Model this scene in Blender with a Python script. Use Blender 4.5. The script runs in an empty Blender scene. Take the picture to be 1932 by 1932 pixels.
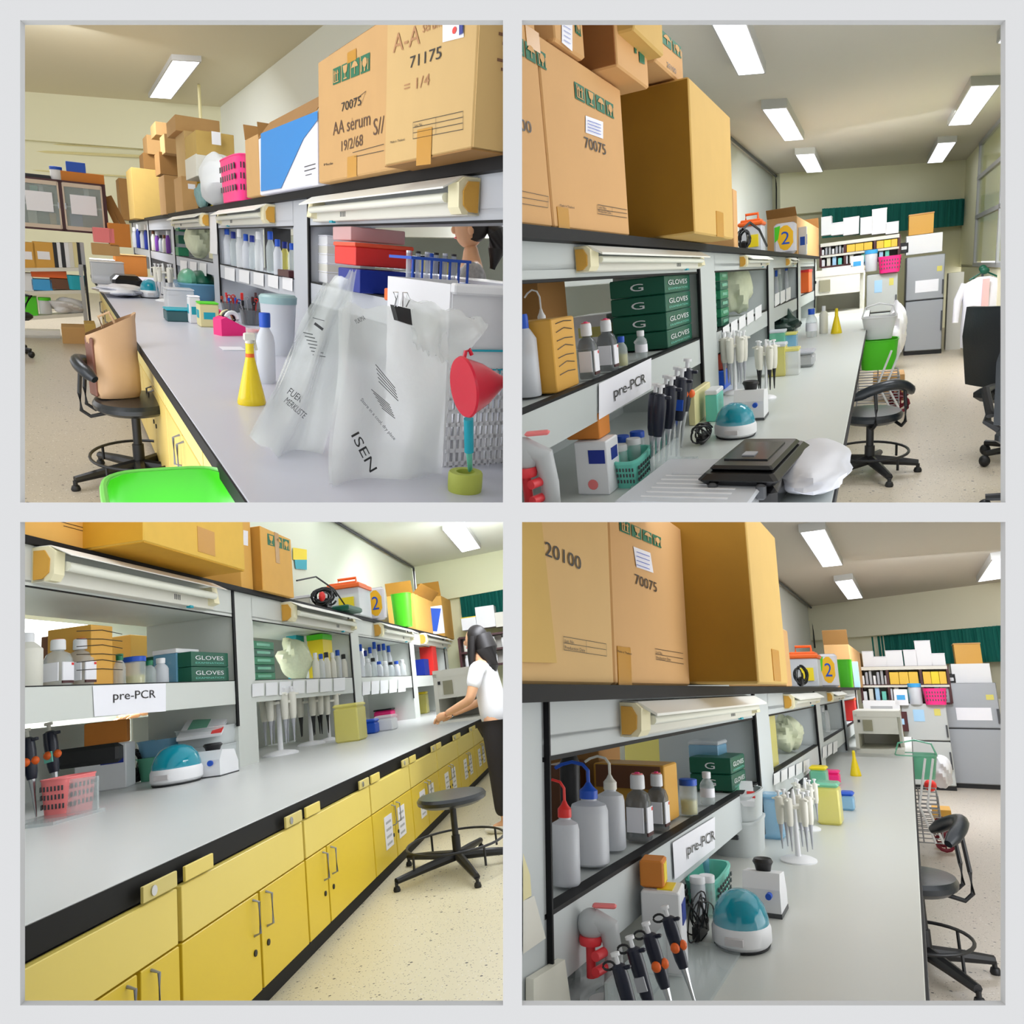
import bpy, bmesh, math, random
from mathutils import Matrix, Vector
random.seed(7)
C = bpy.context.scene.collection
S = bpy.context.scene
PI = math.pi
# ------------------------------------------------------------------ camera, world, exposure
F = 1400.0
cam = bpy.data.objects.new('camera', bpy.data.cameras.new('camera'))
C.objects.link(cam)
cam.location = (0, 0, 0); cam.rotation_euler = (PI / 2, 0, 0)
cam.data.sensor_width = 36; cam.data.sensor_fit = 'HORIZONTAL'
cam.data.lens = 36 * F / 1932; cam.data.clip_start = 0.05; cam.data.clip_end = 200
S.camera = cam
W = bpy.data.worlds.new('world'); S.world = W; W.use_nodes = True
W.node_tree.nodes['Background'].inputs[0].default_value = (.99, .99, 1.01, 1)
W.node_tree.nodes['Background'].inputs[1].default_value = 1.45
S.view_settings.view_transform = 'Standard'; S.view_settings.look = 'None'
S.view_settings.gamma = 1; S.view_settings.use_curve_mapping = False
S.view_settings.exposure = 0.0
S.cycles.max_bounces = 8; S.cycles.transparent_max_bounces = 16
# each of the four lab views is a room of its own; columns = room x (right), y (along the bench), z (up)
ROT = {
 'BR': [[0.88709, 0.46155, -0.00575], [0.11282, -0.20473, 0.9723], [-0.44759, 0.86316, 0.23369]],
 'TR': [[0.89849, 0.42496, -0.11011], [-0.01887, 0.28797, 0.95745], [-0.43859, 0.85818, -0.26676]],
 'TL': [[0.86658, -0.49375, 0.07247], [0.09535, 0.30636, 0.94713], [0.48985, 0.81385, -0.31257]],
 'BL': [[0.9873, 0.09752, -0.12543], [0.14349, -0.20832, 0.96748], [-0.06822, 0.97319, 0.21967]]}
RM, MW = {}, {}
for k, r in ROT.items():
    RM[k] = Matrix(r)                       # room -> (right, up, forward)
    MW[k] = Matrix((r[0], r[2], r[1])).to_4x4()   # room -> world (X right, Y forward, Z up)
def ray(k, px, py):
    return RM[k].transposed() @ Vector(((px - 966) / F, (966 - py) / F, 1))
def pz(k, px, py, z):
    r = ray(k, px, py); return r * (z / r.z)
def px_(k, px, py, x):
    r = ray(k, px, py); return r * (x / r.x)
def py_(k, px, py, y):
    r = ray(k, px, py); return r * (y / r.y)
def yat(k, px, x, z):                       # y on the line (x, ., z) that the pixel column meets
    a = (px - 966) / F; r0, r2 = RM[k][0], RM[k][2]
    return -((r0[0] - a * r2[0]) * x + (r0[2] - a * r2[2]) * z) / (r0[1] - a * r2[1])
def xat(k, px, y, z):
    a = (px - 966) / F; r0, r2 = RM[k][0], RM[k][2]
    return -((r0[1] - a * r2[1]) * y + (r0[2] - a * r2[2]) * z) / (r0[0] - a * r2[0])
def mpp(k, P):
    return (RM[k][2][0] * P[0] + RM[k][2][1] * P[1] + RM[k][2][2] * P[2]) / F
# ------------------------------------------------------------------ lights of the rooms, with added fill
def area(k, P, size, power, direction=(0, 0, -1), col=(1, 1, 1), sy=None):
    l = bpy.data.lights.new('added_light', 'AREA'); l.energy = power; l.shape = 'RECTANGLE'
    l.size = size; l.size_y = sy or size; l.color = col
    o = bpy.data.objects.new('added_light', l); C.objects.link(o)
    q = Vector(direction).to_track_quat('-Z', 'Y').to_matrix().to_4x4()
    o.matrix_world = MW[k] @ Matrix.Translation(P) @ q
    return o
LIGHTS = {'TL': [((-0.6, 6.5, 2.8), 1.6, 80, (0, 0, -1)), ((-0.2, 14.0, 2.6), 2.0, 250, (0, .4, -.9)), ((4.6, 7.0, 2.2), 1.8, 130, (0, 0, -1))],
          'TR': [((0.6, 5.5, 1.6), 1.2, 45, (0, 0, -1)), ((0.2, 10.4, 1.4), 1.4, 100, (0, .32, -.95)), ((-2.9, 6.0, 1.2), 1.5, 110, (0, 0, -1))],
          'BL': [((-1.6, 14.5, 2.9), 1.8, 270, (0, .6, -.8)), ((-6.0, 9.0, 1.5), 1.8, 150, (0, 0, -1))],
          'BR': [((0.4, 10.0, 1.4), 1.4, 105, (0, .32, -.95)), ((-2.8, 6.0, 1.0), 1.4, 110, (0, 0, -1))]}  # some stand for ceiling lamps, others are added fill at back walls and racks
for k, ls in LIGHTS.items():
    for P, s, e, d in ls: area(k, P, s, e, d, (.94, .97, 1.04))
def areaw(P, sx, sy, power, direction):      # added fill light in world axes, no fixture there
    o = area('TL', (0, 0, 0), sx, power, sy=sy, col=(.95, .98, 1.04)); q = Vector(direction).to_track_quat('-Z', 'Y').to_matrix().to_4x4()
    o.matrix_world = Matrix.Translation(P) @ q
areaw((2.0, 7, -.012), 3.4, 10, 125, (0, 0, -1)); areaw((-2.6, 8, -.012), 4.6, 12, 170, (0, 0, -1))  # unseen fill lying flat against the dividing slabs
areaw((2.0, 5.5, .012), 3.4, 8.0, 110, (0, 0, 1)); areaw((-2.0, 5.5, .012), 3.4, 8.0, 135, (0, 0, 1))
# added side fill for each room, near the observer and out of view
areaw((2.7, 2.0, 1.35), 2.2, 2.0, 26, (-1, .75, 0)); areaw((2.7, 2.0, -1.35), 2.2, 2.0, 46, (-1, .75, 0)); areaw((-2.7, 2.0, 1.35), 2.2, 2.0, 34, (1, .75, 0)); areaw((-.014, 3.8, -2.3), 4, 4, 32, (-1, 0, 0))
# ------------------------------------------------------------------ materials
MATS = {}
def lin(c):
    c = c / 255.0
    return c / 12.92 if c <= .04045 else ((c + .055) / 1.055) ** 2.4
def mat(name, rgb=(200, 200, 200), rough=.5, metal=0., alpha=1., emit=0., noise=None, bump=None, spec=.5, stretch=(1, 1, 1)):
    if name in MATS: return MATS[name]
    m = bpy.data.materials.new(name); m.use_nodes = True
    n, l = m.node_tree.nodes, m.node_tree.links
    b = n['Principled BSDF']; col = (lin(rgb[0]), lin(rgb[1]), lin(rgb[2]), 1)
    b.inputs['Base Color'].default_value = col
    b.inputs['Roughness'].default_value = rough; b.inputs['Metallic'].default_value = metal
    b.inputs['Specular IOR Level'].default_value = spec; b.inputs['Alpha'].default_value = alpha
    if emit: b.inputs['Emission Color'].default_value = col; b.inputs['Emission Strength'].default_value = emit
    if noise or bump:
        tc = n.new('ShaderNodeTexCoord'); mp = n.new('ShaderNodeMapping'); mp.inputs['Scale'].default_value = stretch
        l.new(tc.outputs['Object'], mp.inputs['Vector'])
        nz = n.new('ShaderNodeTexNoise'); nz.inputs['Scale'].default_value = (noise or bump)[0]; nz.inputs['Detail'].default_value = 5
        l.new(mp.outputs[0], nz.inputs['Vector'])
        if noise:
            mx = n.new('ShaderNodeMix'); mx.data_type = 'RGBA'
            a = noise[1]
            mx.inputs[6].default_value = (col[0] * (1 - a), col[1] * (1 - a), col[2] * (1 - a), 1)
            mx.inputs[7].default_value = (min(1, col[0] * (1 + a)), min(1, col[1] * (1 + a)), min(1, col[2] * (1 + a)), 1)
            l.new(nz.outputs['Fac'], mx.inputs[0]); l.new(mx.outputs[2], b.inputs['Base Color'])
        if bump:
            bp = n.new('ShaderNodeBump'); bp.inputs['Strength'].default_value = bump[1]; bp.inputs['Distance'].default_value = .01
            l.new(nz.outputs['Fac'], bp.inputs['Height']); l.new(bp.outputs[0], b.inputs['Normal'])
    MATS[name] = m
    return m
def terrazzo(name, base):
    m = mat(name, base, .35); n, l = m.node_tree.nodes, m.node_tree.links
    b = n['Principled BSDF']; tc = n.new('ShaderNodeTexCoord'); prev = None
    col = b.inputs['Base Color'].default_value[:]
    for sc, th, c in ((15, .10, (.05, .045, .04, 1)), (34, .11, (.12, .10, .08, 1)), (55, .17, (.28, .24, .19, 1)), (40, .13, (.75, .72, .66, 1))):
        v = n.new('ShaderNodeTexVoronoi'); v.inputs['Scale'].default_value = sc
        l.new(tc.outputs['Object'], v.inputs['Vector'])
        nz = n.new('ShaderNodeTexNoise'); nz.inputs['Scale'].default_value = sc * .35; l.new(tc.outputs['Object'], nz.inputs['Vector'])
        mul = n.new('ShaderNodeMath'); mul.operation = 'MULTIPLY'; mul.inputs[1].default_value = th * 2; l.new(nz.outputs['Fac'], mul.inputs[0])
        lt = n.new('ShaderNodeMath'); lt.operation = 'LESS_THAN'; l.new(v.outputs['Distance'], lt.inputs[0]); l.new(mul.outputs[0], lt.inputs[1])
        mx = n.new('ShaderNodeMix'); mx.data_type = 'RGBA'; l.new(lt.outputs[0], mx.inputs[0]); mx.inputs[7].default_value = c
        if prev: l.new(prev, mx.inputs[6])
        else: mx.inputs[6].default_value = col
        prev = mx.outputs[2]
    l.new(prev, b.inputs['Base Color'])
    return m
def M(x): return mat(x) if isinstance(x, str) else x
PAL = dict(white=(232, 233, 235), offwhite=(222, 220, 208), grey=(176, 178, 180), darkgrey=(70, 72, 75), black=(16, 17, 20), ink=(28, 24, 24),
 cream=(226, 216, 160), blue=(20, 80, 190), deepblue=(10, 40, 140), sky=(60, 160, 220), green=(20, 120, 80), darkgreen=(10, 88, 66),
 lime=(80, 205, 25), teal=(20, 165, 185), mint=(110, 205, 185), red=(225, 45, 40), orange=(240, 105, 30), pink=(250, 40, 130), salmon=(245, 130, 130),
 yellow=(240, 215, 30), brown=(110, 66, 36), maroon=(70, 25, 28), skin=(222, 170, 130), hair=(22, 18, 18), purple=(120, 60, 160), silver=(170, 172, 178),
 lightblue=(165, 205, 235), paper=(240, 240, 246), tan=(196, 160, 122), rust=(170, 70, 50), ocre=(214, 160, 60), gold=(240, 195, 60))
for n_, c_ in PAL.items(): mat(n_, c_, .45)
mat('tape', (178, 130, 52), .35); mat('tapedark', (196, 140, 40), .35)
mat('printgreen', (12, 105, 70), .6); mat('chrome', (190, 192, 196), .2, .9)
mat('rubber', (20, 21, 24), .45); mat('vinyl', (26, 32, 38), .3, bump=(60, .1))
mat('clear', (215, 225, 225), .1, alpha=.38); mat('frost', (222, 226, 232), .4, alpha=.72); mat('haze', (232, 235, 236), .3, alpha=.5)
mat('clearyellow', (235, 225, 120), .2, alpha=.7); mat('clearblue', (130, 190, 225), .2, alpha=.6); mat('clearteal', (0, 165, 190), .06, alpha=.66)
mat('cleargreen', (120, 205, 170), .25, alpha=.7); mat('glassdark', (110, 115, 118), .08, alpha=.6); mat('liquidyellow', (250, 220, 20), .15, alpha=.9)
mat('diffuser', (240, 240, 250), .5, emit=2.5); mat('tube', (240, 240, 225), .3)
mat('steel', (150, 152, 158), .35, .5, noise=(3, .05)); mat('steelface', (168, 172, 178), .35, .3)
for k, c in dict(TL=(198, 156, 100), TR=(212, 164, 106), BL=(224, 172, 84), BR=(212, 166, 108)).items():
    mat('card' + k, c, .75, noise=(6, .06)); mat('cardlight' + k, (min(255, c[0] + 6), c[1] + 14, c[2] + 12), .75, noise=(6, .05))
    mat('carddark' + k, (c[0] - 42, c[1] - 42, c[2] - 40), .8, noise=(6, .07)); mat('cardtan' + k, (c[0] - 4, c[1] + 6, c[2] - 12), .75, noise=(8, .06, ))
# ------------------------------------------------------------------ mesh building
class MB:
    def __init__(s): s.v = []; s.f = []; s.m = []; s.sm = []; s.names = []; s.cur = 0
    def use(s, m):
        m = M(m)
        if m not in s.names: s.names.append(m)
        s.cur = s.names.index(m); return s
    def add(s, vs, fs, smooth=False):
        o = len(s.v); s.v += [tuple(v) for v in vs]
        for f in fs: s.f.append([o + i for i in f]); s.m.append(s.cur); s.sm.append(smooth)
        return s
    def box(s, c, d, rz=0, ch=0):
        x, y, z = d[0] / 2, d[1] / 2, d[2] / 2
        if ch:
            ch = min(ch, x * .9, y * .9, z * .9); pts = []
            for (zz, q) in ((-z, ch), (-z + ch, 0), (z - ch, 0), (z, ch)):
                a, b = x - q, y - q; e = ch * .7
                pts += [(-a, -b + e, zz), (-a + e, -b, zz), (a - e, -b, zz), (a, -b + e, zz), (a, b - e, zz), (a - e, b, zz), (-a + e, b, zz), (-a, b - e, zz)]
            fs = [tuple(range(7, -1, -1)), tuple(range(24, 32))]
            for r in range(3):
                for i in range(8): fs.append((r * 8 + i, r * 8 + (i + 1) % 8, r * 8 + 8 + (i + 1) % 8, r * 8 + 8 + i))
        else:
            pts = [(-x, -y, -z), (x, -y, -z), (x, y, -z), (-x, y, -z), (-x, -y, z), (x, -y, z), (x, y, z), (-x, y, z)]
            fs = [(3, 2, 1, 0), (4, 5, 6, 7), (0, 1, 5, 4), (1, 2, 6, 5), (2, 3, 7, 6), (3, 0, 4, 7)]
        ca, sa = math.cos(rz), math.sin(rz)
        return s.add([(c[0] + p[0] * ca - p[1] * sa, c[1] + p[0] * sa + p[1] * ca, c[2] + p[2]) for p in pts], fs)
    def lathe(s, prof, c=(0, 0, 0), n=20, sx=1, sy=1, smooth=True, cap=True):
        vs, fs = [], []
        for r, z in prof:
            for i in range(n):
                a = 2 * PI * i / n; vs.append((c[0] + r * math.cos(a) * sx, c[1] + r * math.sin(a) * sy, c[2] + z))
        for j in range(len(prof) - 1):
            for i in range(n): fs.append((j * n + i, j * n + (i + 1) % n, (j + 1) * n + (i + 1) % n, (j + 1) * n + i))
        s.add(vs, fs, smooth)
        if cap:
            o = len(s.v) - len(vs)
            for idx in (range(n - 1, -1, -1), range((len(prof) - 1) * n, len(prof) * n)):
                s.f.append([o + i for i in idx]); s.m.append(s.cur); s.sm.append(False)
        return s
    def sqlathe(s, prof, c=(0, 0, 0), rnd=.3, rz=0):      # rounded square section
        vs, fs = [], []; n = 16
        for r, z in prof:
            for i in range(n):
                a = 2 * PI * (i + .5) / n; ca, sa = math.cos(a), math.sin(a)
                q = r / max(abs(ca), abs(sa)) * (1 - rnd) + r * rnd * 1.12; x, y = ca * q, sa * q
                vs.append((c[0] + x * math.cos(rz) - y * math.sin(rz), c[1] + x * math.sin(rz) + y * math.cos(rz), c[2] + z))
        for j in range(len(prof) - 1):
            for i in range(n): fs.append((j * n + i, j * n + (i + 1) % n, (j + 1) * n + (i + 1) % n, (j + 1) * n + i))
        fs.append(tuple(range(n - 1, -1, -1))); fs.append(tuple(range((len(prof) - 1) * n, len(prof) * n)))
        return s.add(vs, fs, True)
    def tube(s, pts, r, n=8, closed=False, r2=None):
        pts = [Vector(p) for p in pts]; N = len(pts); vs, fs = [], []
        up = Vector((0, 0, 1))
        for i, p in enumerate(pts):
            if closed: d = pts[(i + 1) % N] - pts[i - 1]
            else: d = pts[min(i + 1, N - 1)] - pts[max(i - 1, 0)]
            d.normalize(); a = d.cross(up)
            if a.length < .05: a = d.cross(Vector((1, 0, 0)))
            a.normalize(); b = a.cross(d)
            rr = r if r2 is None else r + (r2 - r) * i / (N - 1)
            if isinstance(r, (list, tuple)): rr = r[i]
            for j in range(n):
                t = 2 * PI * j / n; vs.append(p + a * rr * math.cos(t) + b * rr * math.sin(t))
        for i in range(N if closed else N - 1):
            for j in range(n): fs.append((i * n + j, i * n + (j + 1) % n, ((i + 1) % N) * n + (j + 1) % n, ((i + 1) % N) * n + j))
        s.add(vs, fs, True)
        if not closed:
            o = len(s.v) - len(vs)
            for idx in (range(n), range((N - 1) * n, N * n)): s.f.append([o + i for i in idx]); s.m.append(s.cur); s.sm.append(False)
        return s
    def ball(s, c, r, n=14, m=9):
        rx, ry, rz = (r, r, r) if not isinstance(r, (list, tuple)) else r
        prof = [(max(1e-4, math.sin(PI * j / m)), -math.cos(PI * j / m)) for j in range(m + 1)]
        vs, fs = [], []
        for q, z in prof:
            for i in range(n): a = 2 * PI * i / n; vs.append((c[0] + q * rx * math.cos(a), c[1] + q * ry * math.sin(a), c[2] + z * rz))
        for j in range(m):
            for i in range(n): fs.append((j * n + i, j * n + (i + 1) % n, (j + 1) * n + (i + 1) % n, (j + 1) * n + i))
        return s.add(vs, fs, True)
    def prism(s, poly, axis, a, b):           # poly in the two other axes, extruded along axis from a to b
        def P(u, v, w): return {'x': (w, u, v), 'y': (u, w, v), 'z': (u, v, w)}[axis]
        n = len(poly); vs = [P(u, v, a) for u, v in poly] + [P(u, v, b) for u, v in poly]
        fs = [tuple(range(n)), tuple(range(2 * n - 1, n - 1, -1))] + [(i, i + n, (i + 1) % n + n, (i + 1) % n) for i in range(n)]
        return s.add(vs, fs)
    def basket(s, w, d, h, t, taper=.85, slots=0, rim=.0, r=.25, open_top=True):   # tapered rounded tub, open at the top
        def ring(sc, z, off=0):
            vs = []; n = 24
            for i in range(n):
                a = 2 * PI * (i + .5) / n; ca, sa = math.cos(a), math.sin(a); p = 4.0
                q = (abs(ca) ** p + abs(sa) ** p) ** (-1 / p)
                vs.append((ca * q * (w / 2 * sc - off), sa * q * (d / 2 * sc - off), z))
            return vs
        n = 24; rings = [ring(taper, 0), ring(1, h), ring(1 + rim, h), ring(1 + rim, h + t * 1.5), ring(1, h + t * 1.5, t), ring(taper, t, t)]
        vs = sum(rings, []); fs = [tuple(range(n - 1, -1, -1)), tuple(range(5 * n, 6 * n))]
        for j in range(5):
            for i in range(n): fs.append((j * n + i, j * n + (i + 1) % n, (j + 1) * n + (i + 1) % n, (j + 1) * n + i))
        return s.add(vs, fs, True)
def mesh(mb, name, default=None):
    me = bpy.data.meshes.new(name)
    me.from_pydata(mb.v, [], mb.f)
    for m in (mb.names or [M(default or 'white')]): me.materials.append(m)
    for i, p in enumerate(me.polygons): p.material_index = mb.m[i]; p.use_smooth = mb.sm[i]
    bm = bmesh.new(); bm.from_mesh(me); bmesh.ops.recalc_face_normals(bm, faces=bm.faces); bm.to_mesh(me); bm.free()
    if any(mb.sm): me.set_sharp_from_angle(angle=.7)
    return me
ROOMOBJ = []
def put(k, name, mb, m, P=(0, 0, 0), yaw=0, label=None, cat=None, group=None, kind=None, tilt=None):
    if m is not None and not mb.names: mb.names = [M(m)]
    o = bpy.data.objects.new(name, mesh(mb, name, m) if mb else None); C.objects.link(o)
    L = Matrix.Translation(P) @ Matrix.Rotation(yaw, 4, 'Z')
    if tilt: L = L @ Matrix.Rotation(tilt[0], 4, tilt[1])
    o.matrix_world = (MW[k] if k else Matrix.Identity(4)) @ L
    if label: o['label'] = label
    if cat: o['category'] = cat
    if group: o['group'] = group
    if kind: o['kind'] = kind
    o['_k'] = k or ''; ROOMOBJ.append(o)
    return o
def thing(k, name, label, cat, P, yaw=0, group=None, tilt=None):
    L = Matrix.Translation(P) @ Matrix.Rotation(yaw, 4, 'Z')
    if tilt: L = L @ Matrix.Rotation(tilt[0], 4, tilt[1])
    o = bpy.data.objects.new(name, None); C.objects.link(o); o.empty_display_size = .05
    o.matrix_world = MW[k] @ L; o['label'] = label; o['category'] = cat; o['_k'] = k
    if group: o['group'] = group
    return o
def part(t, name, mb, m=None, label=None, kind=None, P=None):
    if m is not None and not mb.names: mb.names = [M(m)]
    o = bpy.data.objects.new(name, mesh(mb, name, m)); C.objects.link(o); o.parent = t
    if P is not None: o.location = P
    if label: o['label'] = label
    if kind: o['kind'] = kind
    ROOMOBJ.append(o); return o
_txt = {}
def textmesh(s):
    if s in _txt: return _txt[s]
    cu = bpy.data.curves.new('lettering', 'FONT'); cu.body = s; cu.align_x = 'LEFT'; cu.resolution_u = 3
    ob = bpy.data.objects.new('lettering', cu); me = bpy.data.meshes.new_from_object(ob)
    bpy.data.objects.remove(ob)
    xs = [v.co.x for v in me.vertices]; ys = [v.co.y for v in me.vertices]
    x0, x1, y0, y1 = min(xs), max(xs), min(ys), max(ys)
    for v in me.vertices: v.co.x = (v.co.x - x0) / (x1 - x0); v.co.y = (v.co.y - y0) / (y1 - y0)
    _txt[s] = ([tuple(v.co) for v in me.vertices], [tuple(p.vertices) for p in me.polygons]); return _txt[s]
def letters(mb, s, o, u, v):                 # text stretched on the parallelogram o + u*[0,1] + v*[0,1]
    vs, fs = textmesh(s); o, u, v = Vector(o), Vector(u), Vector(v)
    return mb.add([o + u * p[0] + v * p[1] for p in vs], fs)
def quad(mb, o, u, v):
    o, u, v = Vector(o), Vector(u), Vector(v); return mb.add([o, o + u, o + u + v, o + v], [(0, 1, 2, 3)])
# print placed on the x = X face of thing t (thing origin P, no yaw) from pixel positions; s = +1 when the face looks towards +x
def onface(k, t, P, X, s, items, name='printing', m='ink'):
    mb = MB(); mb.use(m); e = .0025 * s
    for it in items:
        kind = it[0]
        if kind == 'rect':                     # px0,py0 (upper left), px1,py1 (upper right), height px
            _, a0, b0, a1, b1, hp = it[:6]
            A = px_(k, a0, b0, X + e); B = px_(k, a1, b1, X + e); h = hp * mpp(k, A)
            quad(mb, Vector((A.x, A.y, A.z - h)) - P, (0, B.y - A.y, B.z - A.z), (0, 0, h))
        elif kind == 'text':                   # string, lower left px, lower right px, height px
            _, st, a0, b0, a1, b1, hp = it[:7]
            A = px_(k, a0, b0, X + e); B = px_(k, a1, b1, X + e); h = hp * mpp(k, A)
            letters(mb, st, Vector(A) - P, B - A, (0, 0, h))
        elif kind == 'line':
            _, a0, b0, a1, b1, w = it[:6]
            A = px_(k, a0, b0, X + e) - P; B = px_(k, a1, b1, X + e) - P; d = (B - A); q = Vector((0, -d.z, d.y)).normalized() * w * mpp(k, A + P) / 2
            mb.add([A - q, B - q, B + q, A + q], [(0, 1, 2, 3)])
    return part(t, name, mb, m, kind='stuff')
def icons(k, t, P, X, s, a0, b0, a1, b1, hp, n=4, m='printgreen'):   # row of handling marks: arrows up, glass, umbrella, hands
    A = px_(k, a0, b0, X) - P; B = px_(k, a1, b1, X) - P; h = hp * mpp(k, A + P)
    if P.length == 0: pass
    mb = MB(); mc = MB(); mb.use(m); e = .002 * s; U = (B - A) / n
    inv = MB()
    for i in range(n):
        o = A + U * (i + .05) + Vector((e, 0, -h)); u = U * .88; v = Vector((0, 0, h))
        quad(mb, o, u, v)
        o2 = o + Vector((e, 0, 0)); inv.use('card' + k)
        def R(x, y, w, hh): quad(inv, o2 + u * x + v * y, u * w, v * hh)
        def T(*pp): inv.add([o2 + u * p[0] + v * p[1] for p in pp], [tuple(range(len(pp)))])
        if (i + (4 - n)) % 4 == 0:
            R(.12, .12, .08, .76); R(.3, .2, .1, .5); R(.6, .2, .1, .5); T((.2, .6), (.5, .6), (.35, .85)); T((.5, .6), (.8, .6), (.65, .85)); R(.2, .1, .6, .06)
        elif (i + (4 - n)) % 4 == 1:
            T((.2, .9), (.8, .9), (.7, .5), (.5, .38), (.3, .5)); R(.46, .15, .08, .3); R(.3, .08, .4, .08)
        elif (i + (4 - n)) % 4 == 2:
            T((.1, .55), (.3, .82), (.5, .9), (.7, .82), (.9, .55)); R(.47, .15, .07, .45)
        else:
            T((.25, .5), (.4, .3), (.6, .3), (.75, .5), (.7, .75), (.5, .85), (.3, .75)); R(.44, .08, .12, .2); R(.12, .1, .08, .6); R(.82, .1, .08, .6)
    part(t, 'handling_marks', mb, m, kind='stuff'); part(t, 'mark_pictograms', inv, kind='stuff')
def carton(k, Xf, z0, pxA, pxB, pyT, depth, s, label, m=None, name='cardboard_box', group=None, tapes=(), flaps=None, zt=None, y0=None, y1=None, lean=0, seam=True, d=None):
    """box whose face is the plane x=Xf; pxA/pxB its two face corners in the picture (near first), pyT the top seen at pxA"""
    m = m or 'card' + k
    ya = yat(k, pxA, Xf, z0) if y0 is None else y0; yb = yat(k, pxB, Xf, z0) if y1 is None else y1
    ya, yb = min(ya, yb), max(ya, yb)
    z1 = zt if zt is not None else px_(k, pxA, pyT, Xf).z
    P = Vector((Xf - s * depth / 2, (ya + yb) / 2, z0)); w, h = yb - ya, z1 - z0
    t = thing(k, name, label, 'box', P, group=group)
    b = MB(); b.use(m); b.box((0, 0, h / 2), (depth, w, h), ch=.006); part(t, 'body', b)
    if flaps:
        for (sx, sy, ang) in flaps:
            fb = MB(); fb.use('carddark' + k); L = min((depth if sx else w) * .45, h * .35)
            if sx:
                x = sx * depth / 2; fb.add([(x, -w / 2, h), (x, w / 2, h), (x + sx * L * math.cos(ang), w / 2 * .97, h + L * math.sin(ang)), (x + sx * L * math.cos(ang), -w / 2 * .97, h + L * math.sin(ang)),
                        (x, -w / 2, h + .006), (x, w / 2, h + .006), (x + sx * L * math.cos(ang), w / 2 * .97, h + L * math.sin(ang) + .006), (x + sx * L * math.cos(ang), -w / 2 * .97, h + L * math.sin(ang) + .006)],
                       [(0, 1, 2, 3), (4, 5, 6, 7), (0, 1, 5, 4), (2, 3, 7, 6), (0, 3, 7, 4), (1, 2, 6, 5)])
            else:
                y = sy * w / 2; fb.add([(-depth / 2, y, h), (depth / 2, y, h), (depth / 2 * .97, y + sy * L * math.cos(ang), h + L * math.sin(ang)), (-depth / 2 * .97, y + sy * L * math.cos(ang), h + L * math.sin(ang)),
                        (-depth / 2, y, h + .006), (depth / 2, y, h + .006), (depth / 2 * .97, y + sy * L * math.cos(ang), h + L * math.sin(ang) + .006), (-depth / 2 * .97, y + sy * L * math.cos(ang), h + L * math.sin(ang) + .006)],
                       [(0, 1, 2, 3), (4, 5, 6, 7), (0, 1, 5, 4), (2, 3, 7, 6), (0, 3, 7, 4), (1, 2, 6, 5)])
            part(t, 'top_flap', fb)
    elif seam:
        q = MB(); q.use('tape'); q.box((0, 0, h + .0015), (depth * .12, w, .002)); part(t, 'tape', q)
    for (fy, lo, hi, wd) in tapes:        # tape strips on the face
        q = MB(); q.use('tapedark'); q.box((s * (depth / 2 + .0012), -w / 2 + fy * w, h * (lo + hi) / 2), (.002, wd * w, h * (hi - lo))); part(t, 'tape', q)
    t['_w'] = w; t['_h'] = h
    return t, P, w, h
def plainbox(k, P, d, label, m, name='box', cat='box', yaw=0, group=None, lid=None, ch=.004, mark=None):
    """box standing on P (centre of its base); lid = (material, height)"""
    if lid is None and mark is None:
        b = MB(); b.use(m); b.box((0, 0, d[2] / 2), d, ch=ch); return put(k, name, b, None, P, yaw, label, cat, group)
    t = thing(k, name, label, cat, P, yaw, group); b = MB(); b.use(m); b.box((0, 0, d[2] / 2), d, ch=ch); part(t, 'body', b)
    if lid: b = MB(); b.use(lid[0]); b.box((0, 0, d[2] + lid[1] / 2), (d[0] * 1.04, d[1] * 1.03, lid[1]), ch=ch); part(t, 'lid', b)
    if mark:
        b = MB(); b.use(mark); b.box((0, 0, d[2] * .55), (d[0] * 1.01 + .003, d[1] * .6, d[2] * .35)); b.box((0, 0, d[2] * .5), (d[0] * .6, d[1] * 1.01 + .003, d[2] * .3)); part(t, 'sticker', b)
    return t
# ------------------------------------------------------------------ the setting
E_ = 0.8                                    # distance of the pale front wall with its four openings
def structure(k, name, mb, m=None):
    o = put(k, name, mb, m); o['kind'] = 'structure'; return o
def front_wall():
    mb = MB(); mb.use(mat('front_paint', (189, 190, 190), .8))
    s = E_ / F; e = [-3, (38 - 966) * s, (949 - 966) * s, (985 - 966) * s, (1897 - 966) * s, 3]
    g = [-3, (966 - 1897) * s, (966 - 985) * s, (966 - 948) * s, (966 - 38) * s, 3]
    for i in range(5):
        for j in range(5):
            if i in (1, 3) and j in (1, 3): continue
            mb.box(((e[i] + e[i + 1]) / 2, E_ + .004, (g[j] + g[j + 1]) / 2), (e[i + 1] - e[i], .008, g[j + 1] - g[j]))
    return structure(None, 'wall_front', mb)
front_wall()
mb = MB(); mb.use(mat('divider_paint', (215, 215, 212), .9)); mb.box((0, 16.904, 0), (.006, 32.192, 24)); structure(None, 'wall_divider', mb)
mb = MB(); mb.use('divider_paint'); mb.box((0, 16.904, 0), (24, 32.192, .006)); structure(None, 'wall_divider', mb)  # added slabs hidden by the cross; keep room light apart and bounce it
FLOORC = dict(TL=(182, 172, 156), TR=(200, 188, 168), BL=(214, 206, 176), BR=(198, 188, 174))
CEILC = dict(TL=(226, 218, 190), TR=(222, 217, 206), BL=(232, 234, 220), BR=(204, 197, 185))
WALLC = dict(TL=(234, 232, 200), TR=(246, 244, 214), BL=(236, 238, 202), BR=(244, 240, 214))
SIDEC = dict(TL=(238, 241, 230), TR=(222, 228, 224), BL=(226, 232, 214), BR=(222, 226, 222))
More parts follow.
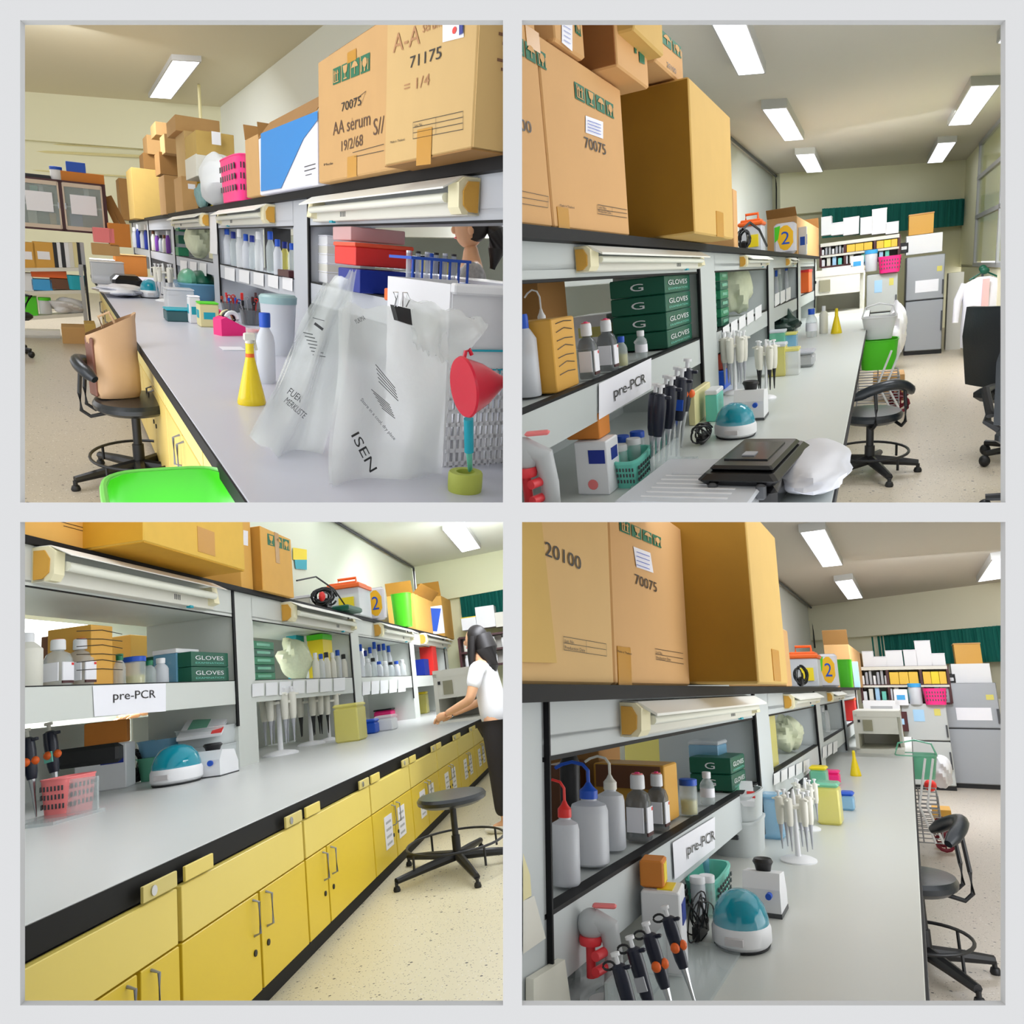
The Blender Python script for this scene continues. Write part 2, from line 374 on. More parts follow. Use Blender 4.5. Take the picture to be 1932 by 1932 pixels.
R = dict(
 TL=dict(s=-1, h=.6, zw=-.6, xf=.335, xp=1.3, zs=-.18, za=-.30, zh=.15, zb=.30, zt=.345, posts=[1.45, 4.78, 8.0, 11.4, 14.9, 18.4], fl=-1.4, ce=3.05, wx=3.49, bl=(-.52, 23.0), br=(3.49, 20.65), beam=2.03, y0=1.1, y1=14.2, xd=.42, band=.045, tw=.38),
 TR=dict(s=1, h=.6, zw=-.6, xf=-.1, xp=-.77, zs=-.255, za=-.37, zh=.055, zb=.145, zt=.175, posts=[1.0, 3.7, 6.2, 8.6, 11.0], fl=-1.4, ce=1.69, wx=-1.74, bl=(-1.74, 15.), br=(1.48, 18.), beam=1.0, y0=.7, y1=11.6, xd=.42, band=.03, tw=.42),
 BR=dict(s=1, h=.6, zw=-.6, xf=-.037, xp=-.6, zs=-.382, za=-.50, zh=-.118, zb=-.02, zt=.01, posts=[.87, 3.37, 5.72, 8.1, 10.4], fl=-1.4, ce=1.65, wx=-1.67, bl=(-1.67, 16.8), br=(1.62, 14.35), beam=.96, y0=.7, y1=11.0, xd=.42, band=.03, tw=.40),
 BL=dict(s=1, h=.5, zw=-.5, xf=-1.68, xp=-3.55, zs=.35, za=.12, zh=1.005, zb=1.28, zt=1.33, posts=[3.3, 7.46, 11.36, 15.3, 19.2], fl=-1.3, ce=3.54, wx=-4.6, bl=(-4.4, 21.2), br=(-1.81, 20.5), beam=2.45, y0=1.5, y1=19.4, xd=1.4, bd=.95, band=.09, tw=.45))
def poly(k, name, pts, m, th=.02, n=None):    # thin slab from four corners
    mb = MB(); mb.use(m); pts = [Vector(p) for p in pts]
    nn = (pts[1] - pts[0]).cross(pts[2] - pts[0]).normalized() * th
    mb.add(pts + [p + nn for p in pts], [(0, 1, 2, 3), (7, 6, 5, 4), (0, 1, 5, 4), (1, 2, 6, 5), (2, 3, 7, 6), (3, 0, 4, 7)])
    return structure(k, name, mb)
for k, r in R.items():
    fl, ce = r['fl'], r['ce']; s = r['s']; wm = mat('wall' + k, WALLC[k], .9, bump=(30, .05)); sm = mat('side' + k, SIDEC[k], .9, bump=(30, .05))
    terrazzo('floor' + k, FLOORC[k]); mat('ceil' + k, CEILC[k], .95)
    d = Vector((r['br'][0] - r['bl'][0], r['br'][1] - r['bl'][1], 0)); d.normalize(); nrm = Vector((d.y, -d.x, 0))    # towards the camera
    A = Vector((r['bl'][0], r['bl'][1], 0)) - d * (8 if k == 'TL' else .02); B = Vector((r['br'][0], r['br'][1], 0)) + d * (.4 if k == 'TL' else (1.0 if k != 'TR' else .02)); 
    far = max(A.y, B.y) + .5; xa, xb = ((-9, r['wx'] + 3) if k == 'TL' else (r['wx'] - 3, 5))
    poly(k, 'floor', [(xa, .9, fl), (xb, .9, fl), (xb, far, fl), (xa, far, fl)], 'floor' + k, -.05)
    poly(k, 'ceiling', [(xa, .9, ce), (xb, .9, ce), (xb, far, ce), (xa, far, ce)], 'ceil' + k, .05)
    z = Vector((0, 0, 1)); bz = r['beam']
    wl = poly(k, 'wall_back', [A + z * fl, B + z * fl, B + z * ce, A + z * ce], wm, -.1)
    mb = MB(); mb.use(wm); bmid = (A + B) / 2 + nrm * .12; L = (B - A).length
    mb.box((bmid.x, bmid.y, (bz + ce) / 2), (L, .24, ce - bz), rz=math.atan2(d.y, d.x)); bm_ = structure(k, 'trim_1', mb)
    # wall above the reagent racks and the pale far side seen through them
    yb = (r['bl'] if s > 0 else r['br'])[1]
    poly(k, 'wall_left' if s > 0 else 'wall_right', [(r['wx'], .9, r['zt'] - .1), (r['wx'], yb, r['zt'] - .1), (r['wx'], yb, ce), (r['wx'], .9, ce)], sm, (.1 if s < 0 else -.1))
    wf = r['wx'] - s * 2.2
    poly(k, 'wall_far', [(wf, .9, fl), (wf, far, fl), (wf, far, ce), (wf, .9, ce)], mat('farwall' + k, (214, 222, 214), .9), (.1 if s < 0 else -.1))
    # ---- worktop
    t = thing(k, 'worktop', {'TL': 'long pale grey laminate worktop with black edge, seen from its near end at the bags', 'TR': 'long pale grey worktop running back beside the black pipette rack', 'BL': 'long grey worktop with broad black edge above the yellow cabinets', 'BR': 'grey worktop with the teal domed centrifuge, running back to the shelves'}[k], 'worktop', (0, 0, r['zw']))
    xm = (r['xf'] + r['xp']) / 2; wd = abs(r['xf'] - r['xp'])
    ym, yl = (r['y0'] + r['y1']) / 2, r['y1'] - r['y0']
    mb = MB(); mb.use(mat('laminate' + k, dict(TL=(200, 202, 214), TR=(204, 210, 206), BL=(208, 210, 208), BR=(204, 206, 200))[k], .32, noise=(2, .015)))
    ex = r['xd'] + .1; mb.box((xm - s * ex / 2, ym, -.0125), (wd + ex - .006, yl, .025), ch=.002); part(t, 'top_slab', mb)
    mb = MB(); mb.use(mat('edge_black', (12, 13, 16), .6, spec=.25)); mb.box((r['xf'] - s * .004, ym, -.004 - r['band'] / 2), (.014, yl, r['band'])); part(t, 'black_edge', mb)
    if k == 'BL':
        mb = MB(); mb.use('edge_black'); mb.box((r['xf'] - s * .05, ym, -.06), (.06, yl, .10)); part(t, 'under_rail', mb)
    # ---- reagent rack above it
    t = thing(k, 'reagent_rack', {'TL': 'grey open reagent rack with black posts behind the hanging plastic bags', 'TR': 'grey reagent rack with black top board, carrying the 70075 carton', 'BL': 'grey reagent rack with black board top and pre-PCR sign, four bays long', 'BR': 'grey reagent rack with black top board and tilted pre-PCR sign near the wash bottles'}[k], 'rack', (r['xp'], 0, r['zw']))
    gp = mat('rackpaint' + k, dict(TL=(184, 188, 194), TR=(188, 194, 192), BL=(206, 210, 204), BR=(194, 200, 200))[k], .5); zw = r['zw']
    X = lambda off: -s * off                  # off = depth behind the face
    tw, dp = r['tw'], r['xd']; ps = r['posts']; pe = 12.6 if k == 'TL' else ps[-1]
    mb = MB(); mb.use('edge_black'); bd = r.get('bd', dp); mb.box((X(bd / 2 - .01), (r['y0'] + ps[-1] + tw) / 2, (r['zb'] + r['zt']) / 2 - zw), (bd + .06, ps[-1] + tw - r['y0'], r['zt'] - r['zb'])); part(t, 'top_board', mb)
    for i, y in enumerate(ps):
        n_ = y < 1.5 or (k == 'BL' and y < 4)
        y2 = y
        mb = MB(); mb.use(gp); yy0 = y - (0 if not n_ else .0); du = r.get('bd', dp); mb.box((X(du / 2), y + tw / 2 + .012, (r['zb'] - zw) / 2), (du, tw, r['zb'] - zw)); part(t, 'upright', mb)
        mb = MB(); mb.use('edge_black'); zlo = {'TL': .06, 'TR': .12, 'BR': .02, 'BL': .40}[k]
        mb.box((X(-.004), y + (tw + .01 if y < 1.1 else 0), (r['zb'] - zw + zlo) / 2), (.014, (.03 if k != 'BL' else .05) if y > 1.1 else .006, r['zb'] - zw - zlo)); part(t, 'post_strip', mb)
        if i < len(ps) - 1:
            ya, yb2 = y + tw, ps[i + 1]; yc, yw = (ya + yb2) / 2, yb2 - ya
            mb = MB(); mb.use(gp); mb.box((X(.01), yc, (r['zh'] + r['zb']) / 2 - zw), (.02, yw, r['zb'] - r['zh'])); part(t, 'header_panel', mb)
            mb = MB(); mb.use('edge_black'); mb.box((X(.008), yc, r['zh'] - zw - .004), (.02, yw, .008)); part(t, 'header_edge', mb)
            mb = MB(); mb.use(gp); mb.box((X(.012), yc, (r['za'] + r['zs']) / 2 - zw), (.024, yw, r['zs'] - r['za'])); part(t, 'shelf_front', mb)
            mb = MB(); mb.use(gp); mb.box((X(dp / 2), yc, r['zs'] - zw - .01), (dp - .05, yw, .018)); part(t, 'shelf_board', mb)
            mb = MB(); mb.use('edge_black'); mb.box((X(.014), yc, r['zs'] - zw + .002), (.03, yw, .008)); part(t, 'shelf_lip', mb)
            mb = MB(); mb.use(gp); mb.box((X(du * .5), yc, r['zh'] - zw + .03), (du, yw, .015)); part(t, 'rack_soffit', mb)
            mb = MB(); mb.use(gp); mb.box((X(dp), yc, (r['za'] + zw * 0) / 1 - zw - (r['za'] - zw) / 2), (.02, yw, (r['za'] - zw))); part(t, 'back_panel', mb)
# near end panel of the bottom right rack, its door panel and a second sheet
# ------------------------------------------------------------------ makers of single things
def V(*a): return Vector(a)
def on(k, px, py, z): P = pz(k, px, py, z); return P, mpp(k, P)
def at(k, px, x, z): P = V(x, yat(k, px, x, z), z); return P, mpp(k, P)
def bottle(k, P, h, w, kind, label, cap='white', body='clear', lab=None, group=None, cat='bottle', fill=None, yaw=0.):
    t = thing(k, {'wash': 'wash_bottle', 'media': 'media_bottle', 'jar': 'lidded_jar', 'schott': 'laboratory_bottle', 'cone': 'flask', 'round': 'bottle'}[kind], label, cat, P, yaw, group)
    b = MB(); b.use(body); c = MB(); c.use(cap); r = w / 2
    if kind == 'wash':
        b.lathe([(r * .9, 0), (r, .02 * h), (r, .52 * h), (r * .9, .58 * h), (r * .42, .62 * h), (r * .42, .66 * h)])
        c.lathe([(r * .48, .64 * h), (r * .48, .72 * h), (r * .25, .76 * h), (r * .12, .80 * h)])
        s = MB(); s.use(cap); s.tube([(0, 0, .78 * h), (0, 0, .92 * h), (-r * .3, 0, .98 * h), (-r * .9, 0, h), (-r * 1.5, 0, .97 * h), (-r * 1.9, 0, .93 * h)], r * .1, 6); part(t, 'spout', s)
    elif kind == 'media':
        b.sqlathe([(r * .95, 0), (r, .03 * h), (r, .58 * h), (r * .8, .70 * h), (r * .42, .76 * h), (r * .42, .82 * h)])
        c.lathe([(r * .62, .78 * h), (r * .64, .80 * h), (r * .62, .97 * h), (r * .56, h)], n=24)
        e = MB(); e.use('salmon'); e.lathe([(r * .5, h + .0005), (r * .48, h + .003)]); e.use('pink'); e.lathe([(r * .25, h + .003), (r * .2, h + .006)]); part(t, 'cap_mark', e)
    elif kind == 'jar':
        b.lathe([(r * .95, 0), (r, .02 * h), (r, .78 * h), (r * .9, .84 * h)]); c.lathe([(r * 1.04, .82 * h), (r * 1.05, .98 * h), (r * .98, h)])
    elif kind == 'schott':
        b.lathe([(r * .92, 0), (r, .03 * h), (r, .58 * h), (r * .85, .68 * h), (r * .5, .78 * h), (r * .5, .84 * h)]); c.lathe([(r * .58, .80 * h), (r * .6, .98 * h), (r * .55, h)])
    elif kind == 'cone':
        b.lathe([(r * .95, 0), (r, .03 * h), (r * .92, .12 * h), (r * .3, .72 * h), (r * .28, .9 * h), (r * .32, .92 * h)]); c.lathe([(r * .25, .9 * h), (r * .3, .93 * h), (r * .2, h)])
    else:
        b.lathe([(r * .95, 0), (r, .02 * h), (r, .7 * h), (r * .6, .8 * h), (r * .4, .84 * h)]); c.lathe([(r * .45, .82 * h), (r * .45, .97 * h), (r * .4, h)])
    part(t, 'body', b); part(t, 'cap', c)
    if fill: q = MB(); q.use(fill[0]); q.lathe([(r * .9, .02 * h), (r * .93, fill[1] * h)], n=16); part(t, 'contents', q)
    if lab:
        q = MB(); q.use(lab)
        if kind == 'media': q.box((r * .98, 0, .32 * h), (r * .12, r * 1.5, .38 * h)); q.box((0, -r * .98, .32 * h), (r * 1.5, r * .12, .38 * h))
        else: q.lathe([(r * 1.015, .22 * h), (r * 1.015, .5 * h)], n=20, cap=False)
        part(t, 'paper_label', q)
        if kind == 'media':
            q = MB(); q.use('maroon'); q.box((r * .985, 0, .10 * h), (r * .12, r * 1.5, .05 * h)); q.use('red'); q.box((r * 1.06, r * .55, .47 * h), (r * .02, r * .3, .05 * h)); part(t, 'label_marks', q, kind='stuff')
    return t
def stool(k, P, seat_h, seat_r, ring_r, ring_h, base_r, label, back=None, yaw=0, sy=1.3, round_seat=True, leg0=.3):
    t = thing(k, 'lab_stool', label, 'stool', P, yaw)
    b = MB(); b.use('vinyl')
    if round_seat: b.lathe([(seat_r * .8, seat_h - .07), (seat_r * .98, seat_h - .045), (seat_r, seat_h - .02), (seat_r * .94, seat_h), (seat_r * .6, seat_h + .008), (.01, seat_h + .01)], n=32, sy=sy)
    part(t, 'seat', b)
    c = MB(); c.use('rubber'); c.lathe([(.032, .09), (.032, seat_h * .45), (.024, seat_h * .45), (.024, seat_h - .06), (.07, seat_h - .06), (.07, seat_h - .05)], n=16); part(t, 'column', c)
    r = MB(); r.use('rubber'); r.tube([(ring_r * math.cos(a * PI / 16), ring_r * sy * math.sin(a * PI / 16), ring_h) for a in range(32)], .009, 8, closed=True); rg = part(t, 'foot_ring', r)
    q = MB(); q.use('rubber')
    for i in range(4):
        a = PI / 4 + i * PI / 2; x, y = math.cos(a), math.sin(a) * sy
        q.tube([(ring_r * x, ring_r * y, ring_h), (ring_r * x, ring_r * y, .075)], .009, 6)
    part(t, 'ring_strut', q, kind='stuff')
    for i in range(5):
        a = leg0 + i * 2 * PI / 5; x, y = math.cos(a), math.sin(a) * sy
        l = MB(); l.use('rubber'); l.tube([(0, 0, .10), (base_r * .5 * x, base_r * .5 * y, .085), (base_r * x, base_r * y, .065)], [.036, .03, .022], 8); lg = part(t, 'leg', l)
        w = MB(); w.use('rubber'); w.lathe([(.022, 0), (.026, .01), (.02, .03), (.012, .034), (.012, .06)], (base_r * x, base_r * y, 0), 12); part(lg, 'foot_glide', w)
    if back:
        dx, dy, bh = back; d = V(dx, dy, 0).normalized(); n = V(-d.y, d.x, 0)
        for sg in (-1, 1):
            m = MB(); m.use('rubber')
            q_ = n * sg * .10
            m.tube([tuple(d * seat_r * .5 + q_ + V(0, 0, seat_h - .06)), tuple(d * seat_r * 1.0 + q_ + V(0, 0, seat_h - .085)), tuple(d * (seat_r * 1.2) + q_ + V(0, 0, seat_h - .05)), tuple(d * (seat_r * 1.25 - .01) + q_ + V(0, 0, seat_h + .05)), tuple(d * (seat_r * 1.25 - .028) + q_ + V(0, 0, seat_h + bh - .02))], .011, 8)
            part(t, 'back_bracket', m)
        m = MB(); m.use('vinyl'); pts = []
        for j in range(13):
            u = (j - 6) / 6; q = d * (seat_r * 1.25 - .09 * u * u * 1.2) + n * u * .2; pts.append(tuple(q + V(0, 0, seat_h + bh - .04 * u * u * 2)))
        m.tube(pts, [.02] + [.034] * 11 + [.02], 10); part(t, 'back_rest', m)
    return t
def tubelamp(k, y0, y1, label, zt=None, zb=None, scale=1.):
    r = R[k]; s = r['s']; zt = zt or r['zb'] - .005; zb = zb or r['zh'] + .01; h = zt - zb; P = V(r['xp'], y0, zb)
    t = thing(k, 'strip_lamp', label, 'lamp', P, group=None); L = y1 - y0; d = h * 1.0 * scale; X = lambda o: s * o
    m = MB(); m.use('offwhite'); m.box((X(d * .18), L / 2, h * .3), (d * .34, L, h * .56), ch=.004); part(t, 'housing', m)
    m = MB(); m.use(mat('lampwhite', (240, 240, 232), .4)); e = .006
    m.prism([(X(.0), h), (X(d * .45), h * .98), (X(d * 1.0), h * .66), (X(d * 1.0), h * .66 - e), (X(d * .45), h * .98 - e * 1.5), (X(0), h - e * 1.5)], 'y', 0.02, L * .98); part(t, 'reflector', m)
    m = MB(); m.use(mat('lampcream', (236, 228, 190), .5))
    m.prism([(X(0), h * .96), (X(d * .45), h * .94), (X(d * .62), h * .8), (X(d * .6), h * .2), (X(d * .5), h * .04), (X(0), h * .04)], 'y', L * .0, L * .045); part(t, 'end_cap', m); m = MB(); m.use('lampcream')
    m.prism([(X(0), h * .8), (X(d * .5), h * .8), (X(d * .6), h * .2), (X(0), h * .04)], 'y', L * .955, L); part(t, 'end_cap', m)
    m = MB(); m.use('ocre'); m.prism([(X(d * .06), h * .86), (X(d * .36), h * .84), (X(d * .5), h * .6), (X(d * .48), h * .25), (X(d * .3), h * .1), (X(d * .06), h * .1)], 'y', -L * .004, 0.001); part(t, 'cap_face', m)
    m = MB(); m.use('tube'); m.tube([(X(d * .62), L * .05, h * .45), (X(d * .62), L * .95, h * .45)], h * .13, 12); part(t, 'lamp_tube', m)
    m = MB(); m.use('teal'); m.box((X(d * .3), L * .82, -.0), (h * .15, L * .025, h * .08)); part(t, 'switch', m)
    m = MB(); m.use('darkgrey')
    for i in range(4): m.box((X(d * .352), L * (.70 + i * .012), h * .25), (.002, L * .005, h * .18))
    part(t, 'vent_slots', m, kind='stuff')
    return t
def ceillight(k, P0, P1, P2, label, h=.09, group=None):       # two near corners and the far end direction, on the lower face
    t = thing(k, 'ceiling_light', label, 'light', (P0 + P1) / 2, group=group); u = P1 - P0; v = P2 - P0; o = -(u / 2)
    m = MB(); m.use(mat('lightbody', (190, 190, 186), .5))
    def frame(z0, z1, g):
        a = o - u * g - v * g * .3; b = o + u * (1 + g) - v * g * .3; c = b + v * (1 + .6 * g); d = a + v * (1 + .6 * g)
        return [V(p.x, p.y, z0) for p in (a, b, c, d)] + [V(p.x, p.y, z1) for p in (a, b, c, d)]
    m.add(frame(.004, h, .06), [(3, 2, 1, 0), (4, 5, 6, 7), (0, 1, 5, 4), (1, 2, 6, 5), (2, 3, 7, 6), (3, 0, 4, 7)]); part(t, 'housing', m)
    m = MB(); m.use('diffuser'); m.add(frame(0, .0045, -.0), [(3, 2, 1, 0), (4, 5, 6, 7), (0, 1, 5, 4), (1, 2, 6, 5), (2, 3, 7, 6), (3, 0, 4, 7)]); part(t, 'diffuser', m)
    return t
def clightpx(k, p0, p1, p2, label, drop=.09, group=None):
    z = R[k]['ce'] - drop; A, B, D = (pz(k, *q, z) for q in (p0, p1, p2))
    return ceillight(k, A, B, D, label, drop, group)
def centrifuge(k, P, w, h, label, yaw=0, sy=1.25):
    t = thing(k, 'mini_centrifuge', label, 'centrifuge', P, yaw); r = w / 2
    m = MB(); m.use(mat('rubberfoot', (40, 42, 44), .6)); m.lathe([(r * .9, 0), (r * .95, .05 * h)], n=28, sy=sy); part(t, 'foot', m)
    m = MB(); m.use('white'); m.lathe([(r * .9, .05 * h), (r, .12 * h), (r, .34 * h), (r * .94, .42 * h), (r * .5, .44 * h)], n=32, sy=sy); part(t, 'base', m)
    m = MB(); m.use('clearteal'); m.lathe([(r * .94, .42 * h), (r * .93, .52 * h), (r * .82, .72 * h), (r * .6, .89 * h), (r * .3, .98 * h), (.001, h)], n=32, sy=sy, cap=False); part(t, 'dome_lid', m)
    m = MB(); m.use('black'); m.lathe([(r * .45, .44 * h), (r * .5, .62 * h), (r * .3, .8 * h), (r * .1, .82 * h)], n=16); part(t, 'rotor', m)
    m = MB(); m.use(mat('softgrey', (200, 196, 196), .6)); m.box((0, -r * sy * .985, .24 * h), (r * .6, .02, .12 * h)); part(t, 'plate', m)
    return t
def vortex(k, P, w, h, label, yaw=0):
    t = thing(k, 'vortex_mixer', label, 'mixer', P, yaw); m = MB(); m.use('white')
    m.prism([(-w * .5, 0), (w * .5, 0), (w * .5, h * .35), (w * .3, h * .72), (-w * .35, h * .78), (-w * .5, h * .5)], 'x', -w * .42, w * .42); part(t, 'body', m)
    m = MB(); m.use('black'); m.lathe([(w * .16, h * .72), (w * .2, h * .86), (w * .24, h * .92), (w * .2, h * .98), (w * .05, h * .93)], (0, 0, 0), 16); part(t, 'cup_head', m)
    m = MB(); m.use('blue'); m.tube([(w * .2, -w * .5 - .01, h * .42), (w * .2, -w * .5 - .03, h * .42)], w * .07, 12); part(t, 'knob', m)
    m = MB(); m.use('darkgrey'); m.box((0, 0, .006), (w * .86, w * 1.02, .012)); m.box((-w * .15, -w * .49, h * .3), (w * .08, w * .03, h * .12)); part(t, 'switch', m)
    return t
def pipette(k, P, h, label, m1='offwhite', m2='white', tip='silver', btn=None, group=None, yaw=0, tilt=None, labelm=None):
    t = thing(k, 'pipette', label, 'pipette', P, yaw, group, tilt)
    m = MB(); m.use(m1); m.lathe([(.05 * h, .42 * h), (.065 * h, .5 * h), (.075 * h, .75 * h), (.07 * h, .88 * h), (.04 * h, .9 * h)], n=10); m.box((.04 * h, 0, .86 * h), (.16 * h, .05 * h, .035 * h), ch=.002); part(t, 'handle', m)
    m = MB(); m.use(m2); m.lathe([(.022 * h, .9 * h), (.022 * h, .97 * h), (.045 * h, .97 * h), (.045 * h, h)], n=10); part(t, 'plunger', m)
    m = MB(); m.use(tip); m.lathe([(.008 * h, 0), (.016 * h, .1 * h), (.022 * h, .25 * h), (.04 * h, .42 * h)], n=8); part(t, 'shaft', m)
    if btn: m = MB(); m.use(btn); m.ball((0, -.07 * h, .62 * h), .05 * h, 10, 6); m.ball((.06 * h, 0, .62 * h), .05 * h, 10, 6); part(t, 'coloured_button', m)
    if labelm: m = MB(); m.use(labelm); m.box((0, -.07 * h, .6 * h), (.1 * h, .02 * h, .12 * h)); part(t, 'sticker', m)
    return t
def carousel(k, P, h, w, label, plabel, n=6, mats=('offwhite', 'white', 'silver')):
    t = thing(k, 'pipette_stand', label, 'stand', P); r = w / 2
    m = MB(); m.use('white'); m.lathe([(r, 0), (r, .02 * h), (r * .8, .045 * h), (r * .2, .07 * h)], n=28, sy=1.2); part(t, 'base', m)
    m = MB(); m.use('white'); m.lathe([(r * .16, .05 * h), (r * .12, .9 * h), (r * .05, h)], n=14); part(t, 'column', m)
    m = MB(); m.use('offwhite'); m.lathe([(r * .75, .74 * h), (r * .75, .78 * h)], n=24); part(t, 'ring_holder', m)
    for i in range(n):
        a = 2 * PI * i / n + .3
        pipette(k, P + V(math.cos(a) * r * .82, math.sin(a) * r * .82, .16 * h), h * .82, plabel, *mats, group=plabel, yaw=a)
    return t
def pebble(k, name, P, d, m, label, cat, seed=1, amp=.12, group=None, yaw=0):    # crumpled soft bundle
    b = MB(); b.use(m); b.ball((0, 0, d[2] / 2), (d[0] / 2, d[1] / 2, d[2] / 2), 28, 16); rs = random.Random(seed)
    ks = [(rs.uniform(2, 9), rs.uniform(2, 9), rs.uniform(2, 9), rs.uniform(0, 6)) for _ in range(7)]
    def f(p):
        x, y, z = p[0] / d[0] * 2, p[1] / d[1] * 2, p[2] / d[2] * 2
        q = sum(math.sin(a * x + b_ * y + c * z + e) for a, b_, c, e in ks) / 7 * amp * 3
        q = 1 + q - .35 * abs(math.sin(3 * x + 2 * z)) * amp
        return (p[0] * q, p[1] * q, max(0, d[2] / 2 + (p[2] - d[2] / 2) * q))
    b.v = [f(p) for p in b.v]
    return put(k, name, b, None, P, yaw, label, cat, group)
def papersheet(k, t, P, X, s, pts, m='paper', name='paper_sheet', th=.002):   # 4 picture corners on plane X
    q = [px_(k, a, b, X + th * s) - P for a, b in pts]; mb = MB(); mb.use(m); mb.add(q, [(0, 1, 2, 3)]); return part(t, name, mb)
def crate(k, P, w, d, h, m, label, cat='basket', name='plastic_basket', yaw=0, holes=True, taper=.86, handle=False, group=None):
    t = thing(k, name, label, cat, P, yaw, group); b = MB(); b.use(m); b.basket(w, d, h, .006, taper, rim=.03); part(t, 'tub', b)
    if holes:
        q = MB(); q.use('darkgrey'); n = 7
        for i in range(n):
            f = (i + .5) / n - .5
            for z in (.3, .55, .78):
                sc = taper + (1 - taper) * z
                q.box((f * w * .8, -d / 2 * sc - .001, h * z), (w * .05, .004, h * .13)); q.box((w / 2 * sc + .001, f * d * .8, h * z), (.004, d * .05, h * .13)); q.box((-w / 2 * sc - .001, f * d * .8, h * z), (.004, d * .05, h * .13))
        part(t, 'slots', q, kind='stuff')
    if handle: q = MB(); q.use(m); q.tube([(-w / 2, 0, h), (-w * .4, 0, h * 1.5), (0, 0, h * 1.65), (w * .4, 0, h * 1.5), (w / 2, 0, h)], .008, 8); part(t, 'handle', q)
    return t
def bybox(k, px0, py1, px1, py0, y, d, label, m, name='box', cat='box', group=None, rx=None, **kw):
    """box seen as the picture rectangle px0..px1, py0(top)..py1(bottom) with its near face in the plane y"""
    A = py_(k, (px0 + px1) / 2, py1, y); B = py_(k, (px0 + px1) / 2, py0, y); w = (px1 - px0) * mpp(k, A)
    return plainbox(k, V(A.x, y + d / 2, A.z), (w, d, B.z - A.z), label, m, name, cat, group=group, **kw)

def shelfbox(k, px0, px1, pyt, depth, label, m, name='box', cat='box', inset=.03, z=None, n=1, i=0, lid=None, group=None, mark=None, X=None):
    """box whose rack-side face spans picture columns px0..px1, top edge seen at pyt above px0"""
    r = R[k]; s = r['s']; X = (r['xp'] - s * inset) if X is None else X; z = r['zs'] + .006 if z is None else z
    ya, yb = sorted((yat(k, px0, X, z), yat(k, px1, X, z))); zt = px_(k, px0, pyt, X).z; h = (zt - z) / n
    P = V(X - s * depth / 2, (ya + yb) / 2, z + h * i); d = (depth, yb - ya, h * (.97 if n > 1 else 1))
    return plainbox(k, P, d, label, m, name, cat, group=group, lid=lid, mark=mark), P, d
def sfloat(k, px, wpx, hpx, X=None, z=None, inset=.02):     # base point and size for a round thing standing near the shelf front
    r = R[k]; s = r['s']; z = r['zs'] + .006 if z is None else z; X = r['xp'] - s * inset if X is None else X
    P = V(X, yat(k, px, X, z), z); m = mpp(k, P); P.x -= s * wpx * m / 2; P.y = yat(k, px, P.x, z); return P, hpx * m, wpx * m
ORD = ['first', 'second', 'third', 'fourth', 'fifth', 'sixth', 'seventh', 'eighth', 'ninth', 'tenth', 'eleventh', 'twelfth']

def cablebundle(k, P, d, label, seed=1, col='black', extra=None):
    t = thing(k, 'cable_bundle', label, 'cable', P); rs = random.Random(seed)
    for i in range(7):
        a0, tl, rr = rs.uniform(0, 6.3), rs.uniform(-.5, .5), rs.uniform(.55, 1); cx_, cy_ = rs.uniform(-.15, .15) * d[0], rs.uniform(-.15, .15) * d[1]
        pts = []
        for j in range(22):
            th = a0 + j / 21 * 2 * PI * (.8 + .4 * (i % 2)); x = cx_ + math.cos(th) * d[0] / 2 * rr * .85; z = d[2] * .5 + math.sin(th) * d[2] * .42 * rr
            pts.append((x, cy_ + tl * x + math.sin(th * 1.5 + i) * d[1] * .12, max(.006, z)))
        b = MB(); b.use(col); b.tube(pts, min(d[0], d[2]) * .045, 6); part(t, 'cable', b)
    b = MB(); b.use(col); b.box((0, 0, d[2] * .22), (d[0] * .45, d[1] * .35, d[2] * .4), ch=.012); part(t, 'plug_block', b)
    return t
def toolcluster(k, P, d, label, cols, seed=1):
    t = thing(k, 'tool_holder', label, 'tools', P); rs = random.Random(seed); b = MB(); b.use('glassdark'); b.basket(d[0] * .9, d[1] * .8, d[2] * .42, .005, .85, rim=.03); part(t, 'holder', b)
    for i in range(11):
        x, y = rs.uniform(-.34, .34) * d[0], rs.uniform(-.28, .28) * d[1]; h = d[2] * rs.uniform(.6, .98); lx = x * rs.uniform(1.0, 1.5); c = cols[i % len(cols)]; q = MB(); q.use(c); r_ = d[0] * .035
        q.tube([(x * .8, y, .01), (lx, y, h * .8)], r_ * .8, 6)
        if i % 3 == 0: q.tube([(lx + r_ * 2.4 * math.cos(a * PI / 5), y, h * .88 + r_ * 2.4 * math.sin(a * PI / 5)) for a in range(10)], r_ * .8, 5, closed=True)
        elif i % 3 == 1: q.tube([(lx, y, h * .78), (lx * 1.05, y, h)], r_ * 1.5, 8)
        else: q.box((lx, y, h * .86), (r_ * 3.5, r_ * 2.5, h * .22), ch=r_ * .5)
        part(t, 'tool', q)
    return t
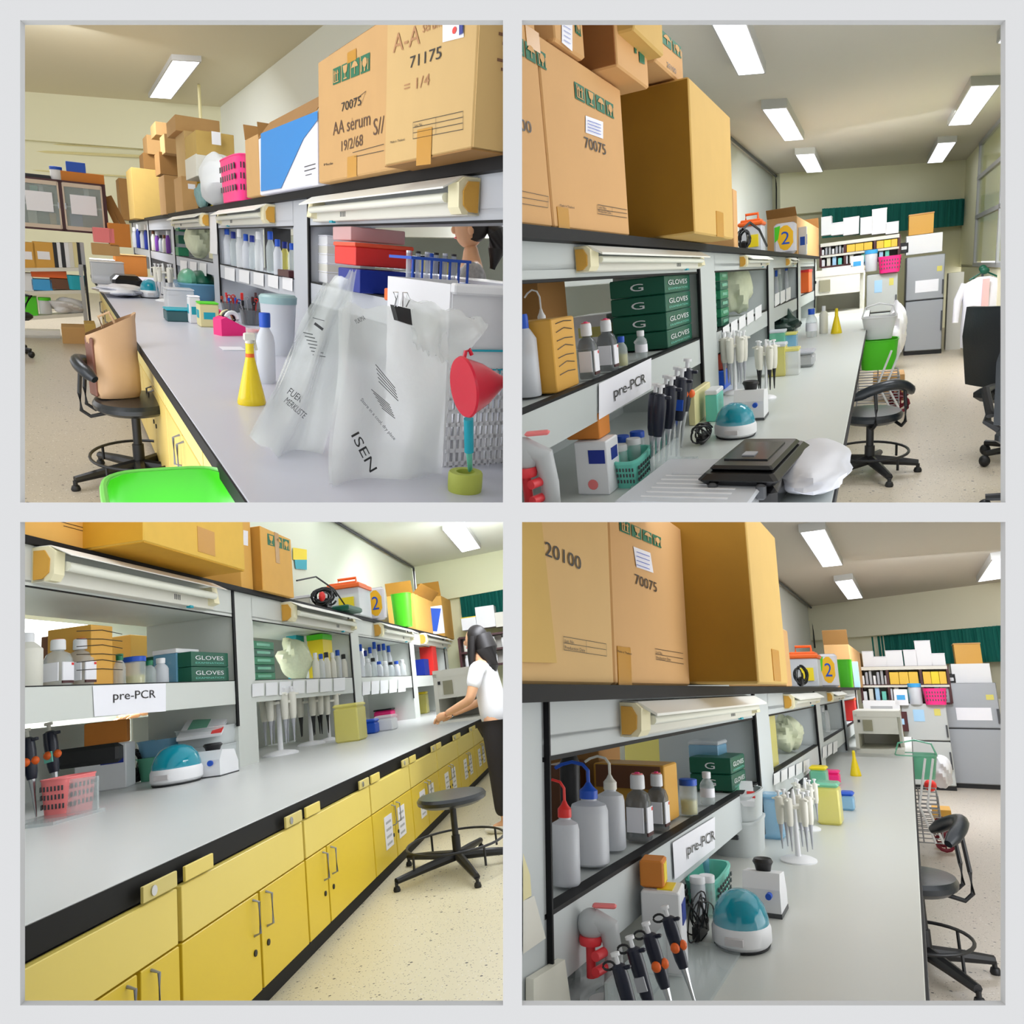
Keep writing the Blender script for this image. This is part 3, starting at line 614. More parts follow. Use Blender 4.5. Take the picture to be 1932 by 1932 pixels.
# ------------------------------------------------------------------ the far end shared by the two right-hand rooms
def multi(k, name, label, cat, P, parts, yaw=0, group=None):
    t = thing(k, name, label, cat, P, yaw, group)
    for n_, m_, boxes in parts:
        b = MB(); b.use(m_)
        for c, d in boxes: b.box(c, d, ch=min(d) * .12)
        part(t, n_, b)
    return t
def fridge(k, g, px0, py0, px1, py1, y, label, split, dark=.33, sheet=None, mat_='steelface', name='refrigerator'):
    a = g(px0, py1); b = g(px1, py0); A = py_(k, a[0], a[1], y); B = py_(k, b[0], b[1], y); w = B.x - A.x; z0 = R[k]['fl'] if split else A.z; h = B.z - z0; d = .7
    t = thing(k, name, label, 'refrigerator', V((A.x + B.x) / 2, y + d / 2, z0)); cut = h * split
    q = MB(); q.use(mat('fridgebody', (96, 98, 106), .4)); q.box((0, .02, h / 2), (w, d, h), ch=.01); part(t, 'body', q)
    for z0_, z1_ in ((.06, cut - .008), (cut + .008, h)):
        q = MB(); q.use(mat_); q.box((0, -d / 2, (z0_ + z1_) / 2), (w * (1 if name != 'refrigerator' else .98), .06, z1_ - z0_), ch=.012); part(t, 'door', q)
    q = MB(); q.use('black'); q.box((0, -d / 2 + .02, .03), (w, .06, .06)); part(t, 'plinth', q); q = MB(); q.use('black'); q.box((0, -d / 2 + .01, cut), (w, .05, .02)); part(t, 'gasket', q)
    q = MB(); q.use('darkgrey'); q.box((w * .46, -d / 2 - .04, cut - h * .22), (w * .04, .03, h * .2)); part(t, 'handle', q); q = MB(); q.use('darkgrey'); q.box((w * .46, -d / 2 - .04, cut + h * .12), (w * .04, .03, h * .14)); part(t, 'handle', q)
    if sheet:
        for (x0, z0_, ww, hh, m_) in sheet:
            q = MB(); q.use(m_); q.box((x0 * w, -d / 2 - .033, z0_ * h), (ww * w, .004, hh * h)); part(t, 'paper_sheet', q)
    return t
def gbox(k, g, px0, py1, px1, py0, y, d, label, m, name='box', cat='box', **kw):
    a = g(px0, py1); b = g(px1, py0); return bybox(k, a[0], a[1], b[0], b[1], y, d, label, m, name, cat, **kw)
def curtain(k, pa, pb, y0, y1, label, zt, zb):
    A, B = V(xat(k, pa, y0, zt), y0, zb), V(xat(k, pb, y1, zt), y1, zb); n = 160; d = (B - A); nn = V(d.y, -d.x, 0).normalized()
    mb = MB(); mb.use(mat('curtain', (8, 112, 100), .8, noise=(8, .25), stretch=(6, 6, .4))); vs = []
    for z in (0, zt - zb):
        for i in range(n + 1): vs.append(d * (i / n) + nn * (.03 * math.sin(i * 1.9) + .012 * math.sin(i * .83)) + V(0, 0, z))
    o = len(vs); vs += [v - nn * .012 for v in vs]
    mb.add(vs, [(i, i + 1, n + 2 + i, n + 1 + i) for i in range(n)] + [(o + i, o + n + 1 + i, o + n + 2 + i, o + i + 1) for i in range(n)] + [(i, o + i, o + i + 1, i + 1) for i in range(n)], True)
    return put(k, 'curtain', mb, None, A, 0, label, 'curtain')
def farend(k, g, tag):
    y = 12.6
    r = R[k]
    fridge(k, g, 1705, 478, 1784, 663, 13.0, 'tall silver two-door refrigerator with paper sheet, far end of %s view' % tag, .56, sheet=[(.05, .70, .6, .12, 'paper'), (.36, .86, .13, .05, 'clearyellow')])
    fridge(k, g, 1633, 513, 1694, 664, y, 'small grey refrigerator left of the tall silver one, %s view' % tag, .56, sheet=[(-.12, .86, .25, .14, 'lightblue'), (.3, .9, .14, .08, 'clearyellow')], name='small_refrigerator', mat_=mat('ministeel', (188, 192, 190), .4))
    gbox(k, g, 1713, 478, 1773, 442, 13.1, .5, 'white carton on the tall silver refrigerator, %s view' % tag, 'white', 'white_carton', 'box')
    gbox(k, g, 1717, 442, 1758, 405, 13.2, .4, 'small brown carton on a white one above the refrigerator, %s view' % tag, 'ocre', 'brown_carton', 'box', lid=('card' + k, .02))
    gbox(k, g, 1698, 478, 1713, 458, 13.1, .2, 'black and white gadget on the refrigerator edge, %s view' % tag, 'black', 'appliance', 'appliance', mark='white')
    # wall cupboard with shelves
    A = py_(k, *g(1548, 505), y + .3); B = py_(k, *g(1697, 443), y + .3); w, h = B.x - A.x, B.z - A.z; d = .4
    t = thing(k, 'open_shelf_unit', 'dark brown shelf unit with yellow files below white cartons, %s view' % tag, 'shelf', V((A.x + B.x) / 2, y + .5, A.z))
    q = MB(); q.use('maroon')
    for z in (0, h * .5, h): q.box((0, 0, z), (w, d, .025))
    for x in (-.5, -.18, .20, .5): q.box((x * w, 0, h / 2), (.035, d, h))
    part(t, 'frame', q); q = MB(); q.use('offwhite'); q.box((0, d / 2, h / 2), (w, .02, h)); q.box((0, -d / 2 - .002, h * .97), (w, .006, .05)); q.box((0, -d / 2 - .002, h * .47), (w, .006, .03)); part(t, 'back_panel', q)
    cx = (A.x + B.x) / 2
    for i, (x0, x1, c) in enumerate([(-.16, -.05, 'gold'), (-.05, .06, 'gold'), (.06, .17, 'gold'), (.22, .31, 'gold'), (.31, .40, 'yellow'), (.40, .48, 'gold')]):
        plainbox(k, V(cx + (x0 + x1) / 2 * w, y + .42, A.z + h * .52), ((x1 - x0) * w * .96, .2, h * .34), '%s yellow file box from the left on the dark unit, %s view' % (ORD[i], tag), c, 'file_box', 'file', group='yellow file boxes in the %s view' % tag, ch=.004)
    for i in range(7):
        plainbox(k, V(cx + (-.47 + i * .045) * w, y + .42, A.z + h * .52), (.03 * w, .16, h * (.25 + .1 * (i % 3))), '%s pale narrow pack on the upper left shelf of dark unit, %s view' % (ORD[i], tag), ['white', 'silver', 'grey'][i % 3], 'small_pack', 'pack', group='packs on the dark unit, %s view' % tag)
    for i in range(12):
        plainbox(k, V(cx + (-.47 + i * .075) * w, y + .42, A.z + h * .03), (.05 * w, .16, h * (.3 + .08 * (i % 3))), '%s pack from the left on lower shelf of dark unit, %s view' % (ORD[i], tag), ['white', 'offwhite', 'lightblue', 'mint'][i % 4], 'small_pack', 'pack', group='lower packs on the dark unit, %s view' % tag)
    for i, (x0, x1, yt) in enumerate([(1550, 1568, 410), (1569, 1591, 421), (1592, 1619, 411), (1624, 1645, 411), (1646, 1671, 395), (1672, 1694, 420)]):
        gbox(k, g, x0, 444 - i * .6, x1, yt, y + .35, .3, ['leftmost white carton on dark shelf unit', 'second white carton, low, on dark shelf unit', 'wide third white carton on dark shelf unit', 'fourth white carton beside the tallest one', 'tallest white carton on the dark shelf unit', 'rightmost short white carton on dark shelf unit'][i] + ', %s view' % tag, 'white', 'white_carton', 'box', lid=('paper', .012))
    crate(k, *[(lambda P: (P, .30, .25, .22))(py_(k, *g(1678, 514), y))][0], 'pink', 'bright pink basket on the small refrigerator, %s view' % tag)
    P = py_(k, *g(1643, 512), y); bottle(k, P, .30, .17, 'jar', 'jar with blue cap on the small refrigerator, %s view' % tag, 'sky', 'frost')
    gbox(k, g, 1606, 512, 1628, 483, y - .1, .2, 'blue fronted box left of the small refrigerator, %s view' % tag, 'white', 'box', mark='sky')
    gbox(k, g, 1553, 530, 1612, 503, y - .1, .4, 'low white bench apparatus under the dark shelf unit, %s view' % tag, 'white', 'apparatus', 'apparatus', mark='grey')
    gbox(k, g, 1600, 560, 1628, 525, y - .2, .3, 'dark stand of tubes beside small refrigerator, %s view' % tag, 'maroon', 'tube_cabinet', 'cabinet', mark='lightblue')
gT = lambda x, y: (x, y)
gB = lambda x, y: (1795 + (x - 1705) * 1.06, 1290 + (y - 478) * 1.01 - (x - 1740) * .05)
farend('TR', gT, 'upper'); farend('BR', gB, 'lower')
def alongwall(k, t_):           # point on the back wall, t_ from 0 (left) to 1 (right)
    r = R[k]; return r['bl'][1] + (r['br'][1] - r['bl'][1]) * t_
curtain('TR', 1552, 1822, 14.7, 17.6, 'teal pleated curtain strip under the beam, upper right view', 1.0, .52)
curtain('BR', 1620, 1930, 16.2, 13.9, 'teal pleated curtain strip under the beam, lower right view', .96, .40)
# conduits in the wall corners
for k, pts, lb in (('TR', [(-1.66, 7.0, 1.66), (-1.66, 14.9, 1.66), (-1.66, 14.8, .95)], 'thin dark conduit along the ceiling corner, upper right view'),
                   ('BR', [(-1.60, 8.0, 1.62), (-1.60, 16.5, 1.62), (-1.60, 16.4, .8)], 'thin dark conduit along the ceiling corner, lower right view'),
                   ('BL', [(-4.5, 12.0, 3.5), (-4.5, 20.9, 3.5), (-4.5, 20.8, 2.4)], 'thin dark conduit along the wall corner, lower left view')):
    mb = MB(); mb.use('darkgrey'); mb.tube(pts, .018 if k != 'BL' else .03, 6); put(k, 'conduit', mb, None, (0, 0, 0), 0, lb, 'pipe')
for i, a in enumerate([((1311, 20), (1362, 0), (1394, 142)), ((1440, 208), (1483, 205), (1481, 266)), ((1502, 293), (1536, 291), (1523, 326)), ((1833, 164), (1884, 162), (1790, 237)), ((1770, 271), (1803, 269), (1750, 308)), ((1890, 75), (1960, 70), (1884, 82))]):
    if i == 0: a = ((1300, -40), (1372, -45), (1394, 142))
    clightpx('TR', *a, ['long ceiling light cut by the top edge over the tall box', 'ceiling light left of middle in upper right view', 'smallest ceiling light, far left in upper right view', 'large ceiling light at right of upper right view', 'far right small ceiling light near the windows', 'ceiling light cut by right edge at the top'][i])
for i, a in enumerate([((1511, 1006), (1556, 1000), (1553, 1070)), ((1576, 1098), (1608, 1094), (1600, 1131)), ((1873, 1057), (1925, 1048), (1846, 1098))]):
    clightpx('BR', *a, ['nearest ceiling light of lower right view', 'smaller ceiling light beyond the nearest, lower right view', 'ceiling light at the right edge, lower right view'][i])
clightpx('BL', (838, 1002), (877, 992), (872, 1042), 'single bright ceiling light of the lower left view', .12)
for i, a in enumerate([((326, 115), (376, 118), (283, 184)), ((392, 30), (452, 34), (384, 40))]):
    clightpx('TL', *a, ['single rectangular ceiling light over the boxes, upper left view', 'ceiling light cut by the top edge of upper left view'][i])
# strip lamps under the top boards, one per bay
ord_ = ['nearest', 'second', 'third', 'fourth']
def lamps(k, spans, tag):
    r = R[k]
    for i, (a, b) in enumerate(spans):
        x, z = r['xp'], (r['zh'] + r['zb']) / 2
        ya, yb = sorted((yat(k, a, x, z), yat(k, b, x, z))); tubelamp(k, ya, yb, '%s cream strip lamp under the black board, %s view' % (ord_[i], tag))
lamps('TR', [(1085, 1312), (1395, 1440), (1482, 1494)], 'upper right'); lamps('BR', [(1170, 1410), (1478, 1532), (1560, 1582)], 'lower right')
lamps('BL', [(60, 385), (530, 655), (705, 768), (792, 840)], 'lower left'); lamps('TL', [(905, 605), (520, 425), (395, 335)], 'upper left')
# pre-PCR signs on the shelf fronts
def sign(k, sheet, txt, h, label):
    r = R[k]; X = r['xp'] + .004; P = px_(k, *sheet[0], X); t = thing(k, 'paper_sign', label, 'sign', P)
    papersheet(k, t, P, X, 1, sheet, name='sheet'); onface(k, t, P, X + .003, 1, [('text', 'pre-PCR', *txt, h)], 'lettering')
sign('TR', [(1130, 724), (1229, 675), (1229, 733), (1130, 792)], (1160, 757, 1219, 727), 26, 'white paper sign reading pre-PCR above the rack of black pipettes')
sign('BL', [(175, 1294), (313, 1289), (313, 1342), (178, 1352)], (214, 1326, 294, 1321), 21, 'white paper sign reading pre-PCR, level, above the yellow cabinets')
sign('BR', [(1269, 1590), (1349, 1541), (1349, 1600), (1273, 1660)], (1298, 1621, 1350, 1590), 26, 'white paper sign reading pre-PCR, below the media bottles')
# ------------------------------------------------------------------ upper right view
k = 'TR'; r = R[k]; ZB = r['zt']; XF = r['xp']; ZS = r['zs'] + .006; ZW = r['zw']; FL = r['fl']
def yb_(px, X, z): return yat(k, px, X, z)
t, P, w, h = carton(k, XF + .03, ZB, 940, 1046, 20, .45, 1, 'brown carton ending in 00, leftmost on the board, upper right view', zt=.72, y0=1.05, y1=yb_(1046, XF + .03, ZB) - .01, tapes=[(.2, 0, .1, .12)])
icons(k, t, P, XF + .03, 1, 940, 45, 1029, 103, 32); onface(k, t, P, XF + .03, 1, [('text', '20100', 948, 236, 1004, 252, 22), ('line', 960, 355, 1035, 371, 1), ('line', 960, 380, 1034, 392, 1), ('line', 1035, 371, 1034, 392, 1), ('line', 960, 368, 1035, 381, 1)], 'printed_number')
t, P, w, h = carton(k, XF + .03, ZB, 1046, 1188, 118, .45, 1, 'brown carton printed 70075 with white label, upper right view', zt=px_(k, 1183, 176, XF + .03).z, tapes=[(.1, 0, .12, .12), (-.05, .9, 1, .12)])
icons(k, t, P, XF + .03, 1, 1081, 153, 1157, 198, 29); X0 = XF + .03
onface(k, t, P, X0, 1, [('text', '70075', 1104, 279, 1144, 293, 20), ('text', 'Made in Thailand', 1057, 389, 1084, 394, 4), ('line', 1128, 386, 1183, 396, 1), ('line', 1128, 403, 1183, 411, 1), ('line', 1128, 395, 1183, 403, 1), ('line', 1128, 386, 1128, 403, 1), ('line', 1155, 391, 1155, 408, 1), ('text', 'Lot No.', 1130, 393, 1145, 396, 5), ('text', 'Production Date', 1130, 401, 1153, 404, 5)], 'printed_number')
papersheet(k, t, P, X0, 1, [(1105, 218), (1138, 230), (1138, 262), (1105, 250)], name='white_label'); onface(k, t, P, X0 + .003, 1, [('line', 1109, 227 + i * 6, 1134, 236 + i * 6, 1.2) for i in range(4)], 'label_print', 'blue')
XT = XF + .16
ya = yb_(1312, XT, ZB); yb = yb_(1384, XT, ZB)
P = V(XT - .29, (ya + yb) / 2, ZB + .005); zt_ = px_(k, 1309, 153, XT).z
t = thing(k, 'cardboard_box', 'tall tan carton with plain side, beside the 70075 carton, upper right view', 'box', P)
b = MB(); b.use('cardtan' + k); b.box((0, 0, (zt_ - P.z) / 2), (.58, yb - ya, zt_ - P.z), ch=.006); part(t, 'body', b)
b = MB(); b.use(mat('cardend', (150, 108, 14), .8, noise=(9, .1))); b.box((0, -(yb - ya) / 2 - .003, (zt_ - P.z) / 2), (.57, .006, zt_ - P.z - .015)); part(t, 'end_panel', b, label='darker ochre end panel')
b = MB(); b.use('tapedark'); b.box((.291, .08, .05), (.003, .16, .10)); part(t, 'tape', b)
carton(k, XF, ZB, 1386, 1393, 357, .3, 1, 'narrow brown carton just beyond the tall tan one, upper right view')
zt1 = px_(k, 1105, 127, X0).z; zt2 = px_(k, 1183, 176, X0).z
t, P, w, h = carton(k, X0 + .01, zt2 + .004, 1048, 1104, 20, .40, 1, 'upper carton with long white label on the 70075 carton', zt=1.1, seam=False)
papersheet(k, t, P, X0 + .01, 1, [(1060, 20), (1080, 30), (1080, 97), (1060, 80)], name='white_label'); onface(k, t, P, X0 + .012, 1, [('line', 1064, 30 + i * 9, 1077, 38 + i * 9, 1) for i in range(6)], 'label_print', 'blue')
icons(k, t, P, X0 + .01, 1, 1082, 32, 1094, 42, 26, 1)
Qa, Qb = pz(k, 1171, 127, zt2), pz(k, 1220, 173, zt2); XU = (Qa.x + Qb.x) / 2; wd = Qb.y - Qa.y
P = V(XU - .14, (Qa.y + Qb.y) / 2, zt2 + .006)
t = thing(k, 'cardboard_box', 'carton jutting out on top, dark end panel towards the left, upper right view', 'box', P)
b = MB(); b.use('card' + k); b.box((0, 0, .25), (.28, wd, .5), ch=.005); part(t, 'body', b)
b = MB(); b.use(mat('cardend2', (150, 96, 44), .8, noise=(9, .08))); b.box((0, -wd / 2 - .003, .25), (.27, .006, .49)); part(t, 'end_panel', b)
onface(k, t, P, XU, 1, [('rect', 1203, 48, 1213, 54, 62), ('rect', 1195, 55, 1199, 57, 40)], 'side_print', 'printgreen')
P2 = V(XT - .35, (ya + yb) / 2 + .1, zt_ + .004)
t, P, w, h = carton(k, XT - .05, zt_ + .006, 1236, 1291, 30, .3, 1, 'carton with green marks on top of the tall tan carton, upper right view', y0=ya - .25, y1=yb_(1290, XT - .05, zt_), zt=px_(k, 1290, 98, XT - .05).z)
icons(k, t, P, XT - .05, 1, 1246, 55, 1285, 90, 22, 2); onface(k, t, P, XT - .05, 1, [('text', '20100', 1259, 126, 1276, 140, 9)], 'printed_number')
carton(k, XT - .02, zt_ + .006, 1222, 1237, 30, .25, 1, 'pale narrow carton behind the jutting carton, upper right view', m='cardtanTR', y0=ya - .6, y1=ya - .27, zt=zt_ + .5, seam=False)
# board top, farther on
def boardthings(k, spec, tag):
    r = R[k]; z = r['zt']; X = r['xp'] - .05
    for f in spec: f(k, z, X, tag)
def handlecrate(k, px, hp, wp, label, mlid='orange', mbody='frost', X=None, z=None, lidh=.25):
    z = R[k]['zt'] if z is None else z; X = R[k]['xp'] - .1 if X is None else X; P, m = at(k, px, X, z); w, h = wp * m, hp * m
    t = thing(k, 'storage_box', label, 'box', P); b = MB(); b.use(mbody); b.box((0, 0, h * .34), (w * .92, w * 1.1, h * .68), ch=.01); part(t, 'tub', b)
    b = MB(); b.use(mlid); b.box((0, 0, h * .72), (w, w * 1.2, h * .10), ch=.008); b.box((0, 0, h * .79), (w * .8, w, h * .08), ch=.006); part(t, 'lid', b)
    b = MB(); b.use(mlid); b.tube([(-w * .25, 0, h * .8), (-w * .25, 0, h * .97), (w * .25, 0, h * .97), (w * .25, 0, h * .8)], h * .035, 8); part(t, 'handle', b)
    b = MB(); b.use('yellow'); b.box((w * .12, -w * .5, h * .3), (w * .4, w * .2, h * .3)); part(t, 'contents', b)
def two(k, px, hp, wp, label, X=None):
    z = R[k]['zt']; X = R[k]['xp'] - .02 if X is None else X; P, m = at(k, px, X, z); w, h = wp * m, hp * m
    t = thing(k, 'snack_bag', label, 'packet', P); b = MB(); b.use(mat('packwhite', (225, 222, 226), .35)); b.box((0, 0, h / 2), (w, w * .3, h), ch=w * .12); part(t, 'bag', b)
    b = MB(); b.use(mat('packyellow', (250, 190, 20), .5)); n = 14
    b.add([V(w * .38 * math.cos(a * 2 * PI / n) * (1 if a % 2 else .88) + w * .02, -w * .155, h * .52 + h * .4 * math.sin(a * 2 * PI / n)) for a in range(n)], [tuple(range(n))]); part(t, 'printed_shape', b)
    b = MB(); b.use('blue'); letters(b, '2', (-w * .16, -w * .17, h * .32), (w * .36, 0, 0), (0, 0, h * .4)); part(t, 'numeral', b)
    b = MB(); b.use('lime'); b.add([V(-w * .46, -w * .16, h * .4), V(-w * .3, -w * .16, h * .5), V(-w * .2, -w * .16, h * .92), V(-w * .46, -w * .16, h * .88)], [(0, 1, 2, 3)]); part(t, 'green_print', b)
handlecrate(k, 1420, 72, 44, 'clear box with orange handled lid on the board, upper right view'); two(k, 1482, 56, 40, 'white and yellow packet with blue figure 2, upper right view')
P, m = at(k, 1404, XF - .05, ZB); cablebundle(k, P, (26 * m, 60 * m, 44 * m), 'tangled black cables on the board edge, upper right view', 3)
mb = MB(); mb.use('black'); P, m = at(k, 1402, XF, ZB); mb.tube([(0, 0, .12), (.03, .1, .16), (.06, .3, .12), (.08, .5, .02)], .008, 6); put(k, 'cable', mb, None, P, 0, 'single black cable looping from the bundle, upper right view', 'cable')
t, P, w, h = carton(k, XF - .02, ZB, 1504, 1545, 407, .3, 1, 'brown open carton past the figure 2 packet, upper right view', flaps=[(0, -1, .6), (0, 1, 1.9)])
P, m = at(k, 1515, XF + .02, ZB); plainbox(k, P, (14 * m, .1, 50 * m), 'blue and white flat box against a carton, upper right view', 'white', 'flat_box', mark='blue')
P, m = at(k, 1492, XF - .4, ZB + .28); plainbox(k, P + V(0, 0, .0), (58 * m, .5, 12 * m), 'white wall unit above the board boxes, upper right view', 'white', 'wall_unit', 'appliance')
# shelf of the near bay
P, m = at(k, 1001, XF - .10, ZS); bottle(k, P, 150 * m, 44 * m, 'round', 'white bottle with blue cap, leftmost on the shelf, upper right view', 'blue', 'frost', fill=('white', .5))
P, m = at(k, 1034, XF - .16, ZS); bottle(k, P, 172 * m, 32 * m, 'wash', 'wash bottle with white bent spout, upper right view', 'white', 'frost', fill=('offwhite', .4))
_, P, d_ = shelfbox(k, 1052, 1093, 600, .16, 'tall ochre carton with handwriting on the shelf, upper right view', 'ocre', 'cardboard_box'); m = mpp(k, P)
mb = MB(); mb.use('ink')
for i in range(7): mb.tube([(.082, -.06, (30 + 15 * i) * m), (.082, .0, (33 + 15 * i + 3 * (i % 2)) * m), (.082, .06, (31 + 15 * i) * m)], .0012, 4)
put(k, 'handwriting', mb, None, P, 0, 'dark handwriting on the tall ochre carton, upper right view', 'handwriting')
P, m = at(k, 1016, XF - .55, ZS + .15); plainbox(k, V(P.x, P.y, ZS), (70 * m, .3, 150 * m + .15), 'brown carton behind the wash bottles, upper right view', 'carddarkTR', 'cardboard_box')
for px, hp, l in ((1113, 104, 'left of two media bottles with red marked white cap, upper right view'), (1149, 96, 'right of two media bottles with red marked white cap, upper right view')):
    P, h_, w_ = sfloat(k, px, 34, hp); bottle(k, P, h_, w_, 'media', l, 'white', 'glassdark', 'paper')
P, h_, w_ = sfloat(k, 1175, 22, 56); bottle(k, P, h_, w_, 'schott', 'small bottle with bright blue cap beside the media bottles, upper right view', 'blue', 'clear', fill=('clearyellow', .4))
P, h_, w_ = sfloat(k, 1211, 24, 52); bottle(k, P, h_, w_, 'schott', 'small clear bottle with white cap before the frosted tub, upper right view', 'white', 'clear', 'paper')
P, h_, w_ = sfloat(k, 1240, 44, 72, inset=.08); t = plainbox(k, P, (w_, .2, h_), 'frosted tub with pale lid on the shelf, upper right view', 'clearblue', 'storage_tub', lid=('haze', .02))
def gloves(k, px0, px1, pyt, n, names, depth, tag, grp):
    for i in range(n):
        t, P, d = shelfbox(k, px0, px1, pyt, depth, '%s dark green glove carton of the stack, %s' % (names[i], tag), 'darkgreen', 'glove_box', n=n, i=i, group=grp, mark=None, lid=None)
        s_ = R[k]['s']; t2 = MB(); t2.use('white'); letters(t2, 'GLOVES', (s_ * (d[0] / 2 + .003), -s_ * d[1] * .4, d[2] * .45), (0, s_ * d[1] * .75, 0), (0, 0, d[2] * .28)); t2.use('mint'); letters(t2, 'EXAMINATION', (s_ * (d[0] / 2 + .003), -s_ * d[1] * .4, d[2] * .18), (0, s_ * d[1] * .75, 0), (0, 0, d[2] * .12))
        t2.use('white'); letters(t2, 'G', (-d[0] * .12, -d[1] / 2 - .004, d[2] * .3), (d[0] * .24, 0, 0), (0, 0, d[2] * .4)); part(t, 'lettering', t2, kind='stuff')
gloves(k, 1261, 1306, 518, 4, ['bottom', 'second', 'third', 'top'], .24, 'upper right view', 'stack of four dark green cartons, upper right view')
P, m = at(k, 1182, XF - .5, ZS); bottle(k, V(P.x, P.y, ZS), 95 * m, 28 * m, 'round', 'blue water jug behind the shelf, upper right view', 'blue', 'clearblue')
P, m = at(k, 1196, XF - .42, ZS); plainbox(k, P, (.2, .25, 50 * m), 'red orange box before the green cartons, upper right view', 'rust', 'box', lid=('white', .015))
P, m = at(k, 1132, XF - .5, ZS + .04); plainbox(k, V(P.x, P.y, ZS), (70 * m, .3, .16), 'pale and yellow tray stack behind the bottles, upper right view', 'paper', 'tray', 'tray', mark='clearyellow')
# second bay shelf
ZS2 = ZS
def packs(k, px0, px1, n, hp, cols, label, group, X, z, seed=1, name='small_bottle', d=.10):
    rs = random.Random(seed)
    for i in range(n):
        px = px0 + (px1 - px0) * (i + .5) / n; P, m = at(k, px, X - rs.uniform(0, .1), z); hh = hp * m * rs.uniform(.75, 1.1); c = cols[i % len(cols)]
        b = MB(); b.use(c[0]); rr = (px1 - px0) / n * m * .62
        b.lathe([(rr * .9, 0), (rr, .03 * hh), (rr, .62 * hh), (rr * .55, .78 * hh), (rr * .5, .8 * hh)], n=12, smooth=True); b.use(c[1]); b.lathe([(rr * .62, .8 * hh), (rr * .62, .98 * hh), (rr * .5, hh)], n=12)
        put(k, name, b, None, P, 0, label.format(['first', 'second', 'third', 'fourth', 'fifth', 'sixth', 'seventh', 'eighth', 'ninth', 'tenth'][i]), 'bottle', group)
for i in range(6):
    shelfbox(k, 1362, 1376, 512, .12, '%s green glove carton of the second bay stack, upper right view' % ['lowest', 'second', 'third', 'fourth', 'fifth', 'topmost'][i], ['darkgreen', 'green'][i % 2], 'glove_box', n=6, i=i, group='green cartons of second bay, upper right view', mark='cleargreen')
P, m = at(k, 1392, XF - .16, ZS); pebble(k, 'bag_of_tubes', P, (52 * m, .4, 92 * m), mat('bagpale', (226, 232, 200), .35, alpha=.85, noise=(30, .12)), 'pale plastic bag of tubes on second bay shelf, upper right view', 'bag', 5, .10)
packs(k, 1418, 1438, 3, 60, [('clear', 'white'), ('frost', 'blue'), ('clear', 'white')], '{} bottle at the end of second bay shelf, upper right view', 'second bay bottles, upper right view', XF - .12, ZS, 2)
packs(k, 1462, 1494, 5, 60, [('frost', 'blue'), ('clear', 'white'), ('haze', 'white')], '{} bottle on third bay shelf, upper right view', 'third bay bottles, upper right view', XF - .1, ZS, 3)
P, m = at(k, 1513, XF - .1, ZS); plainbox(k, P, (.2, .5, 36 * m), 'orange red box on the fourth bay shelf, upper right view', 'orange', 'box', lid=('red', .03))
# small papers on the farther shelf fronts
for X0_, X1_, ya_, yb_2, n_ in ((1364, 1440, 618, 572, 5), (1462, 1494, 555, 540, 3)):
    P = px_(k, X0_, ya_, XF + .004); t = thing(k, 'note_row', 'row of pale notes on the %s bay shelf front, upper right view' % ('second' if n_ == 5 else 'third'), 'notes', P)
    for i in range(n_):
        a = X0_ + (X1_ - X0_) * i / n_; b_ = X0_ + (X1_ - X0_) * (i + .8) / n_; f = lambda x: ya_ + (yb_2 - ya_) * (x - X0_) / (X1_ - X0_)
        papersheet(k, t, P, XF + .004, 1, [(a, f(a)), (b_, f(b_)), (b_, f(b_) + 22), (a, f(a) + 24)], 'white', 'note')
# worktop, under the near shelf
P, m = on(k, 1132, 925, ZW); P = V(P.x - .0, P.y, ZW)
t = thing(k, 'white_box', 'white box with blue sticker under the shelf, upper right view', 'box', P); w, h = 62 * m, 100 * m
b = MB(); b.use('white'); b.box((0, 0, h / 2), (w, w * 1.1, h), ch=.004); part(t, 'body', b); b = MB(); b.use('deepblue'); b.box((w * .505, w * .1, h * .72), (.003, w * .55, h * .22)); b.use('deepblue'); b.box((w * .18, -w * .556, h * .72), (w * .5, .003, h * .25)); part(t, 'blue_sticker', b)
b = MB(); b.use('salmon'); b.lathe([(w * .16, 0), (w * .15, .002)], (0, 0, 0), 14); b.v = [(x * 1, -w * .555 - z, y + h * .2) for x, y, z in b.v]; part(t, 'pink_mark', b)
P3 = P + V(-.03, .02, h + .002); t = thing(k, 'cardboard_box', 'small orange-brown carton on the white box, upper right view', 'box', P3)
b = MB(); b.use(mat('cardorange', (214, 132, 50), .7, noise=(6, .05))); b.box((0, 0, 24 * m), (w * 1.05, w * 1.0, 48 * m), ch=.004); part(t, 'body', b); b = MB(); b.use('orange'); b.box((0, 0, 48 * m), (w * .1, w, .002)); part(t, 'tape', b)
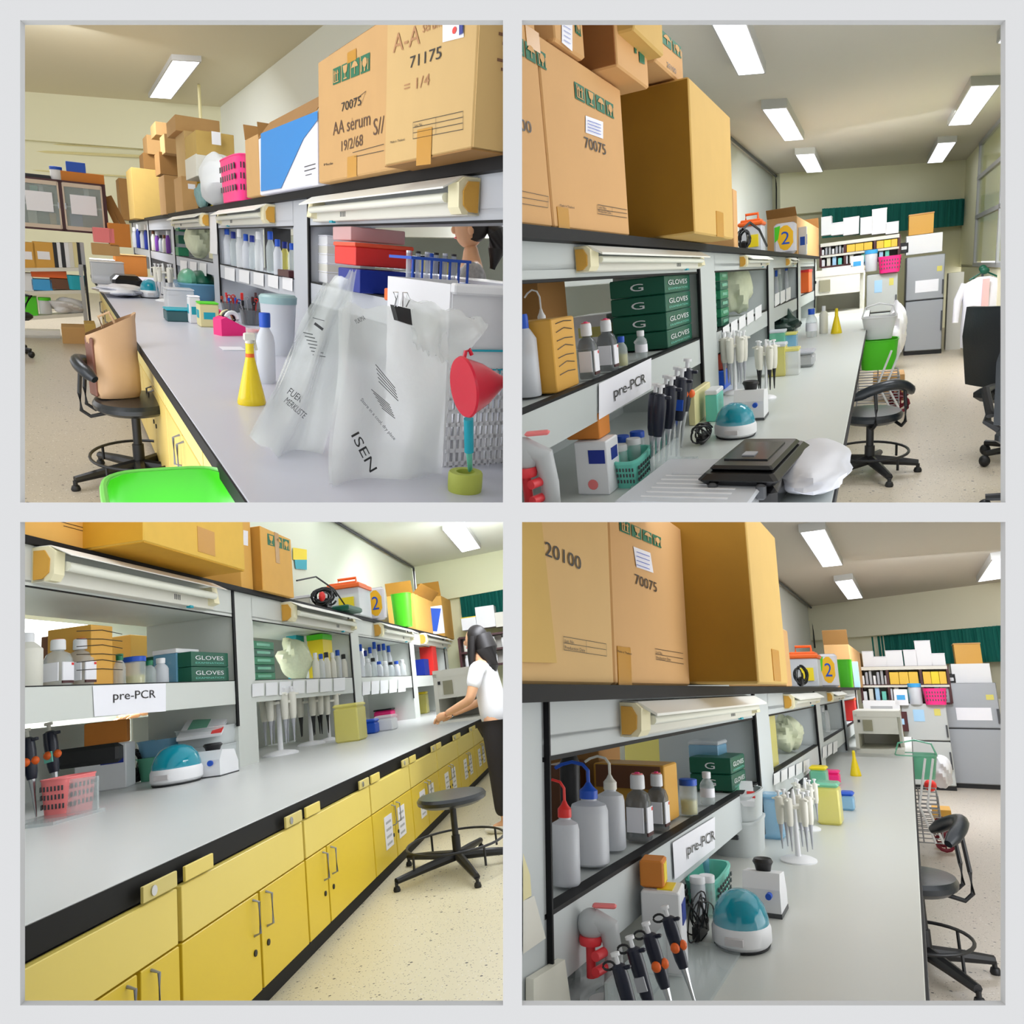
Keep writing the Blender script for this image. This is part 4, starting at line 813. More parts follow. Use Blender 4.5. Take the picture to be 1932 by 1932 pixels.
def piphelper(k, P, w, h, label, mbody='grey'):
    t = thing(k, 'pipette_controller', label, 'pipette controller', P, .3); b = MB(); b.use(mat('pcgrey', (188, 192, 194), .4))
    b.tube([(w * .1, 0, 0), (w * .1, 0, h * .3), (w * .12, 0, h * .6), (w * .05, 0, h * .8), (-w * .25, 0, h * .86)], [w * .2, w * .18, w * .17, w * .2, w * .2], 16); part(t, 'grip', b)
    b = MB(); b.use('pcgrey'); b.ball((-w * .28, 0, h * .82), (w * .26, w * .22, h * .13), 18, 10); part(t, 'head', b)
    b = MB(); b.use('salmon'); b.box((-w * .02, 0, h * .97), (w * .45, w * .2, h * .03), ch=.004); part(t, 'top_strip', b)
    b = MB(); b.use(mat('pcred', (235, 62, 70), .4))
    for z in (.62, .50): b.tube([(-w * .04, -.01, h * z), (-w * .19, -.04, h * z)], w * .085, 12)
    part(t, 'trigger', b)
    b = MB(); b.use('pcred'); b.lathe([(w * .2, h * .66), (w * .22, h * .70), (w * .2, h * .73)], (-w * .3, 0, 0)); b.tube([(-w * .3, 0, h * .7), (-w * .3, 0, h * .4)], w * .09, 10); part(t, 'nose', b)
    b = MB(); b.use(mat('pcdock', (214, 216, 216), .4)); b.lathe([(w * .42, 0), (w * .44, .02), (w * .36, .05)], n=24); part(t, 'dock', b)
P, m = at(k, 1040, XF + .07, ZW); piphelper(k, V(P.x, P.y, ZW), 100 * m, 250 * m, 'grey pipette controller with red triggers, upper right view')
P, m = on(k, 1196, 905, ZW); crate(k, P, 50 * m, .26, 46 * m, 'mint', 'mint green basket of small bottles under the shelf, upper right view', yaw=.05)
for i, (px, py, c) in enumerate([(1174, 905, 'white'), (1199, 893, 'white'), (1178, 888, 'blue'), (1206, 880, 'blue')]):
    Q, m2 = on(k, px, py, ZW); bottle(k, Q + V(0, 0, .01), 62 * m2, 26 * m2, 'jar', '%s jar in the mint basket, upper right view' % ['front white capped', 'rear white capped', 'front blue capped', 'rear blue capped'][i], c, 'clear')
# dark pipettes on their clear rack
Pr, m = on(k, 1258, 893, ZW); t = thing(k, 'pipette_rack', 'clear acrylic rack holding dark pipettes, upper right view', 'rack', Pr)
b = MB(); b.use('clear'); b.box((0, 0, .005), (70 * m, .42, .01)); b.box((0, 0, .05), (6 * m, .35, .08)); part(t, 'frame', b)
for i in range(7):
    f = i / 6; px = 1228 + 58 * f; py = 900 - 46 * f + (10 if i % 2 else 0); Q, m2 = on(k, px, py, ZW)
    pipette(k, V(Q.x, Q.y, ZW + .02), 165 * m2, '%s dark pipette with %s, upper right view' % (['first', 'second', 'third', 'fourth', 'fifth', 'sixth', 'seventh'][i], ['plain body', 'plain body', 'grey sticker', 'plain slim body', 'orange button', 'blue band', 'orange button'][i]), mat('pipdark', (18, 24, 44), .35), 'white', 'chrome', 'orange' if i in (4, 6) else None, group='dark pipettes on the clear rack, upper right view', labelm='silver' if i == 2 else ('blue' if i == 5 else None), tilt=(.12, 'Y'))
# teal centrifuge, vortex, black case, white bag, frosted lid
P, m = on(k, 1388, 822, ZW); centrifuge(k, V(P.x, P.y, ZW), 76 * m, 62 * m, 'teal domed mini centrifuge behind the black case, upper right view')
P, m = on(k, 1408, 800, ZW); vortex(k, V(P.x, P.y + .15, ZW), 66 * m, 74 * m, 'white vortex mixer with black cup behind the centrifuge, upper right view')
P, m = on(k, 1327, 836, ZW); cablebundle(k, P, (40 * m, .3, 44 * m), 'black cables left of the teal centrifuge, upper right view', 9)
def case(k, pa, pb, back, hp, label):
    A = pz(k, *pa, R[k]['zw']); B = pz(k, *pb, R[k]['zw']); m = mpp(k, A); h = hp * m; w = (B - A).length; yaw = math.atan2(B.y - A.y, B.x - A.x); d = back
    Pc = (A + B) / 2 + V(-math.sin(yaw), math.cos(yaw), 0) * d / 2; t = thing(k, 'carry_case', label, 'case', V(Pc.x, Pc.y, R[k]['zw']), yaw)
    b = MB(); b.use(mat('caseblack', (14, 14, 16), .22)); b.box((0, 0, h * .3), (w * .94, d * .94, h * .6), ch=.02); part(t, 'tray', b)
    b = MB(); b.use('caseblack'); b.box((0, 0, h * .72), (w, d, h * .26), ch=.025); b.box((0, 0, h * .9), (w * .8, d * .8, h * .14), ch=.02); part(t, 'lid', b)
    b = MB(); b.use(mat('casegloss', (52, 54, 58), .12)); b.box((-w * .02, 0, h * .975), (w * .56, d * .5, .006)); part(t, 'window', b)
    b = MB(); b.use('silver'); b.box((-w * .03, -d * .12, h * .98 + .004), (w * .16, d * .10, .003)); part(t, 'sticker', b)
    b = MB(); b.use('darkgrey'); b.box((w * .3, -d / 2, h * .5), (w * .12, .02, h * .35), ch=.006); b.box((-w * .3, -d / 2, h * .5), (w * .12, .02, h * .35), ch=.006); part(t, 'latch', b)
case(k, (1318, 965), (1468, 972), .46, 84, 'shiny black carry case in front of the centrifuge')
P, m = on(k, 1533, 905, ZW); pebble(k, 'white_plastic_bag', V(P.x, P.y, ZW), (136 * m, .62, 58 * m), mat('bagwhite', (214, 216, 224), .4, noise=(4, .05), bump=(8, .5)), 'crumpled white plastic bag beside the black case', 'bag', 4, .07)
A = pz(k, 1225, 965, ZW); m = mpp(k, A); B, m = on(k, 1330, 945, ZW)
t = thing(k, 'storage_tub', 'frosted tub with ribbed lid cut by the bottom edge, upper right view', 'tub', V(B.x, B.y - .02, ZW), -.05)
b = MB(); b.use('haze'); b.box((0, 0, 20 * m), (220 * m, .45, 40 * m), ch=.02); part(t, 'tub', b); b = MB(); b.use('frost'); b.box((0, 0, 43 * m), (228 * m, .5, 8 * m), ch=.012); b.box((0, .08, 49 * m), (130 * m, .10, 5 * m), ch=.008)
part(t, 'lid', b); b = MB(); b.use('white')
for i in range(6): b.box((0, -.2 + i * .045, 47.5 * m), (150 * m, .01, 1.5 * m))
part(t, 'lid_ribs', b, kind='stuff')
P, m = on(k, 1322, 790, ZW); plainbox(k, V(P.x, P.y, ZW), (.03, .35, 60 * m), 'cream folder leaning at the rack post, upper right view', 'cream', 'folder', 'folder')
# pipette stands and bits of the second bay
P, m = on(k, 1405, 742, ZW); carousel(k, V(P.x - .05, P.y, ZW), 118 * m, 44 * m, 'white pipette stand of second bay, upper right view', 'white pipette on the nearer stand, upper right view', 6)
P, m = on(k, 1446, 752, ZW); carousel(k, V(P.x, P.y, ZW), 110 * m, 36 * m, 'white pipette stand right of the nearer one, upper right view', 'white pipette on the farther stand, upper right view', 5, ('offwhite', 'white', 'black'))
P, m = on(k, 1366, 735, ZW); plainbox(k, V(P.x - .05, P.y + .1, ZW), (36 * m, .2, 34 * m), 'blue box below the second bay shelf, upper right view', 'blue', 'box'); plainbox(k, V(P.x - .05, P.y + .12, ZW + 35 * m), (30 * m, .16, 30 * m), 'red and black packet on the blue box, upper right view', 'rust', 'packet', lid=('black', .01))
P, m = on(k, 1362, 790, ZW); plainbox(k, V(P.x - .03, P.y, ZW), (22 * m, .15, 50 * m), 'tall mint bottle-like pack by the post, upper right view', 'mint', 'packet', lid=('white', .02))
for i, (px, py, w_, h_, c, l) in enumerate([(1468, 668, 28, 40, 'cleargreen', 'greenish clear tip box, back one of the cluster'), (1490, 664, 26, 32, 'clearblue', 'bluish clear tip box in the cluster'), (1466, 708, 34, 54, 'clearyellow', 'yellowish tip tub, front left of the cluster'), (1494, 706, 28, 44, 'haze', 'hazy tip tub, front right of the cluster')]):
    P, m = on(k, px, py, ZW); plainbox(k, P, (w_ * m, w_ * m * 1.3, h_ * m), l + ', upper right view', c, 'tip_box', 'tip box', lid=('clearyellow' if i % 2 else 'frost', .02))
P, m = on(k, 1522, 690, ZW); plainbox(k, P, (28 * m, .22, 24 * m), 'small grey instrument with white face on the worktop, upper right view', 'grey', 'instrument', 'instrument', lid=('silver', .02), ch=.02)
P, m = on(k, 1478, 640, ZW); pebble(k, 'tool_bundle', V(P.x, P.y, ZW), (54 * m, .5, 50 * m), mat('toolgreen', (42, 66, 58), .5, noise=(14, .5)), 'dark green cluttered tools under the third bay, upper right view', 'tools', 8, .3)
P, m = on(k, 1531, 636, ZW); bottle(k, P, 52 * m, 20 * m, 'schott', 'clear bottle with blue cap near the white hood, upper right view', 'blue', 'clear', 'paper')
P, m = on(k, 1554, 629, ZW); bottle(k, P, 50 * m, 15 * m, 'round', 'slim white bottle left of the yellow flask, upper right view', 'white', 'offwhite')
P, m = on(k, 1578, 629, ZW); bottle(k, P, 46 * m, 20 * m, 'cone', 'yellow spray flask in front of the white hood, upper right view', 'yellow', 'liquidyellow')
def hood(k, P, w, h, label, d=.9, post=True):
    t = thing(k, 'clean_hood', label, 'hood', P); b = MB(); b.use('offwhite')
    b.box((0, d / 2, h * .93), (w, d, h * .14)); b.box((-w * .46, d / 2, h * .5), (w * .08, d, h * .86)); b.box((0, d * .97, h * .5), (w, d * .06, h)); b.box((w * .46, d * .7, h * .5), (w * .08, d * .6, h * .86)); b.box((0, d / 2, .02), (w, d, .04)); part(t, 'cabinet', b)
    b = MB(); b.use('offwhite'); b.box((0, .02, h * .66), (w * .86, .03, h * .40)); part(t, 'front_panel', b)
    b = MB(); b.use(mat('hoodgrille', (150, 146, 120), .6)); b.box((-w * .2, -.002, h * .66), (w * .2, .02, h * .26)); part(t, 'grille', b)
    b = MB(); b.use('black'); b.box((-w * .38, -.004, h * .76), (w * .05, .02, h * .06)); part(t, 'switch', b)
    b = MB(); b.use('haze'); b.prism([(0, h * .9), (-.25, h * .35), (-.25, h * .3), (.02, h * .85)], 'x', w * .5, w * .52); part(t, 'side_shield', b)
P, m = on(k, 1572, 600, ZW); hood(k, V(P.x, P.y + .6, ZW), 100 * m, 88 * m, 'white clean bench hood with grey grille, upper right view')
# floor things right of the worktop
stool(k, pz(k, 1640, 893, FL), .44, .20, .24, .16, .30, 'black stool with raised backrest at the worktop edge, upper right view', back=(.5, -.85, .20), leg0=.1)
def wirecart(k, P, w, d, h, label, wheels=True, red=True):
    t = thing(k, 'folding_cart', label, 'cart', P); b = MB(); b.use(mat('wiresilver', (150, 150, 152), .3, .6)); z0 = h * .12
    for i in range(12):
        z = z0 + (h * .6 - z0) * i / 11; b.tube([(-w / 2, -d / 2, z), (w / 2, -d / 2, z), (w / 2, d / 2, z), (-w / 2, d / 2, z)], .005, 5, closed=True)
    part(t, 'wire_basket', b); b = MB(); b.use('wiresilver')
    for x, y in ((-.5, -.5), (.5, -.5), (.5, .5), (-.5, .5), (0, -.5), (0, .5), (.5, 0)): b.tube([(x * w, y * d, z0), (x * w, y * d, h * .6)], .006, 5)
    part(t, 'uprights', b); b = MB(); b.use('white'); b.tube([(w * .3, -d / 2, z0), (-w * .0, -d / 2 - .08, h * .5), (w * .3, -d / 2 - .1, h)], .010, 6); b.tube([(w * .5, -d / 2, z0), (w * .2, -d / 2 - .08, h * .5), (w * .5, -d / 2 - .1, h)], .010, 6); part(t, 'handle_bars', b)
    for x, y, z in ((w * .55, -d * .3, .09), (w * .5, d * .1, .09), (w * .55, -d * .1, .2)):
        b = MB(); b.use(mat('wheelred', (120, 20, 40), .5)); b.tube([(x + .07 * math.cos(a * PI / 6), y, z + .07 * math.sin(a * PI / 6)) for a in range(12)], .016, 6, closed=True)
        for a in range(4): b.tube([(x, y, z), (x + .07 * math.cos(a * PI / 2), y, z + .07 * math.sin(a * PI / 2))], .006, 4)
        part(t, 'wheel', b)
P = pz(k, 1655, 775, FL); wirecart(k, P, .36, .6, .62, 'wire shopping cart with dark red wheels beside the worktop, upper right view'); m = mpp(k, P)
crate(k, P + V(0, .0, .42), .34, .4, .27, 'lime', 'lime green basket standing in the wire cart, upper right view', holes=False)
crate(k, P + V(.0, .05, .70), .30, .3, .20, 'white', 'white handled basket above the lime green one, upper right view', holes=False, taper=.75, handle=True)
P, m = on(k, 1676, 757, FL); plainbox(k, V(P.x, P.y + .3, FL), (.3, .4, .26), 'brown carton on the floor behind the cart, upper right view', 'cardTR', 'cardboard_box')
P, m = on(k, 1694, 700, FL); pebble(k, 'plastic_bag', V(P.x - .02, P.y + .2, FL + .18), (32 * m, .4, 100 * m), mat('bagclear', (232, 232, 236), .3, alpha=.8), 'white plastic bag hanging off the cart, upper right view', 'bag', 6, .12)
def officechair(k, P, yaw, label, seat_h=.46, scale=1., text=True):
    t = thing(k, 'office_chair', label, 'chair', P, yaw); s = scale
    b = MB(); b.use('vinyl'); b.box((0, 0, seat_h * s), (.5 * s, .48 * s, .09 * s), ch=.03); part(t, 'seat', b)
    b = MB(); b.use('vinyl'); n = 8; vs = []; fs = []
    for j in range(9):
        z = seat_h + .08 + j / 8 * .52; ww = .25 * (1 if j < 6 else 1 - (j - 5) * .07)
        for i in range(n + 1):
            u = i / n * 2 - 1; vs.append((u * ww * s, (.24 + .04 * (1 - u * u) + j * .008) * s, z * s))
    o = len(vs); vs += [(x, y + .05 * s, z) for x, y, z in vs]
    for j in range(8):
        for i in range(n): a = j * (n + 1) + i; fs += [(a, a + 1, a + n + 2, a + n + 1), (o + a, o + a + n + 1, o + a + n + 2, o + a + 1)]
    for i in range(n): fs += [(i, o + i, o + i + 1, i + 1), (8 * (n + 1) + i, 8 * (n + 1) + i + 1, o + 8 * (n + 1) + i + 1, o + 8 * (n + 1) + i)]
    for j in range(8): a = j * (n + 1); fs += [(a, a + n + 1, o + a + n + 1, o + a), (a + n, o + a + n, o + a + 2 * n + 1, a + 2 * n + 1)]
    b.add(vs, fs, True); part(t, 'backrest', b)
    b = MB(); b.use('rubber')
    for sg in (-1, 1): 
        q = MB(); q.use('rubber'); q.tube([(sg * .24 * s, .05 * s, seat_h * s), (sg * .31 * s, .05 * s, (seat_h + .05) * s), (sg * .31 * s, -.12 * s, (seat_h + .22) * s), (sg * .31 * s, .16 * s, (seat_h + .24) * s), (sg * .27 * s, .25 * s, (seat_h + .12) * s)], .022 * s, 8); part(t, 'armrest', q)
    b.tube([(0, 0, .1), (0, 0, seat_h * s)], .03, 10); part(t, 'column', b)
    for i in range(5):
        a = .2 + i * 2 * PI / 5; q = MB(); q.use('rubber'); q.tube([(0, 0, .11), (.3 * s * math.cos(a), .3 * s * math.sin(a), .09)], .03, 8, r2=.02); lg = part(t, 'leg', q)
        q = MB(); q.use('rubber'); q.ball((.3 * s * math.cos(a), .3 * s * math.sin(a), .04), (.035, .035, .04), 10, 8); part(lg, 'caster', q)
    if text:
        b = MB(); b.use('silver')
        for i, w_ in enumerate(('SCIENCE', 'LABORATORY', 'CENTER')): letters(b, w_, (.10 * s, (.345) * s, (seat_h + .38 - i * .06) * s), (-.2 * s, 0, 0), (0, 0, .03 * s))
        part(t, 'back_lettering', b)
    return t
P = pz(k, 1905, 905, FL); officechair(k, V(P.x + .16, P.y + .5, FL), 2.2, 'black office chair facing the counter, further of two, upper right view')
P = pz(k, 1900, 990, FL); officechair(k, V(P.x + .22, P.y + .2, FL), 2.9, 'black office chair with shiny slanting back, nearest the right edge', text=False)
# counter, lab coat, right wall with windows
A = pz(k, 1836, 600, -.72)
t = thing(k, 'side_counter', 'white topped side counter at the right edge, upper right view', 'counter', V(A.x, A.y, FL))
b = MB(); b.use(mat('countertop', (214, 220, 232), .25)); b.box((.6, -2.2, .66), (1.2, 4.6, .05), ch=.006); part(t, 'top', b)
b = MB(); b.use('white'); b.box((.62, -2.2, .32), (1.1, 4.4, .63)); part(t, 'base', b); b = MB(); b.use('cream'); b.box((.05, -2.2, .58), (.02, 4.4, .1)); part(t, 'drawer_front', b)
def labcoat(k, P, w, h, label):
    t = thing(k, 'lab_coat', label, 'coat', P); b = MB(); b.use(mat('coatwhite', (228, 228, 236), .8)); n = 20; prof = [(0, .42, .24), (.3, .44, .24), (.6, .42, .22), (.82, .46, .2), (.92, .40, .16), (.98, .2, .1), (1., .12, .06)]; vs = []; fs = []
    for z, a, d in prof:
        for i in range(n):
            th = 2 * PI * i / n; q = 1 + .07 * math.sin(5 * th + 1) * (1.1 - z); vs.append((a * w * q * math.cos(th), d * w * q * math.sin(th), z * h))
    for j in range(len(prof) - 1):
        for i in range(n): fs.append((j * n + i, j * n + (i + 1) % n, (j + 1) * n + (i + 1) % n, (j + 1) * n + i))
    b.add(vs, fs, True); part(t, 'body', b)
    for sg in (-1, 1): q = MB(); q.use('coatwhite'); q.tube([(sg * w * .38, 0, h * .92), (sg * w * .52, -.02, h * .7), (sg * w * .56, -.04, h * .38)], [w * .09, w * .09, w * .07], 10); part(t, 'sleeve', q)
    q = MB(); q.use(mat('coatpink', (240, 190, 190), .8)); q.box((w * .02, -w * .235, h * .72), (w * .14, .02, h * .5)); part(t, 'lapel_stripe', q)
    q = MB(); q.use('darkgreen'); q.tube([(-w * .3, 0, h * .97), (-w * .05, 0, h * 1.06), (0, 0, h * 1.12), (w * .05, 0, h * 1.06), (w * .3, 0, h * .97)], .012, 6); q.ball((0, -.02, h * 1.08), (w * .1, .03, h * .05), 10, 6); part(t, 'hanger', q)
P, m = on(k, 1850, 672, FL); P = V(P.x, P.y, FL); labcoat(k, P + V(0, .1, .12), 78 * m, 128 * m, 'white lab coat with pink lapel on a stand, right side of upper right view')
t = thing(k, 'coat_stand', 'thin coat stand carrying the white lab coat', 'stand', P + V(0, .3, 0)); b = MB(); b.use('darkgrey'); b.tube([(0, 0, 0), (0, 0, 1.15)], .015, 8); part(t, 'pole', b); b = MB(); b.use('darkgreen'); b.ball((0, 0, 1.17), .05, 10, 8); b.tube([(-.12, 0, 1.05), (0, 0, 1.02), (.12, 0, 1.05)], .01, 6); part(t, 'hooks', b)
XR = xat(k, 1866, 14.0, 1.2)
poly(k, 'wall_right', [(XR, 1.0, FL), (XR, 17.6, FL), (XR, 17.6, -.2), (XR, 1.0, -.2)], 'wallTR', .1)
poly(k, 'wall_right', [(XR, 15.3, -.25), (XR, 18.0, -.25), (XR, 18.0, r['ce']), (XR, 15.3, r['ce'])], 'wallTR', .1)
t = thing(k, 'window_wall', 'grey framed window panes at the right edge, upper right view', 'window', (XR, 0, -.2)); t['kind'] = 'structure'
b = MB(); b.use('grey')
for y in (15.2, 12.4, 9.6, 6.8): b.box((0, y, .95), (.05, .10, 1.9))
for z in (0, .75, 1.35, 1.86): b.box((0, 11, z), (.05, 8.6, .06))
part(t, 'frame', b)
for y in (13.8, 11.0, 8.2):
    b = MB(); b.use(mat('paneglass', (205, 212, 150), .15, alpha=.75)); b.box((.01, y, .95), (.01, 2.7, 1.8)); part(t, 'pane', b)
gbox(k, gT, 1785, 662, 1810, 515, 13.4, .3, 'white drawer tower right of the tall refrigerator, upper right view', 'offwhite', 'drawer_tower', 'drawers')
# ------------------------------------------------------------------ lower right view
k = 'BR'; r = R[k]; ZB = r['zt']; XF = r['xp']; ZS = r['zs'] + .006; ZW = r['zw']; FL = r['fl']; LR = ', lower right view'
X0 = XF + .02; y1160 = yat(k, 1160, X0, ZB)
t, P, w, h = carton(k, X0, ZB, 930, 1160, 900, .4, 1, 'brown carton printed 20100 at the left edge' + LR, m='cardlightBR', y0=.86, y1=y1160 - .005, zt=.62, tapes=[(.13, 0, .16, .17)])
onface(k, t, P, X0, 1, [('text', '20100', 1029, 1048, 1097, 1076, 28), ('line', 1063, 1201, 1144, 1215, 1), ('line', 1064, 1213, 1144, 1226, 1), ('line', 1064, 1226, 1145, 1238, 1), ('line', 1144, 1215, 1145, 1238, 1), ('line', 1063, 1201, 1064, 1226, 1), ('line', 1106, 1208, 1107, 1232, 1), ('text', 'Lot. No.', 1066, 1212, 1084, 1215, 6), ('text', 'Production Date', 1066, 1224, 1104, 1230, 6)], 'printed_number')
fb = MB(); fb.use('cardtanBR'); q = [px_(k, a, b_, X0 + .004) - P for a, b_ in ((940, 960), (1012, 960), (1043, 1251), (930, 1248))]; fb.add(q + [v + V(.008, 0, 0) for v in q], [(0, 1, 2, 3), (7, 6, 5, 4), (0, 1, 5, 4), (1, 2, 6, 5), (2, 3, 7, 6), (3, 0, 4, 7)]); part(t, 'overlapping_flap', fb, label='yellowish cardboard flap')
t, P, w, h = carton(k, X0, ZB, 1160, 1302, 960, .4, 1, 'brown carton printed 70075 with white label' + LR, y0=y1160 + .002, zt=px_(k, 1275, 990, X0).z, tapes=[(.1, 0, .18, .14)])
icons(k, t, P, X0, 1, 1166, 978, 1247, 1015, 24)
onface(k, t, P, X0, 1, [('text', '70075', 1199, 1102, 1240, 1118, 20), ('text', 'Made in Thailand', 1165, 1230, 1192, 1236, 4), ('line', 1236, 1224, 1289, 1233, 1), ('line', 1237, 1234, 1289, 1243, 1), ('line', 1238, 1244, 1290, 1253, 1), ('text', 'Production Date', 1239, 1243, 1266, 1247, 5), ('text', 'Lot No.', 1238, 1233, 1250, 1235, 5)], 'printed_number')
papersheet(k, t, P, X0, 1, [(1195, 1031), (1227, 1043), (1233, 1081), (1201, 1070)], name='white_label'); onface(k, t, P, X0 + .003, 1, [('line', 1201, 1041 + i * 8, 1226, 1050 + i * 8, 1.3) for i in range(4)], 'label_print', 'blue')
XT = X0 + .20; ya = yat(k, 1433, XT, ZB); yb = yat(k, 1487, XT, ZB); zt_ = px_(k, 1480, 1046, XT).z + .03
P = V(XT - .2, (ya + yb) / 2, ZB + .005); t = thing(k, 'cardboard_box', 'tall tan carton with broad dark ochre side' + LR, 'box', P)
b = MB(); b.use('cardtanBR'); b.box((0, 0, (zt_ - P.z) / 2), (.40, yb - ya, zt_ - P.z), ch=.005); part(t, 'body', b)
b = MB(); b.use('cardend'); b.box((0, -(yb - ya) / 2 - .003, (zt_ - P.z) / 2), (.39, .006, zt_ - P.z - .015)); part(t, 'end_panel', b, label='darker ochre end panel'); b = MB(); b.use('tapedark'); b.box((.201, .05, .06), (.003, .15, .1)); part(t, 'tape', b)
carton(k, XF + .04, ZB, 1486, 1495, 1190, .3, 1, 'narrow carton sliver beyond the tall tan carton' + LR)
handlecrate(k, 1522, 78, 56, 'clear box with orange handled lid on the board' + LR); two(k, 1566, 62, 34, 'white and yellow packet with blue figure 2' + LR)
P, m = at(k, 1512, XF + .04, ZB); cablebundle(k, P, (26 * m, 60 * m, 44 * m), 'dark net of cables beyond the tall tan carton' + LR, 4)
P, m = at(k, 1598, XF - .02, ZB); crate(k, P, 26 * m, 30 * m, 50 * m, 'lime', 'lime green tub next to the figure 2 packet' + LR, holes=False)
t, P, w, h = carton(k, XF - .02, ZB, 1610, 1636, 1222, .3, 1, 'open brown carton with a blue sheet' + LR, flaps=[(0, -1, 1.2)]); P, m = at(k, 1618, XF + .02, ZB); plainbox(k, P, (10 * m, .1, 48 * m), 'white and lavender flat box against the open carton' + LR, 'lightblue', 'flat_box')
P, m = at(k, 1560, XF - .4, ZB + .30); plainbox(k, P, (64 * m, .5, 12 * m), 'white wall unit above the board boxes' + LR, 'white', 'wall_unit', 'appliance')
# shelf
P, h_, w_ = sfloat(k, 1068, 58, 160); bottle(k, P, h_ * 1.22, w_, 'wash', 'wash bottle with red cap and spout' + LR, 'red', 'frost', fill=('white', .45))
P, h_, w_ = sfloat(k, 1114, 78, 152, inset=.03); bottle(k, P, h_ * 1.28, w_, 'wash', 'large wash bottle with blue cap and blue bent spout' + LR, 'blue', 'frost', fill=('white', .5)); mb = MB(); 
P, h_, w_ = sfloat(k, 1155, 56, 140, inset=.05); bottle(k, P, h_ * 1.25, w_, 'wash', 'wash bottle with white cap right of the blue capped one' + LR, 'offwhite', 'frost')
P, h_, w_ = sfloat(k, 1078, 40, 190, inset=.22); bottle(k, P, h_, w_, 'round', 'dark brown bottle with white cap behind the wash bottles' + LR, 'white', 'black')
for px, hp, wp, l in ((1207, 122, 46, 'larger, left of two media bottles with pink marked cap' + LR), (1243, 104, 38, 'smaller, right of two media bottles with pink marked cap' + LR)):
    P, h_, w_ = sfloat(k, px, wp, hp, inset=.03); bottle(k, P, h_, w_, 'media', l, 'white', 'glassdark', 'paper')
_, P, d_ = shelfbox(k, 1258, 1282, 1443, .22, 'tall ochre carton standing open behind the media bottles' + LR, 'ocre', 'cardboard_box', inset=.06, lid=None)
b = MB(); b.use('brown'); b.box((0, -d_[1] / 2 - .004, d_[2] * .78), (.2, .006, d_[2] * .4)); o = put(k, 'shadow_panel', b, None, P, 0, 'dark inner side of the ochre carton' + LR, 'panel')  # flat dark sheet painted for the shade in the carton's opening
P, h_, w_ = sfloat(k, 1301, 34, 66); bottle(k, P, h_, w_, 'jar', 'jar with bright blue lid at the shelf edge' + LR, 'blue', 'clear', fill=('clearyellow', .4))
P, h_, w_ = sfloat(k, 1336, 28, 60); bottle(k, P, h_, w_, 'schott', 'clear jar with white cap right of the blue lidded jar' + LR, 'white', 'clear', 'paper')
P, h_, w_ = sfloat(k, 1340, 60, 80, inset=.10); plainbox(k, P, (w_, .16, h_), 'frosted tub with pale lid before the green cartons' + LR, 'clearblue', 'storage_tub', lid=('haze', .015))
gloves(k, 1383, 1408, 1428, 2, ['lower', 'upper'], .16, 'lower right view', 'two dark green cartons' + LR)
for px, w_, h_, c, nm, l, dx in ((1108, 98, 110, 'carddarkBR', 'cardboard_box', 'brown carton behind the wash bottles' + LR, .38), (1070, 30, 100, 'brown', 'cardboard_box', 'dark brown carton in the rack corner' + LR, .36), (1322, 74, 74, 'rust', 'box', 'red orange box behind the frosted tub' + LR, .38), (1232, 84, 70, 'clearyellow', 'box', 'pale yellow tray stack seen through the rack' + LR, .6)):
    P, m = at(k, px, XF - dx, ZS); plainbox(k, P, (w_ * m, .2, h_ * m), l, c, nm)
P, m = at(k, 1270, XF - .7, ZS); bottle(k, P, 120 * m, 36 * m, 'round', 'blue water jug seen through the rack' + LR, 'sky', 'clearblue')
_t = thing(k, 'wall_outlet', 'cream socket plate on the near end panel, bottom left corner' + LR, 'socket', px_(k, 1030, 1850, XF + .003)); P = px_(k, 1030, 1850, XF + .003)
b = MB(); q = [px_(k, a, c_, XF + .003) - P for a, c_ in ((992, 1845), (1052, 1808), (1064, 1895), (1064, 1960), (992, 1960))]; b.use(mat('socketcream', (228, 226, 212), .4)); b.add(q + [v + V(.014, 0, 0) for v in q], [(0, 1, 2, 3, 4), (9, 8, 7, 6, 5)] + [(i, (i + 1) % 5, (i + 1) % 5 + 5, i + 5) for i in range(5)]); part(_t, 'plate', b)
P = px_(k, 1010, 1740, XF + .003); _t = thing(k, 'paper_patch', 'pale taped paper patch on the near end panel' + LR, 'paper', P); papersheet(k, _t, P, XF + .003, 1, [(987, 1700), (1008, 1690), (1030, 1770), (987, 1800)], 'offwhite', 'sheet'); papersheet(k, _t, P, XF + .003, 1, [(987, 1610), (1000, 1650), (1003, 1690), (987, 1700)], 'cream', 'torn_edge')
